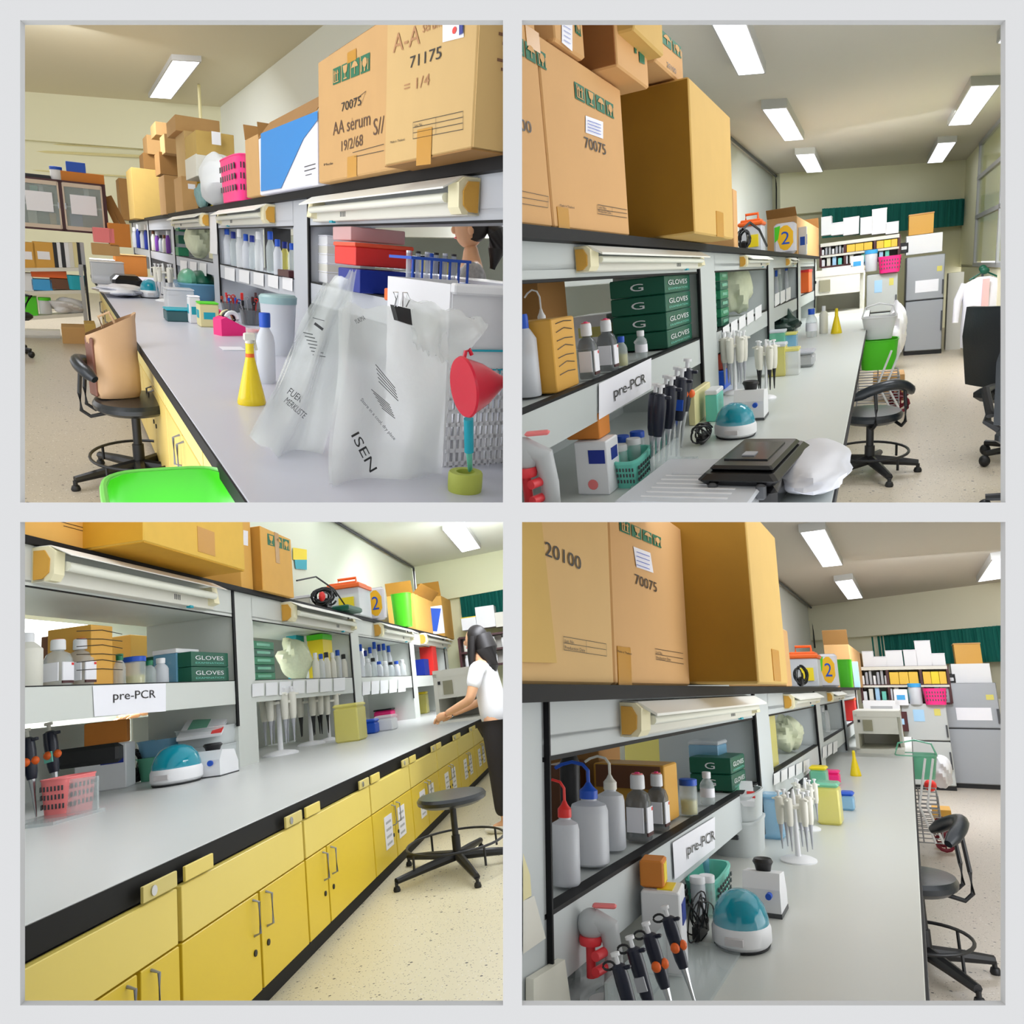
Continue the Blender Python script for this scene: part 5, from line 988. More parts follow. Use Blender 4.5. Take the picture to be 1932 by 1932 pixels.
# worktop under the near shelf
P, m = at(k, 1150, XF + .05, ZW); piphelper(k, V(P.x, P.y, ZW), 104 * m, 222 * m, 'grey pipette controller with red triggers on its dock' + LR)
b = MB(); b.use('green'); b.lathe([(.03, 0), (.012, .06), (.016, .07), (.001, .10)], n=10); P, m = at(k, 1162, XF + .16, ZW); put(k, 'small_figure', b, None, V(P.x, P.y, ZW), 0, 'small green cone ornament at the pipette controller' + LR, 'ornament')
P, m = on(k, 1108, 1880, ZW); pebble(k, 'plastic_bag', V(P.x, P.y, ZW), (100 * m, .3, 70 * m), mat('bagclear2', (205, 210, 210), .25, alpha=.5), 'crumpled clear bag in the bottom left corner' + LR, 'bag', 15, .2)
P, m = at(k, 1258, XF + .055, ZW); P = V(P.x, P.y, ZW); w = 72 * m; h = 142 * m
t = thing(k, 'white_box', 'white box with blue sticker and yellow notes on its top' + LR, 'box', P, .15); b = MB(); b.use('white'); b.box((0, 0, h / 2), (w, w * 1.2, h), ch=.004); part(t, 'body', b); b = MB(); b.use('deepblue'); b.box((w * .505, w * .1, h * .7), (.003, w * .7, h * .26)); part(t, 'blue_sticker', b); b = MB(); b.use('yellow'); b.box((w * .1, 0, h + .001), (w * .4, w * .8, .002)); part(t, 'yellow_note', b)
P3 = P + V(-.02, .0, h + .002); t = thing(k, 'cardboard_box', 'orange brown carton on the white box' + LR, 'box', P3, .15); b = MB(); b.use('cardorange'); b.box((0, 0, 24 * m), (w * .62, w * .8, 48 * m), ch=.004); part(t, 'body', b); b = MB(); b.use('yellow'); b.box((w * .313, 0, 24 * m), (.002, w * .5, 34 * m)); part(t, 'sticker', b)
P, m = at(k, 1340, XF + .02, ZW); crate(k, V(P.x, P.y, ZW), 62 * m, .3, 50 * m, 'mint', 'mint green basket of jars beside the white box' + LR, yaw=.05)
for i, (px, py, c, c2) in enumerate([(1316, 1730, 'white', 'clear'), (1298, 1745, 'white', 'frost'), (1305, 1712, 'blue', 'clearblue')]):
    Q, m2 = at(k, px + 22, XF + [.05, .03, -.03][i], ZW); bottle(k, Q + V(0, 0, .01), 66 * m2, 28 * m2, 'jar', '%s jar by the mint basket' % ['white capped clear', 'white capped frosted', 'blue capped'][i] + LR, c, c2)
for i, (px, py, hh) in enumerate([(1233, 2025, 165), (1262, 1992, 165), (1292, 1958, 160), (1326, 1915, 152)]):
    Q, m2 = on(k, px - 8, py, ZW); Q = V(Q.x, Q.y, ZW); pp = pipette(k, Q, hh * 1.25 * m2, '%s dark pipette from the left%s' % (ORD[i], [', plain body', ', with grey sticker', ', with orange button', ', with orange button, top right'][i]) + LR, 'pipdark', 'white', 'chrome', 'orange' if i > 1 else None, group='dark pipettes on the clear rack' + LR, labelm='silver' if i == 1 else None, tilt=(-.30, 'Y'))
    b = MB(); b.use('rubber'); H_ = hh * 1.25 * m2; b.tube([(-.10 * H_ + .06 * H_ * math.cos(a * PI / 6), 0, .9 * H_ + .035 * H_ * math.sin(a * PI / 6)) for a in range(12)], .006 * H_ * 2, 5, closed=True); part(pp, 'finger_ring', b)
P, m = on(k, 1262, 1905, ZW); t = thing(k, 'pipette_rack', 'clear acrylic rack holding the dark pipettes' + LR, 'rack', V(P.x, P.y, ZW)); b = MB(); b.use('clear'); b.box((0, .05, .004), (.13, .7, .008)); part(t, 'foot', b); b = MB(); b.use('clear'); b.box((-.05, .05, .05), (.006, .5, .1)); part(t, 'holder', b)
P, m = on(k, 1390, 1800, ZW); centrifuge(k, V(P.x, P.y + .07, ZW), 112 * m, 100 * m, 'teal domed mini centrifuge at the front of the worktop' + LR)
P, m = on(k, 1432, 1742, ZW); vortex(k, V(P.x, P.y + .12, ZW), 84 * m, 100 * m, 'white vortex mixer behind the teal centrifuge' + LR, yaw=.0)
P, m = on(k, 1328, 1800, ZW); cablebundle(k, V(P.x - .03, P.y + .1, ZW), (34 * m, .3, 90 * m), 'black cables between mint basket and centrifuge' + LR, 12)
def greybin(k, P, w, d, h, label, top=True):
    t = thing(k, 'storage_bin', label, 'bin', P); b = MB(); b.use(mat('bingrey', (196, 202, 202), .4)); b.basket(w, d, h, .006, .92, rim=.03); part(t, 'tub', b)
    b = MB(); b.use('darkgrey'); b.box((0, -d / 2 * .965, h * .62), (w * .3, .01, h * .16), ch=.004); part(t, 'grip_hole', b); return t
P, m = at(k, 1398, XF - .04, ZW); P = V(P.x, P.y, ZW); greybin(k, P, 84 * m, .3, 56 * m, 'lower grey bin with grip hole behind the mixer' + LR); greybin(k, P + V(0, 0, 58 * m), 84 * m, .3, 46 * m, 'upper grey bin holding printed cards' + LR)
t = thing(k, 'card_pack', 'white card with green print and red corner in the upper grey bin' + LR, 'card', P + V(0, -.05, 100 * m), .2, tilt=(.25, 'X')); b = MB(); b.use('white'); b.box((0, 0, .01), (70 * m, .2, .02)); part(t, 'card', b); b = MB(); b.use('cleargreen'); b.box((-.01, 0, .021), (30 * m, .1, .002)); part(t, 'green_print', b); b = MB(); b.use('red'); b.box((30 * m, -.04, .021), (14 * m, .06, .003)); part(t, 'red_corner', b)
P, m = on(k, 1507, 1624, ZW); carousel(k, V(P.x, P.y, ZW), 128 * m, 66 * m, 'white pipette carousel with round base, nearest stand' + LR, 'white pipette on the nearest carousel' + LR, 6)
P, m = on(k, 1535, 1565, ZW); carousel(k, V(P.x - .02, P.y, ZW), 92 * m, 44 * m, 'second white pipette stand behind the nearest carousel' + LR, 'white pipette on the second stand' + LR, 5)
for px, py, w_, h_, c, cc, l in ((1462, 1580, 40, 70, 'clearblue', 'clearblue', 'clear bluish tub left of the carousel'), (1549, 1500, 30, 46, 'cleargreen', 'yellow', 'tip box with yellow lid'), (1568, 1553, 42, 66, 'clearyellow', 'cleargreen', 'cream tip tub right of the second stand'), (1601, 1528, 24, 26, 'clearblue', 'blue', 'small blue tube rack on the worktop'), (1572, 1480, 26, 20, 'pink', 'pink', 'pink tape dispenser far on the worktop')):
    P, m = on(k, px, py, ZW); plainbox(k, V(P.x, P.y, ZW), (w_ * m, w_ * m * 1.3, h_ * m), l + LR, c, 'tip_box', 'tip box', lid=(cc, .02), ch=.01)
P, m = on(k, 1572, 1478, ZW); toolcluster(k, V(P.x - .2, P.y, ZW), (50 * m, .5, 50 * m), 'dark cluttered tools under the third bay' + LR, ['darkgreen', 'black', 'silver', 'green'], 10)
P, m = on(k, 1615, 1464, ZW); bottle(k, P, 46 * m, 20 * m, 'cone', 'yellow spray flask left of the white hood' + LR, 'yellow', 'liquidyellow')
P, m = on(k, 1657, 1432, ZW); hood(k, V(P.x, P.y + .6, ZW), 88 * m, 84 * m, 'white clean bench hood with grey grille' + LR)
# farther shelves
for px0, px1, pyt, c, l, nm in ((1452, 1470, 1350, 'clearyellow', 'lime yellow packet on second bay shelf', 'packet'),):
    shelfbox(k, px0, px1, pyt, .14, l + LR, c, nm, 'packet')
P, m = at(k, 1488, XF - .10, ZS); pebble(k, 'bag_of_tubes', P, (56 * m, .4, 66 * m), 'bagpale', 'pale plastic bag on the second bay shelf' + LR, 'bag', 6, .12)
packs(k, 1508, 1530, 3, 44, [('offwhite', 'white'), ('frost', 'black')], '{} jar at the end of second bay shelf' + LR, 'second bay jars' + LR, XF - .06, ZS, 5)
packs(k, 1546, 1580, 5, 50, [('frost', 'blue'), ('clear', 'white'), ('haze', 'black')], '{} bottle on third bay shelf' + LR, 'third bay bottles' + LR, XF - .08, ZS, 6)
P, m = at(k, 1601, XF - .1, ZS); plainbox(k, P, (.2, .5, 36 * m), 'bright red box on the fourth bay shelf' + LR, 'red', 'box', lid=('orange', .03))
for X0_, X1_, ya_, yb_2, n_ in ((1460, 1530, 1460, 1430, 5), (1552, 1582, 1410, 1396, 3)):
    P = px_(k, X0_, ya_, XF + .004); t = thing(k, 'note_row', 'row of pale notes on the %s bay shelf front' % ('second' if n_ == 5 else 'third') + LR, 'notes', P)
    for i in range(n_):
        a = X0_ + (X1_ - X0_) * i / n_; b_ = X0_ + (X1_ - X0_) * (i + .8) / n_; f = lambda x: ya_ + (yb_2 - ya_) * (x - X0_) / (X1_ - X0_)
        papersheet(k, t, P, XF + .004, 1, [(a, f(a)), (b_, f(b_)), (b_, f(b_) + 20), (a, f(a) + 22)], 'white', 'note')
# floor
stool(k, pz(k, 1752, 1838, FL) + V(0, 0, 0), .46, .19, .22, .17, .32, 'black round stool with curved raised backrest right of the worktop' + LR, back=(.95, .15, .27), leg0=-.9)
P = pz(k, 1750, 1600, FL); wirecart(k, P + V(-.02, 0, 0), .30, .6, .80, 'wire shopping cart with dark red wheels beside the worktop' + LR); m = mpp(k, P)
crate(k, P + V(.0, .0, .60), .34, .4, .2, 'cleargreen', 'pale green handled crate on the wire cart' + LR, holes=False, taper=.8, handle=True)
P, m = on(k, 1772, 1576, FL); plainbox(k, V(P.x + .05, P.y + .3, FL), (32 * m, .3, 42 * m), 'ochre carton on the floor right of the cart' + LR, 'ocre', 'cardboard_box', mark='tapedark')
P, m = on(k, 1782, 1560, FL); pebble(k, 'plastic_bag', V(P.x + .05, P.y + .3, FL + .35), (36 * m, .3, 60 * m), 'bagclear', 'clear plastic bag with red content over the ochre carton' + LR, 'bag', 16, .12); b = MB(); b.use('red'); b.ball((0, 0, 0), .06, 10, 8); put(k, 'red_ball', b, None, V(P.x - .08, P.y + .0, FL + .40), 0, 'round red object hanging beside the cart' + LR, 'ball')
poly(k, 'wall_right', [(2.6, 1.0, FL), (2.6, 16, FL), (2.6, 16, r['ce']), (2.6, 1.0, r['ce'])], 'wallBR', .1)
gbox(k, gB, 1786, 664, 1812, 510, 13.2, .3, 'white drawer tower at the right edge' + LR, 'offwhite', 'drawer_tower', 'drawers')
# ------------------------------------------------------------------ people
def skinmesh(verts, edges, radii, root=0, sub=2):
    me = bpy.data.meshes.new('figure'); me.from_pydata([tuple(v) for v in verts], edges, []); ob = bpy.data.objects.new('figure', me); C.objects.link(ob)
    md = ob.modifiers.new('skin', 'SKIN'); md.use_smooth_shade = True; md.branch_smoothing = .6; ob.modifiers.new('sub', 'SUBSURF').levels = sub
    for i, sv in enumerate(me.skin_vertices[0].data):
        r_ = radii[i]; sv.radius = (r_, r_) if not isinstance(r_, tuple) else r_; sv.use_root = (i == root)
    dg = bpy.context.evaluated_depsgraph_get(); dg.update(); ev = bpy.data.meshes.new_from_object(ob.evaluated_get(dg))
    out = ([tuple(v.co) for v in ev.vertices], [tuple(p.vertices) for p in ev.polygons]); bpy.data.objects.remove(ob); return out
def person(k, P, yaw, H, label, arms, lean=0., shirt=(235, 236, 238), trousers=(38, 34, 34), hair='long', shirtn='shirtwhite', legs=True, turn=0., clip_=False):
    """faces +y; arms = (left elbow, left wrist, right elbow, right wrist) in units of the height"""
    t = thing(k, 'person', label, 'person', P, yaw); L = lean
    S_ = lambda v: Vector((v[0], v[1] + max(0, v[2] - .5) * L, v[2])) * H
    sk = mat('skin', (222, 170, 130), .5)
    V_ = [(0, 0, .53), (0, 0, .62), (0, .005, .72), (0, 0, .80), (0, .005, .85), (0, .012, .885)]
    E = [(0, 1), (1, 2), (2, 3), (3, 4), (4, 5)]; Rr = [.075, .066, .075, .05, .03, .03]
    for sg, e, w in ((-1, arms[0], arms[1]), (1, arms[2], arms[3])):
        i = len(V_); V_ += [(sg * .10, 0, .795), e, w]; Rr += [.036, .025, .017]; E += [(3, i), (i, i + 1), (i + 1, i + 2)]
    if legs:
        for sg in (-1, 1):
            i = len(V_); V_ += [(sg * .05, 0, .49), (sg * .055, .005, .28), (sg * .055, -.005, .045), (sg * .06, .07, .02)]; Rr += [.055, .036, .022, .018]; E += [(0, i), (i, i + 1), (i + 1, i + 2), (i + 2, i + 3)]
    vs, fs = skinmesh([S_(v) for v in V_], E, [r_ * H for r_ in Rr]); b = MB(); b.use(sk); b.add(vs, fs, True)
    hc = S_((0, .018, .935)); ct, st_ = math.cos(turn), math.sin(turn)
    def hd(x, y, z): return (hc.x + (x * ct - y * st_) * H, hc.y + (x * st_ + y * ct) * H, hc.z + z * H)
    def blob(mb, c, r_, n=16, m=12, f=None):
        i0 = len(mb.v); mb.ball((0, 0, 0), 1, n, m); 
        for i in range(i0, len(mb.v)):
            p = mb.v[i]; q = (c[0] + p[0] * r_[0], c[1] + p[1] * r_[1], c[2] + p[2] * r_[2])
            if f: q = f(q)
            mb.v[i] = hd(*q)
    def jaw(q): 
        s = 1 - .35 * max(0, -q[2] / .065) ** 1.5; return (q[0] * s, q[1] * (1 if q[1] < 0 else 1 - .1 * max(0, q[2] / .07)), q[2])
    blob(b, (0, 0, 0), (.043, .052, .067), 20, 16, jaw); blob(b, (0, .052, -.008), (.008, .012, .014), 10, 6); blob(b, (-.044, -.005, -.005), (.006, .012, .018), 8, 6); blob(b, (.044, -.005, -.005), (.006, .012, .018), 8, 6)
    for sg, e, w in ((-1, arms[0], arms[1]), (1, arms[2], arms[3])):      # hands: palm, four fingers, thumb
        E0, W0 = S_(e), S_(w); d = (W0 - E0).normalized(); side = d.cross(V(0, 0, 1)).normalized(); dn = V(0, 0, -1); u = H
        b.tube([W0, W0 + d * .03 * u, W0 + d * .055 * u], [.014 * u, .021 * u, .018 * u], 10)
        for q, (o, ln) in enumerate(((-.015, .034), (-.005, .042), (.005, .040), (.014, .032))):
            s0 = W0 + d * .05 * u + side * o * u; b.tube([s0, s0 + d * ln * .5 * u + dn * .003 * u, s0 + d * ln * .85 * u + dn * .016 * u], [.0062 * u, .0056 * u, .0045 * u], 7)
        s0 = W0 + d * .018 * u + side * -sg * .016 * u; b.tube([s0, s0 + (d * .5 - side * sg * .8) * .02 * u, s0 + (d * .9 - side * sg * .6) * .034 * u], [.008 * u, .0065 * u, .005 * u], 7)
    part(t, 'body', b)
    f = MB(); f.use('black')
    for sg in (-1, 1): blob(f, (sg * .018, .046, .008), (.006, .005, .003), 8, 6); blob(f, (sg * .018, .047, .020), (.010, .004, .002), 8, 4)
    part(t, 'eyes_and_brows', f, kind='stuff'); f = MB(); f.use('salmon'); blob(f, (0, .046, -.034), (.013, .006, .004), 8, 6); part(t, 'mouth', f)
    hb = MB(); hb.use('hair'); blob(hb, (0, -.012, .014), (.050, .058, .064), 20, 14, lambda q: (q[0], q[1] - (.030 if q[2] < .012 and q[1] > 0 else 0) - max(0, q[1] - .02) * .35, q[2]))
    if hair == 'long': hb.tube([hd(0, -.04, .02), hd(0, -.058, -.05), hd(0, -.062, -.14), hd(0, -.055, -.24)], [.05 * H, .058 * H, .05 * H, .02 * H], 14); hb.tube([hd(-.038, .0, .02), hd(-.042, .01, -.07), hd(-.04, .02, -.18)], [.022 * H, .022 * H, .010 * H], 10); hb.tube([hd(.038, .0, .02), hd(.042, .01, -.07), hd(.04, .02, -.18)], [.022 * H, .022 * H, .010 * H], 10)
    if hair == 'pony': hb.tube([hd(0, -.06, .015), hd(0, -.095, .0), hd(0, -.105, -.06), hd(0, -.09, -.13)], [.018 * H, .032 * H, .034 * H, .010 * H], 12)
    if hair == 'bun': hb.ball(hd(0, -.055, .055), .026 * H, 12, 8)
    part(t, 'hair', hb)
    if hair == 'pony': q = MB(); q.use('black'); q.ball(hd(0, -.068, .014), .02 * H, 10, 6); part(t, 'hair_tie', q)
    if clip_: q = MB(); q.use('sky'); q.box(hd(0, -.03, .085), (.03 * H, .05 * H, .05 * H), ch=.004); part(t, 'hair_clip', q)
    V2 = [(0, 0, .46), (0, 0, .62), (0, .005, .72), (0, 0, .80), (0, 0, .825)]; R2 = [.086, .078, .088, .055, .036]; E2 = [(0, 1), (1, 2), (2, 3), (3, 4)]
    for sg, e in ((-1, arms[0]), (1, arms[2])):
        s0 = Vector((sg * .10, 0, .795)); e0 = Vector(e); i = len(V2); V2 += [tuple(s0), tuple(s0 + (e0 - s0) * .7)]; R2 += [.045, .038]; E2 += [(3, i), (i, i + 1)]
    vs, fs = skinmesh([S_(v) for v in V2], E2, [r_ * H for r_ in R2]); b = MB(); b.use(mat(shirtn, shirt, .8, noise=(40, .5) if shirtn == 'patterned' else None)); b.add(vs, fs, True); part(t, 'shirt', b)
    if legs:
        V3 = [(0, 0, .56)]; R3 = [.084]; E3 = []
        for sg in (-1, 1): i = len(V3); V3 += [(sg * .052, 0, .47), (sg * .056, .005, .28), (sg * .056, 0, .07)]; R3 += [.066, .05, .044]; E3 += [(0, i), (i, i + 1), (i + 1, i + 2)]
        vs, fs = skinmesh([S_(v) for v in V3], E3, [r_ * H for r_ in R3]); b = MB(); b.use(mat('trousers', trousers, .8)); b.add(vs, fs, True); part(t, 'trousers', b)
        for sg in (-1, 1): b = MB(); b.use('offwhite'); b.ball((sg * .058 * H, .035 * H, .018 * H), (.028 * H, .075 * H, .022 * H), 14, 8); part(t, 'shoe', b)
    return t
# ------------------------------------------------------------------ yellow base cabinets
def cabinets(k, units, x, ztop, zdr, zbot, label, mt, doorm, s, keys=True):
    for i, (ya, yb, split, papers) in enumerate(units):
        t = thing(k, 'base_cabinet', label % ORD[i], 'cabinet', V(x, (ya + yb) / 2, zbot)); w = yb - ya; X = lambda o: s * o
        b = MB(); b.use('black'); b.box((X(-.28), 0, (ztop - zbot) / 2), (.5, w - .002, ztop - zbot)); part(t, 'carcass', b)
        b = MB(); b.use(mt); b.box((X(0), 0, (zdr + ztop) / 2 - zbot), (.04, w - .032, ztop - zdr - .006), ch=.003); dr = part(t, 'drawer', b)
        if keys:
            b = MB(); b.use(mat('lockplate', (214, 198, 120), .5)); b.box((X(.024), w * .5 - .14, ztop - zbot + .035), (.012, .22, .055), ch=.002); lp = part(dr, 'label_plate', b)
            b = MB(); b.use(mt); b.box((X(.024), -w * .5 + .14, ztop - zbot + .035), (.012, .22, .055), ch=.002); part(dr, 'label_plate', b)
            b = MB(); b.use('chrome'); b.tube([(X(.03), w * .5 - .19, ztop - zbot + .035), (X(.036), w * .5 - .19, ztop - zbot + .035)], .018, 12); part(dr, 'lock', b)
        cuts = [-w / 2] + [c * w - w / 2 for c in split] + [w / 2]
        for j in range(len(cuts) - 1):
            a, c = cuts[j], cuts[j + 1]; b = MB(); b.use(doorm); b.box((X(0), (a + c) / 2, (zdr - zbot) / 2), (.04, c - a - .022, zdr - zbot - .008), ch=.003); dd = part(t, 'door', b)
            hy = (c - .07) if j == 0 else (a + .07); zz = zdr - zbot
            b = MB(); b.use('steel'); b.tube([(X(.02), hy, zz - .02), (X(.05), hy, zz - .03), (X(.05), hy, zz - .16), (X(.02), hy, zz - .17)], .006, 6); part(dd, 'handle', b)
            b = MB(); b.use('black'); b.tube([(X(.02), hy, zz - .24), (X(.026), hy, zz - .24)], .014, 10); part(dd, 'lock', b)
            if papers: b = MB(); b.use('paper'); b.box((X(.022), (a + c) / 2 + (-.1 if j else .1), zz * .55), (.002, .22, zz * .55)); b.use('grey'); [b.box((X(.0235), (a + c) / 2 + (-.1 if j else .1), zz * (.35 + q * .12)), (.001, .14, zz * .04)) for q in range(4)]; part(dd, 'paper_notice', b, kind='stuff')
# ------------------------------------------------------------------ lower left view
k = 'BL'; r = R[k]; ZB = r['zt']; XF = r['xp']; ZS = r['zs'] + .006; ZW = r['zw']; FL = r['fl']; LL = ', lower left view'
mat('cabyellow', (234, 212, 108), .42, noise=(2, .03)); mat('dooryellow', (226, 196, 48), .42, noise=(2, .04))
xc = -1.67
dy = [yat(k, p, xc, -.7) for p in (330, 567, 694, 769, 821)]; per = dy[1] - dy[0]
ys = [dy[0] - per * 1.0] + dy + [dy[-1] + 1.25, dy[-1] + 2.5, dy[-1] + 3.7]
us = []
for i in range(len(ys) - 1):
    us.append((ys[i], ys[i + 1], {0: [.72], 1: [.54]}.get(i, [.5]), i >= 3))
# doors are cut where the photograph cuts them
cut_px = {0: 253, 1: 484, 2: 613, 3: 758}
us2 = []
for i, (a, b_, sp, pp) in enumerate(us):
    if i in cut_px and i != 3: sp = [max(.1, min(.9, (yat(k, cut_px[i], xc, -.95) - a) / (b_ - a)))]
    us2.append((a, b_, sp, pp))
cabinets(k, us2, xc, -.60, -.80, -1.215, '%s yellow base cabinet from the left edge' + LL, 'cabyellow', 'dooryellow', 1)
mb = MB(); mb.use('edge_black'); mb.box((xc - .03, 8, FL + .04), (.04, 13.2, .085)); put(k, 'cabinet_plinth', mb, None, (0, 0, 0), 0, 'black plinth strip along the foot of the yellow cabinets', 'plinth')
X0 = XF - .02
t, P, w, h = carton(k, X0, ZB, 10, 203, 900, .7, 1, 'brown carton at the top left corner over the strip lamp' + LL, y0=3.4, zt=2.6); onface(k, t, P, X0, 1, [('line', 110, 983, 190, 1004, 1.2), ('line', 120, 992, 192, 1011, 1.2)], 'printed_table')
Qa, Qb = pz(k, 281, 1022, ZB), pz(k, 455, 1080, ZB); XT = (Qa.x + Qb.x) / 2; P = V(XT - .6, (Qa.y + Qb.y) / 2, ZB + .01); wd = Qb.y - Qa.y
t = thing(k, 'cardboard_box', 'large tan carton jutting past the board, underside visible' + LL, 'box', P); b = MB(); b.use('cardtanBL'); b.box((0, 0, .55), (1.2, wd, 1.1), ch=.01); part(t, 'body', b)
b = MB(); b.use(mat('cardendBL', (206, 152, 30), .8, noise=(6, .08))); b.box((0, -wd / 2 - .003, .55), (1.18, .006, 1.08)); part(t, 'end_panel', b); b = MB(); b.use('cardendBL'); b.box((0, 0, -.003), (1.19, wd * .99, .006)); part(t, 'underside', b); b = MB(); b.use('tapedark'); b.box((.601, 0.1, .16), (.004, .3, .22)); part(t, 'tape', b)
t, P, w, h = carton(k, X0 + .02, ZB, 456, 478, 960, .6, 1, 'narrow brown carton with white sticker next to the jutting carton' + LL, zt=2.3); papersheet(k, t, P, X0 + .02, 1, [(459, 1000), (468, 1002), (468, 1030), (459, 1028)], name='white_label')
XQ = X0 + .12; t, P, w, h = carton(k, XQ, ZB, 497, 555, 1005, .3, 1, 'brown carton with green marks standing alone after the jutting carton' + LL, zt=px_(k, 500, 996, XQ).z)
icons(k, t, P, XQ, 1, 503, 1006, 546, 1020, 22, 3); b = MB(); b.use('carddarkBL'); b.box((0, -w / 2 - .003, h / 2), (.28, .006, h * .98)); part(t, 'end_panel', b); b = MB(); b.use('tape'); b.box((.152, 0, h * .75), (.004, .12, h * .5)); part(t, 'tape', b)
P = px_(k, 566, 1054, r['wx'] + .02); t = thing(k, 'wall_note', 'yellow and green note on the wall above the rack' + LL, 'note', P); papersheet(k, t, P, r['wx'] + .02, 1, [(553, 1033), (579, 1037), (579, 1056), (553, 1056)], 'yellow', 'yellow_half'); papersheet(k, t, P, r['wx'] + .02, 1, [(556, 1056), (579, 1056), (579, 1075), (558, 1073)], 'teal', 'green_half')
P, m = at(k, 575, XF - .5, ZB); plainbox(k, P, (60 * m, .8, 26 * m), 'pale flat cartons behind the cables on the board' + LL, 'offwhite', 'flat_box', lid=('white', .04))
P, m = at(k, 612, XF - .05, ZB); cablebundle(k, P, (50 * m, .6, 46 * m), 'dark tangle of cables on the board' + LL, 14); b = MB(); b.use('red'); b.ball((0, 0, 0), (.05, .05, .07), 8, 6); put(k, 'red_plug', b, None, P + V(.1, -.35, .14), 0, 'red plug among the dark cables' + LL, 'plug')
mb = MB(); mb.use('black'); mb.tube([(0, -1.0, .3), (.05, -.4, .42), (.1, .2, .30), (.12, .7, .05)], .012, 6); put(k, 'cable', mb, None, P, 0, 'single thin cable arching over the tangle' + LL, 'cable')
P, m = at(k, 655, XF + .05, ZB); b = MB(); b.use('darkgreen'); b.box((0, 0, 5 * m), (34 * m, .7, 10 * m), ch=.02); put(k, 'tray', b, None, P, 0, 'flat dark green tray at the board edge' + LL, 'tray')
handlecrate(k, 660, 78, 70, 'clear box with orange handled lid on the board' + LL, X=XF - .2); two(k, 712, 62, 36, 'white and yellow packet with blue figure 2' + LL, X=XF + .02)
P, m = at(k, 762, XF + .0, ZB); crate(k, P, 36 * m, 34 * m, 62 * m, 'lime', 'lime green tub beyond the figure 2 packet' + LL, holes=False)
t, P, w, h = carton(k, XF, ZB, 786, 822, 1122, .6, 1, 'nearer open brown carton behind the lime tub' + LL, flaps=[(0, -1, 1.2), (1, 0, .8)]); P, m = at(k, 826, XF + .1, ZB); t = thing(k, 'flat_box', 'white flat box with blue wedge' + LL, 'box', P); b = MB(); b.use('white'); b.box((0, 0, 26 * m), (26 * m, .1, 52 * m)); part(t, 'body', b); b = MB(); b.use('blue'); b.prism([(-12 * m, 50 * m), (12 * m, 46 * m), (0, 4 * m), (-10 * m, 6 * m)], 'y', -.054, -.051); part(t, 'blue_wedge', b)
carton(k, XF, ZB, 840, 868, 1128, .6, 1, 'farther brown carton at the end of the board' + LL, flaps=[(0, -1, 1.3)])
# shelf of the near bay
P, h_, w_ = sfloat(k, 50, 54, 108, inset=.12); bottle(k, P, h_, w_, 'round', 'white bottle cut by the left edge' + LL, 'white', 'offwhite')
for px, l in ((109, 'left one of two media bottles, nearer the edge' + LL), (152, 'right one of two media bottles, beside the ochre carton' + LL)):
    P, h_, w_ = sfloat(k, px, 42, 92, inset=.12); bottle(k, P, h_, w_, 'media', l, 'white', 'clear', 'paper')
_, P, d_ = shelfbox(k, 172, 213, 1178, .35, 'tall ochre carton with handwriting beside the media bottles' + LL, 'ocre', 'cardboard_box', inset=.12); m = mpp(k, P)
mb = MB(); mb.use('ink')
for i in range(6): mb.tube([(d_[0] / 2 + .004, -.3, (28 + 14 * i) * m), (d_[0] / 2 + .004, .0, (31 + 14 * i + 3 * (i % 2)) * m), (d_[0] / 2 + .004, .25, (29 + 14 * i) * m)], .003, 4)
put(k, 'handwriting', mb, None, P, 0, 'dark handwriting on the ochre carton' + LL, 'handwriting')
P, m = at(k, 90, XF - .8, ZS); plainbox(k, V(P.x, P.y + .35, ZS), (100 * m, .3, 118 * m), 'dark brown carton high behind the media bottles' + LL, 'brown', 'cardboard_box')
P, m = at(k, 88, XF - .85, ZS); plainbox(k, V(P.x, P.y, ZS), (90 * m, .3, .24), 'ochre carton low behind the media bottles' + LL, 'carddarkBL', 'cardboard_box')
for px, w_, h_, c, cc, kd, l in ((226, 22, 60, 'clear', 'green', 'schott', 'clear tube bottle with green cap'), (254, 40, 55, 'clear', 'blue', 'jar', 'jar with wide blue lid'), (282, 24, 46, 'clear', 'green', 'schott', 'small clear bottle with green cap'), (304, 28, 50, 'frost', 'white', 'schott', 'white capped jar')):
    P, H2, W2 = sfloat(k, px, w_, h_, inset=.14); bottle(k, P, H2, W2, kd, l + ' on the near shelf' + LL, cc, c, fill=('clearyellow', .35) if kd == 'jar' else None)
P, h_, w_ = sfloat(k, 334, 46, 58, inset=.16); plainbox(k, P, (w_, .4, h_), 'clear tub with white lid by the green cartons' + LL, 'clearblue', 'storage_tub', lid=('white', .04))
gloves(k, 362, 432, 1228, 2, ['lower', 'upper'], .5, 'lower left view', 'two green glove cartons' + LL)
for i, (px, w_, h_, c, dx) in enumerate(((140, 40, 120, 'ocre', 1.5), (235, 70, 130, 'cardBL', 1.6), (300, 60, 120, 'ocre', 1.7), (200, 40, 100, 'cardtanBL', 1.9), (380, 60, 90, 'cream', 1.8))):
    P, m = at(k, px, XF - dx, ZS - .1); plainbox(k, V(P.x, P.y, ZS - .1), (w_ * m, .4, h_ * m), ['slim ochre', 'wide brown', 'ochre', 'tan', 'cream'][i] + ' carton seen through the near rack bay' + LL, c, 'cardboard_box')
person(k, V(XF - 2.0, yat(k, 310, XF - 2.0, .4) , ZS - 1.35), 2.4, 1.95, 'person bending behind the rack, dark hair with a blue clip', ((-.16, .05, .62), (-.12, .16, .60), (.16, .05, .62), (.12, .18, .60)), legs=False, hair='bun', clip_=True, lean=.3)
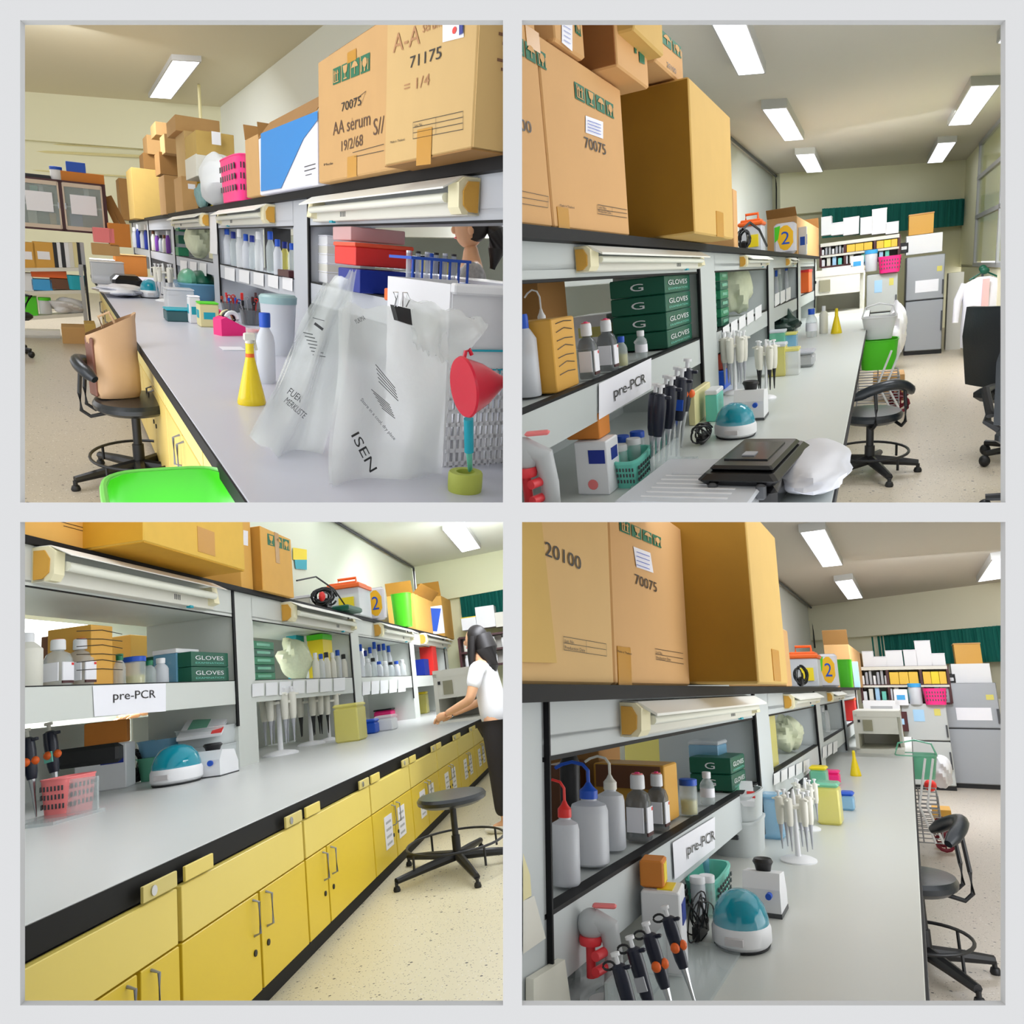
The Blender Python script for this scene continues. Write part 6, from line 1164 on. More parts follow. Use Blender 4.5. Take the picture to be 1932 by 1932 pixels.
# second to fourth bays
for i in range(5): shelfbox(k, 478, 520, 1208, .5, '%s green glove carton of the second bay stack' % ['lowest', 'second', 'third', 'fourth', 'topmost'][i] + LL, ['green', 'darkgreen'][i % 2], 'glove_box', n=5, i=i, group='green carton stack' + LL, mark='cleargreen', inset=.1)
P, m = at(k, 560, XF - .4, ZS); pebble(k, 'bag_of_tubes', P, (60 * m, .6, 84 * m), 'bagpale', 'pale plastic bag on the second bay shelf' + LL, 'bag', 9, .1)
P, m = at(k, 562, XF - .6, ZS); plainbox(k, P, (20 * m, .3, 92 * m), 'teal and white packet behind the pale bag' + LL, 'teal', 'packet', lid=('white', .05))
P, m = at(k, 608, XF - .3, ZS); plainbox(k, V(P.x, P.y, ZS), (30 * m, .4, 74 * m), 'lime yellow packet on the second bay shelf' + LL, 'yellow', 'packet', lid=('lime', .08))
packs(k, 592, 656, 6, 52, [('offwhite', 'white'), ('frost', 'blue'), ('offwhite', 'black')], '{} jar on the second bay shelf' + LL, 'second bay jars' + LL, XF - .1, ZS, 11)
packs(k, 680, 742, 7, 66, [('frost', 'blue'), ('clear', 'deepblue'), ('haze', 'blue')], '{} blue capped bottle on third bay shelf' + LL, 'third bay bottles' + LL, XF - .3, ZS, 12)
packs(k, 690, 766, 7, 34, [('haze', 'white'), ('clear', 'black'), ('frost', 'blue')], '{} small front jar on third bay shelf' + LL, 'third bay front jars' + LL, XF - .0, ZS, 13)
P, m = at(k, 812, XF - .1, ZS); plainbox(k, P, (24 * m, .5, 52 * m), 'bright red box on fourth bay shelf' + LL, 'red', 'box', lid=('orange', .05)); P, m = at(k, 798, XF - .1, ZS); plainbox(k, P, (18 * m, .5, 30 * m), 'dark blue box left of the red box' + LL, 'deepblue', 'box')
for X0_, X1_, ya_, yb_2, n_ in ((476, 655, 1290, 1278, 7), (684, 768, 1287, 1280, 5)):
    P = px_(k, X0_, ya_, XF + .006); t = thing(k, 'note_row', 'row of white notes on the %s bay shelf front' % ('second' if n_ == 7 else 'third') + LL, 'notes', P)
    for i in range(n_):
        a = X0_ + (X1_ - X0_) * i / n_; b_ = X0_ + (X1_ - X0_) * (i + .85) / n_; f = lambda x: ya_ + (yb_2 - ya_) * (x - X0_) / (X1_ - X0_)
        papersheet(k, t, P, XF + .006, 1, [(a, f(a)), (b_, f(b_)), (b_, f(b_) + 24), (a, f(a) + 25)], 'white', 'note', th=.004)
# worktop
P, m = on(k, 200, 1490, ZW); P = V(P.x, P.y, ZW); w = 108 * m; h = 82 * m
t = thing(k, 'white_box', 'white box with blue sticker under the pre-PCR sign' + LL, 'box', P, .35); b = MB(); b.use('white'); b.box((0, 0, h / 2), (w * .8, w * .7, h), ch=.01); part(t, 'body', b); b = MB(); b.use('deepblue'); b.box((w * .18, -w * .353, h * .72), (w * .36, .004, h * .3)); part(t, 'blue_sticker', b)
t = thing(k, 'cardboard_box', 'small orange carton on the white box' + LL, 'box', P + V(-.0, .03, h + .004), .45); b = MB(); b.use(mat('cardorange', (224, 140, 40), .7)); b.box((0, 0, 21 * m), (w * .66, w * .5, 42 * m), ch=.008); part(t, 'body', b); b = MB(); b.use('tape'); b.box((0, 0, 42 * m + .001), (w * .1, w * .5, .002)); part(t, 'tape', b)
P, m = on(k, 310, 1485, ZW); centrifuge(k, V(P.x, P.y + .2, ZW), 90 * m, 74 * m, 'teal domed mini centrifuge left of the white mixer' + LL)
P, m = on(k, 388, 1468, ZW); vortex(k, V(P.x, P.y + .15, ZW), 76 * m, 62 * m, 'white vortex mixer with blue knob' + LL)
P, m = at(k, 398, XF - .28, ZW); P = V(P.x, P.y, ZW); greybin(k, P, 96 * m, .6, 46 * m, 'lower grey storage bin behind the mixer' + LL); greybin(k, P + V(0, 0, 48 * m), 96 * m, .6, 32 * m, 'upper grey storage bin holding a card' + LL)
t = thing(k, 'card_pack', 'white card with green print and red corner on the grey bin' + LL, 'card', P + V(.0, -.1, 80 * m), .3, tilt=(.3, 'X')); b = MB(); b.use('white'); b.box((0, 0, .02), (76 * m, .6, .03)); part(t, 'card', b); b = MB(); b.use('cleargreen'); b.box((-.05, .05, .037), (34 * m, .3, .004)); part(t, 'green_print', b); b = MB(); b.use('red'); b.box((30 * m, -.2, .038), (18 * m, .2, .006)); part(t, 'red_corner', b)
P, m = at(k, 312, XF - .7, ZW); crate(k, V(P.x, P.y, ZW), 78 * m, .5, 40 * m, 'cleargreen', 'clear green tub with teal rim under the shelf' + LL, holes=False); crate(k, V(P.x, P.y, ZW + 42 * m), 74 * m, .5, 28 * m, 'clearblue', 'clear bluish tub on the green tub' + LL, holes=False)
P, m = on(k, 252, 1478, ZW); cablebundle(k, V(P.x, P.y, ZW), (36 * m, .4, 66 * m), 'black cables left of the teal centrifuge' + LL, 17)
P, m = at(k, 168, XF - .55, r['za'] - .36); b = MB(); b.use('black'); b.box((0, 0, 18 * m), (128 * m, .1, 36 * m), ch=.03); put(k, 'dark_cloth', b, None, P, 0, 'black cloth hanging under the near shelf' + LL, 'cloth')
P, m = on(k, 130, 1535, ZW); crate(k, V(P.x, P.y, ZW), 62 * m, .36, 66 * m, 'salmon', 'pink slotted basket behind the dark pipettes' + LL)
P, m = on(k, 75, 1555, ZW); t = thing(k, 'pipette_rack', 'clear acrylic rack at the left edge' + LL, 'rack', V(P.x, P.y, ZW)); b = MB(); b.use('clear'); b.box((0, .1, .01), (120 * m, .5, .02)); part(t, 'foot', b); b = MB(); b.use('clear'); b.box((0, .3, .12), (110 * m, .02, .22)); part(t, 'panel', b)
for i, (px, py, hh) in enumerate([(56, 1545, 150), (92, 1538, 154), (132, 1524, 152)]):
    Q, m2 = on(k, px, py, ZW); pipette(k, V(Q.x, Q.y - .12, ZW + .01), hh * 1.05 * m2, ['leftmost dark pipette with plain body', 'middle dark pipette with orange button', 'right dark pipette with orange button and pale band'][i] + LL, 'pipdark', 'offwhite', 'chrome', 'orange' if i else None, labelm='mint' if i == 2 else None, tilt=(-.14, 'Y'), group='dark pipettes on the clear rack' + LL)
for px, py, hp, wp, l, n_ in ((530, 1424, 126, 64, 'white pipette carousel with round base' + LL, 6), (588, 1405, 104, 50, 'second pipette stand, middle one' + LL, 5), (622, 1398, 96, 40, 'third pipette stand beside the cream tub' + LL, 4)):
    P, m = on(k, px, py, ZW); carousel(k, V(P.x, P.y, ZW), hp * m, wp * m, l, 'white pipette on the ' + l.split(',')[0].replace('white pipette ', ''), n_, ('offwhite', 'white', 'silver') if n_ == 6 else ('offwhite', 'white', 'black'))
for px, py, w_, h_, c, cc, l in ((664, 1398, 46, 62, 'clearyellow', 'clearyellow', 'cream tip tub with yellow lid, nearer'), (648, 1380, 40, 58, 'cleargreen', 'yellow', 'greenish tip tub behind the cream one'), (700, 1384, 26, 20, 'blue', 'blue', 'blue box on the worktop below the third bay'), (730, 1378, 34, 22, 'white', 'haze', 'low white tray by the pink dispenser'), (800, 1346, 18, 36, 'clearyellow', 'yellow', 'yellow tub before the hood'), (779, 1340, 24, 40, 'white', 'paper', 'white carton left of the yellow tub'), (815, 1340, 22, 42, 'grey', 'darkgreen', 'grey box left of the hood')):
    P, m = on(k, px, py, ZW); plainbox(k, V(P.x, P.y, ZW), (w_ * m, w_ * m * 1.2, h_ * m), l + LL, c, 'tip_box', 'tip box', lid=(cc, .05), ch=.02)
P, m = on(k, 732, 1362, ZW); plainbox(k, V(P.x, P.y - .1, ZW), (34 * m, .5, 22 * m), 'pink tape dispenser on the far worktop' + LL, 'pink', 'tape_dispenser', 'dispenser', lid=('black', .03), ch=.03)
P, m = on(k, 742, 1350, ZW); toolcluster(k, V(P.x, P.y, ZW), (52 * m, .9, 52 * m), 'dark clutter of tools below the third bay' + LL, ['darkgreen', 'black', 'silver', 'green'], 19)
P, m = on(k, 868, 1362, ZW); hood(k, V(P.x, P.y + .1, ZW), 92 * m, 100 * m, 'white clean bench hood in front of the standing woman' + LL, d=1.6)
Pw = pz(k, 962, 1566, FL); m = mpp(k, Pw); Hh = 385 * m
person(k, Pw, 1.35, Hh, 'standing woman with long black hair, white shirt and dark trousers at the worktop end', ((-.14, .06, .64), (-.08, .23, .585), (.14, .08, .63), (.06, .26, .575)), lean=.12)
stool(k, pz(k, 866, 1640, FL) , .53, .26, .36, .20, .50, 'black round stool before the yellow cabinets' + LL, back=None, sy=1.25, leg0=.15)
gx = lambda x, y: (x, y)
for px0, px1, py1, py0, c, l in ((872, 900, 1188, 1165, 'white', 'white carton with yellow lid on the far shelf'), (900, 936, 1184, 1143, 'white', 'tall white carton on the far shelf'), (936, 960, 1182, 1154, 'offwhite', 'right white carton on the far shelf')):
    bybox(k, px0, py1, px1, py0, 19.8, .5, l + LL, c, 'white_carton', lid=('yellow', .02) if px0 == 872 else None)
A = py_(k, 872, 1262, 19.8); B = py_(k, 960, 1192, 19.8); w, h = B.x - A.x, B.z - A.z
t = thing(k, 'open_shelf_unit', 'dark shelf unit with jars behind the standing woman' + LL, 'shelf', V((A.x + B.x) / 2, 20.0, A.z)); q = MB(); q.use('maroon')
for z in (0, h * .5, h): q.box((0, 0, z), (w, .5, .05))
for x in (-.5, 0, .5): q.box((x * w, 0, h / 2), (.06, .5, h))
part(t, 'frame', q); q = MB(); q.use('offwhite'); q.box((0, .25, h / 2), (w, .03, h)); part(t, 'back_panel', q)
for i in range(10): 
    b = MB(); b.use(['white', 'clear', 'offwhite'][i % 3]); b.lathe([(.06, 0), (.06, .2), (.03, .25)], n=10); b.use(['white', 'black'][i % 2]); b.lathe([(.035, .25), (.035, .3)], n=10); put(k, 'jar', b, None, V(A.x + .15 + (i % 5) * w / 5.3, 19.85, A.z + (.03 if i < 5 else h * .5 + .03)), 0, '%s jar on the dark shelf unit' % ORD[i] + LL, 'jar', 'jars on the dark shelf unit' + LL)
curtain(k, 868, 965, 20.7, 20.2, 'teal pleated curtain strip behind the far cartons' + LL, 2.45, 1.7)
# ------------------------------------------------------------------ upper left view
k = 'TL'; r = R[k]; ZB = r['zt']; XF = r['xp']; ZS = r['zs'] + .006; ZW = r['zw']; FL = r['fl']; UL = ', upper left view'
mat('cabTL', (232, 212, 132), .45, noise=(2, .03)); mat('doorTL', (224, 196, 110), .45, noise=(2, .04))
ys = [1.6, 3.0, 4.3, 5.7, 7.1, 8.5, 9.9, 11.3, 12.7]
cabinets(k, [(a, b_, [.5], False) for a, b_ in zip(ys[:-1], ys[1:]) if a != 7.1], .41, -.66, -.84, -1.32, '%s yellow base cabinet from the near end' + UL, 'cabTL', 'doorTL', -1, keys=False)
mb = MB(); mb.use('cardtanTL'); mb.box((0, 0, .25), (.4, .5, .5), ch=.01); put(k, 'cardboard_box', mb, None, V(.62, 7.6, FL), 0, 'tall tan carton in the gap under the worktop' + UL, 'box')
mb = MB(); mb.use('edge_black'); mb.box((.50, 6.5, FL + .04), (.04, 10, .08)); put(k, 'cabinet_plinth', mb, None, (0, 0, 0), 0, 'black plinth strip below the cream yellow cabinets' + UL, 'plinth')
# board
X0 = XF - .10
def tl_y(px, X, z): return yat(k, px, X, z)
XA = XF - .16; y7 = tl_y(726, XA, ZB); y8 = tl_y(889, XA, ZB)
t, P, w, h = carton(k, XA, ZB, 889, 726, -60, .6, -1, 'large brown carton printed 71175, nearest on the board', m='cardlightTL', zt=1.12)
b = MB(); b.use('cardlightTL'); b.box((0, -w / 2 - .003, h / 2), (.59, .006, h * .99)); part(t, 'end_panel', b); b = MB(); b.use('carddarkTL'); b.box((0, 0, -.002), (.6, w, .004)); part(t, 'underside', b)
onface(k, t, P, XA, -1, [('text', '71175', 773, 129, 832, 110, 19), ('line', 779, 231, 873, 210, 1), ('line', 779, 262, 873, 244, 1), ('line', 779, 241, 873, 221, 1), ('line', 779, 251, 873, 232, 1), ('line', 779, 231, 779, 262, 1), ('line', 873, 210, 873, 244, 1), ('line', 822, 221, 822, 253, 1), ('text', 'Made in Thailand', 736, 271, 763, 265, 4), ('text', 'Lot. No.', 782, 240, 797, 237, 5)], 'printed_number')
onface(k, t, P, XA, -1, [('text', 'A-A', 741, 100, 792, 82, 30), ('text', 'serum', 797, 62, 832, 50, 14), ('text', '= 1/4', 762, 175, 810, 160, 18)], 'faint_handwriting', mat('fadedink', (176, 128, 84), .7))
papersheet(k, t, P, XA, -1, [(835, 20), (875, 10), (875, 70), (835, 80)], 'paper', 'shipping_label'); b = MB(); q = px_(k, 857, 57, XA - .004) - P; mm = mpp(k, P)
b.use('red'); b.add([q + V(0, -5 * mm * 1.6 * math.cos(a * PI / 6), 5 * mm * math.sin(a * PI / 6)) for a in range(12)], [tuple(range(12))]); part(t, 'red_spot', b); papersheet(k, t, P, XA, -1, [(866, 20), (873, 18), (873, 62), (866, 67)], 'deepblue', 'blue_stripe', th=.006)
for (a0, b0, a1, b1, hp) in ((787, 245, 815, 239, 62),): onface(k, t, P, XA, -1, [('rect', a0, b0, a1, b1, hp)], 'tape', 'tapedark')
mb = MB(); mb.use(mat('fadedprint', (120, 84, 60), .7)); 
for i in range(6): A_ = px_(k, 900, 200 + i * 8, XA); mb.box((-.1, -w / 2 - .008, h * (.42 - i * .03)), (.26 - .03 * (i % 3), .002, .008))
part(t, 'side_print', mb, kind='stuff')
t, P, w, h = carton(k, X0, ZB, 725, 602, 45, .6, -1, 'brown carton printed 70075 with handwriting, left of the 71175 carton', zt=px_(k, 602, 116, X0).z, y0=y7 + .01, y1=tl_y(602, X0, ZB))
X1 = X0
icons(k, t, P, X1, -1, 628, 131, 700, 98, 27)
onface(k, t, P, X1, -1, [('text', '70075', 644, 211, 681, 198, 15), ('text', 'Made', 611, 313, 628, 310, 4), ('line', 665, 288, 724, 272, 1), ('line', 668, 296, 724, 284, 1)], 'printed_number')
onface(k, t, P, X1, -1, [('text', 'AA serum', 628, 256, 698, 236, 22), ('text', '19/2/68', 644, 286, 684, 274, 18), ('text', 'S//', 704, 256, 724, 250, 28), ('line', 660, 196, 690, 172, 1), ('line', 690, 172, 680, 200, 1), ('line', 664, 222, 664, 230, 1.2)], 'handwriting', mat('penink', (92, 64, 44), .6))
onface(k, t, P, X1, -1, [('rect', 655, 297, 673, 292, 36), ('rect', 655, 100, 672, 91, 18)], 'tape', 'tapedark')
b = MB(); b.use('carddarkTL'); b.box((0, 0, h + .02), (.5, w * .96, .03)); part(t, 'top_flap', b)
XB_ = X0 + .02; t, P, w, h = carton(k, XB_, ZB, 599, 491, 208, .5, -1, 'white carton with broad slanted blue field', m=mat('cartonwhite', (226, 226, 236), .6), flaps=[(0, 1, 1.0), (-1, 0, 2.2)], y1=tl_y(491, XB_, ZB))
A_ = [px_(k, a, c, XB_ - .004) - P for a, c in ((492, 252), (599, 209), (599, 226), (572, 262), (530, 355), (492, 361))]; b = MB(); b.use(mat('cartonblue', (30, 130, 205), .5)); b.add(A_, [tuple(range(6))]); part(t, 'blue_field', b)
onface(k, t, P, XB_, -1, [('text', 'FIRECHEM', 496, 262, 521, 252, 7), ('line', 574, 315, 595, 309, 1.5), ('line', 574, 323, 595, 317, 1.5), ('line', 576, 331, 588, 328, 1.2)], 'small_print', 'ink')
carton(k, X0 + .02, ZB, 490, 466, 250, .5, -1, 'narrow brown carton left of the blue and white carton', flaps=[(0, 1, .9)])
P, m = at(k, 453, XF + .02, ZB); crate(k, P, 44 * m, .9, 74 * m, 'pink', 'bright pink slotted basket on the board', taper=.9)
P, m = at(k, 412, XF + .02, ZB); pebble(k, 'white_sack', P, (56 * m, .9, 92 * m), mat('sack', (220, 224, 226), .5), 'white sack between the cartons and the pink basket', 'bag', 21, .08)
P, m = at(k, 386, XF + .0, ZB); pebble(k, 'plastic_bag', P, (30 * m, .5, 44 * m), mat('sackteal', (110, 150, 150), .5, noise=(12, .5)), 'small patterned bag at the foot of the white sack', 'bag', 22, .15)
P, m = at(k, 390, XF + .25, ZB); plainbox(k, P, (22 * m, .4, 78 * m), 'yellow packet behind the white sack', 'yellow', 'packet')
def stackpx(px0, px1, pyb, pyt, X, label, m_=None, dep=.6, **kw):     # carton whose camera-side end is the picture rectangle
    y = yat(k, (px0 + px1) / 2, X, ZB); A = py_(k, px0, pyb, y); B = py_(k, px1, pyt, y); C_ = py_(k, px0, pyt, y)
    w = (px1 - px0) * mpp(k, A); return plainbox(k, V((A.x + B.x) / 2, y + dep / 2, A.z), (w, dep, max(.03, C_.z - A.z)), label + UL, m_ or 'cardTL', 'cardboard_box', **kw)
for a in [(345, 372, 402, 332, 1.34, 'front carton with white tag at the board edge', 'cardTL', .7), (313, 345, 404, 330, 1.34, 'carton with black printed column at the board edge', 'cardTL', .7), (254, 314, 412, 316, 1.36, 'large plain tan carton at the board edge', 'cardtanTL', 1.2), (228, 254, 414, 336, 1.36, 'narrow carton at the far end of the board', 'carddarkTL', 1.0),
          (303, 345, 328, 286, 1.55, 'printed brown carton on the pair of front cartons', 'carddarkTL', .7), (312, 348, 288, 252, 1.55, 'small carton with open flap, third layer', 'cardTL', .6), (272, 306, 318, 288, 1.55, 'small carton left of the printed one', 'carddarkTL', .8), (279, 312, 290, 254, 1.6, 'small carton with black mark, upper left of the pile', 'cardTL', .8), (295, 336, 254, 229, 1.6, 'flat brown carton near the pile top', 'cardTL', .8),
          (333, 412, 246, 216, 1.5, 'topmost wide brown carton of the pile', 'cardTL', .9), (372, 440, 292, 245, 1.42, 'yellowish carton with round print and white tag', 'cardtanTL', .8), (372, 440, 332, 290, 1.42, 'half white carton beneath the yellowish one', 'offwhite', .8), (350, 372, 335, 246, 1.42, 'tall narrow carton left of the yellowish one', 'cardlightTL', .8)]:
    px0, px1, pyb, pyt, X, l, mt, dep = a; stackpx(px0, px1, pyb, pyt, X, l, mt, dep)
def tagat(px0, py0, px1, py1, X, label, m_='paper'):
    y = yat(k, (px0 + px1) / 2, X, ZB) - .015; A = py_(k, px0, py1, y); B = py_(k, px1, py0, y); b = MB(); b.use(m_); b.box(((B.x - A.x) / 2, 0, (B.z - A.z) / 2), (B.x - A.x, .01, abs(B.z - A.z))); put(k, 'sticker', b, None, A, 0, label, 'sticker')
tagat(400, 250, 416, 272, 1.42, 'white tag on the yellowish carton of the pile'); tagat(355, 348, 368, 356, 1.34, 'small white tag on the front carton of the pile')
mb = MB(); mb.use('cream'); y_ = 13.2; A_ = py_(k, 378, 216, 18.0); mb.tube([(A_.x, A_.y, A_.z - .5), (A_.x, A_.y, 3.04)], .03, 8); put(k, 'hanging_pipe', mb, None, (0, 0, 0), 0, 'thin pale pipe dropping from the ceiling behind the carton pile', 'pipe')
# wall at the far left
def wb(px0, py1, px1, py0, y, d, label, m_, name, cat, **kw): return bybox(k, px0, py1, px1, py0, y, d, label, m_, name, cat, **kw)
for i, (ya, yb_2, th) in enumerate([(262, 278, .02), (268, 282, .015), (284, 296, .03), (318, 336, .015)]):
    A_, B_ = py_(k, -20, ya - 2, 23.6), py_(k, 290, yb_2, 21.3); mb = MB(); mb.use('cream'); mb.tube([A_, B_], th * 1.1, 6); put(k, 'conduit', mb, None, (0, 0, 0), 0, '%s thin wall conduit from the top' % ORD[i] + UL, 'pipe')
y = 12.4
A = py_(k, 38, 430, y); B = py_(k, 194, 348, y); w, h = B.x - A.x, B.z - A.z; t = thing(k, 'wall_cupboard', 'dark brown wall cupboard with two glass doors and white papers', 'cupboard', V((A.x + B.x) / 2, y + .2, A.z))
b = MB(); b.use('maroon'); b.box((0, .18, h / 2), (w, .02, h))
for z in (.015, h - .015): b.box((0, 0, z), (w, .4, .03))
for x in (-.5, 0, .5): b.box((x * w, 0, h / 2), (.05, .4, h))
part(t, 'carcass', b); b = MB(); b.use('white'); b.box((0, 0, h * .5), (w, .36, .02)); part(t, 'inner_shelf', b)
for sg in (-1, 1):
    b = MB(); b.use(mat('doorframe', (214, 196, 176), .5)); cx_ = sg * w / 4
    for z in (.05, h - .05): b.box((cx_, -.2, z), (w * .44, .03, .05))
    for x_ in (-.22, .22): b.box((cx_ + x_ * w, -.2, h / 2), (.02, .03, h - .06))
    dd = part(t, 'door', b); b = MB(); b.use(mat('cupglass', (200, 214, 210), .08, alpha=.35)); b.box((cx_, -.2, h / 2), (w * .44, .012, h - .1)); part(dd, 'pane', b)
    b = MB(); b.use('paper'); b.box((cx_ + .0, -.215, h * .55), (w * .30, .006, h * .38)); part(dd, 'paper_sheet', b)
    b = MB(); b.use('chrome'); b.box((sg * w * .04, -.22, h * .5), (.015, .02, h * .12)); part(dd, 'handle', b)
for i, (x, z, c, ww, hh, l) in enumerate([(-.35, .05, 'offwhite', .2, .3, 'white item low in left cupboard half'), (-.12, .05, 'ocre', .15, .25, 'ochre item low in left cupboard half'), (.15, .05, 'blue', .3, .28, 'blue item low in right cupboard half'), (-.3, .55, 'mint', .18, .25, 'mint item high in left cupboard half'), (-.22, .55, 'white', .1, .33, 'white roll high in left cupboard half'), (.3, .55, 'white', .12, .3, 'white item high in right cupboard half')]):
    plainbox(k, V((A.x + B.x) / 2 + x * w, y + .22, A.z + z * h + .03), (w * ww * .5, .2, h * hh), l, c, 'stored_item', 'box')
for a in [(38, 347, 92, 328, 'flat black printer on the wall cupboard', 'black', 'printer', 'printer', None), (122, 348, 193, 326, 'flat orange brown carton on the wall cupboard', 'cardorange', 'cardboard_box', 'box', None), (128, 325, 160, 306, 'blue box on the flat carton above the cupboard', 'blue', 'box', 'box', None)]:
    wb(a[0], a[1], a[2], a[3], y + .1, .3, a[4], a[5], a[6], a[7])
P = py_(k, 108, 347, y + .15); m = mpp(k, P); bottle(k, P, 30 * m, 20 * m, 'jar', 'white jar with blue lid on the wall cupboard', 'blue', 'white')
# files and the white rack
t = thing(k, 'storage_rack', 'white storage rack with four shelves below the wall cupboard', 'rack', py_(k, 100, 650, y - .2)); Pk = py_(k, 100, 650, y - .2); b0 = Pk
for i, (pa, pb) in enumerate([(506, 505), (551, 547), (600, 590), (660, 652)]):
    A_, B_ = py_(k, 20, pa, y - .2), py_(k, 163, pb, y - .2); b = MB(); b.use('offwhite'); q = [A_ - b0, B_ - b0, B_ - b0 + V(0, .5, 0), A_ - b0 + V(0, .5, 0)]; b.add(q + [v - V(0, 0, .045) for v in q], [(0, 1, 2, 3), (7, 6, 5, 4), (0, 1, 5, 4), (1, 2, 6, 5), (2, 3, 7, 6), (3, 0, 4, 7)]); part(t, 'shelf', b)
A_ = py_(k, 164, 620, y - .22); B_ = py_(k, 164, 500, y - .22); b = MB(); b.use('grey'); b.box((A_.x - b0.x, 0, (A_.z + B_.z) / 2 - b0.z), (.05, .05, B_.z - A_.z)); part(t, 'post', b); b = MB(); b.use('black'); b.box((A_.x - b0.x + .05, 0.02, (A_.z + B_.z) / 2 - b0.z), (.03, .05, B_.z - A_.z)); part(t, 'dark_post', b)
for a in [(38, 507, 68, 457, 'ocre', 'left ochre file box with white label', 'paper'), (69, 507, 102, 457, 'ocre', 'right ochre file box with white label', 'paper')]: wb(a[0], a[1], a[2], a[3], y - .1, .3, a[5] + UL, a[4], 'file_box', 'file', mark=a[6])
for i, (p0, c) in enumerate([(104, 'black'), (112, 'white'), (118, 'black'), (126, 'white'), (134, 'offwhite'), (142, 'cream'), (149, 'black'), (155, 'grey')]): wb(p0, 505, p0 + 7, 458, y - .1, .3, '%s ring binder from the left, %s spine' % (ORD[i], {'black': 'black', 'white': 'white', 'offwhite': 'off-white', 'cream': 'cream', 'grey': 'grey'}[c]), c, 'ring_binder', 'binder', group='ring binders on the top shelf' + UL)
for a in [(38, 549, 62, 515, 'white', 'white box on the second shelf', 'box'), (64, 524, 122, 511, 'orange', 'flat orange red box on the second shelf', 'box'), (64, 548, 97, 527, 'sky', 'blue and light blue pack on the second shelf', 'packet'), (98, 546, 130, 526, 'brown', 'brown box on the second shelf', 'box'),
          (42, 596, 70, 560, 'lime', 'lime green black bundle on the third shelf', 'packet'), (50, 660, 112, 624, 'haze', 'clear bags on the bottom shelf', 'bag')]: wb(a[0], a[1], a[2], a[3], y - .1, .25, a[5] + UL, a[4], a[6] if a[6] != 'box' else 'box', a[6])
P = py_(k, 146, 546, y - .1); m = mpp(k, P); crate(k, P, 30 * m, .25, 24 * m, 'teal', 'teal basket with papers at the end of the second shelf', holes=False)
P = py_(k, 87, 592, y - .1); m = mpp(k, P); bottle(k, P, 30 * m, 20 * m, 'jar', 'clear jar with lime lid on the third shelf', 'lime', 'frost')
P = py_(k, 130, 592, y - .1); m = mpp(k, P); pebble(k, 'plastic_bag', P, (64 * m, .3, 28 * m), 'bagclear', 'clear plastic bag on the third shelf' + UL, 'bag', 31, .15)
wb(124, 664, 168, 618, y - .7, .5, 'brown carton on the floor beside the storage rack' + UL, 'cardTL', 'cardboard_box', 'box'); wb(166, 662, 184, 612, y - 1.0, .5, 'tan carton on the floor against the cabinets' + UL, 'cardtanTL', 'cardboard_box', 'box')
for a in [(180, 458, 215, 430, 'salmon', 'stack of pinkish boxes by the far rack end'), (178, 482, 224, 460, 'cardTL', 'open brown tray of bottles on the far table'), (210, 466, 246, 422, 'cardorange', 'ochre carton at the far end of the rack')]: wb(a[0], a[1], a[2], a[3], 12.0, .3, a[5] + UL, a[4], 'cardboard_box' if a[4] != 'salmon' else 'box', 'box')
for p0, p1, l in ((196, 226, 'left'), (206, 238, 'right')):
    A_, B_ = py_(k, p0, 372, 12.7), py_(k, p1, 434, 12.5); b = MB(); b.use('carddarkTL'); b.tube([A_, B_], .05, 4); put(k, 'cardboard_sheet', b, None, (0, 0, 0), 0, l + ' folded cardboard sheet leaning by the cupboard', 'cardboard')
P = pz(k, 30, 668, FL); officechair(k, V(P.x - .10, P.y - .2, FL), .6, 'black office chair cut by the left edge' + UL, text=False)
# stool, bag, basket
Ps = pz(k, 266, 905, FL); 
stool(k, Ps, .50, .22, .26, .16, .36, 'black stool carrying the tan tote bag, by the yellow cabinets', back=(-1, .15, .22), leg0=-.35, sy=1.4)
m = mpp(k, Ps + V(0, 0, .5)); t = thing(k, 'tote_bag', 'tan leather tote bag standing on the black stool', 'bag', Ps + V(-.085, .04, .512), .25)
b = MB(); b.use(mat('tanleather', (196, 160, 122), .5, noise=(5, .08), bump=(4, .5))); Hb = 132 * m; Wb = 78 * m; n = 20; vs = []; fs = []
for j, (z, a_, d_) in enumerate([(0, .46, .28), (.1, .5, .34), (.4, .5, .34), (.7, .5, .26), (.92, .54, .16), (1.0, .56, .12)]):
    for i in range(n):
        th = 2 * PI * i / n; p = 3; ca, sa = math.cos(th), math.sin(th); q = (abs(ca) ** p + abs(sa) ** p) ** (-1 / p); q *= 1 + .03 * math.sin(7 * th + z * 9)
        vs.append((a_ * Wb * ca * q, d_ * Wb * 1.5 * sa * q, z * Hb * (1 + (.16 * ca if z > .8 else 0))))
for j in range(5):
    for i in range(n): fs.append((j * n + i, j * n + (i + 1) % n, (j + 1) * n + (i + 1) % n, (j + 1) * n + i))
fs.append(tuple(range(n - 1, -1, -1))); b.add(vs, fs, True); part(t, 'body', b)
b = MB(); b.use(mat('darkleather', (120, 76, 62), .5)); b.box((-Wb * .49, 0, Hb * .42), (Wb * .06, Wb * .5, Hb * .8), ch=.01); part(t, 'side_gusset', b)
b = MB(); b.use('tanleather'); b.tube([(-Wb * .2, -.02, Hb * .95), (-Wb * .28, -.03, Hb * 1.1), (-Wb * .05, -.03, Hb * 1.16), (Wb * .1, -.02, Hb * .98)], .008, 6); part(t, 'strap', b)
P = V(.04, 2.35, ZW - .42); A_ = pz(k, 336, 926, ZW - .03)
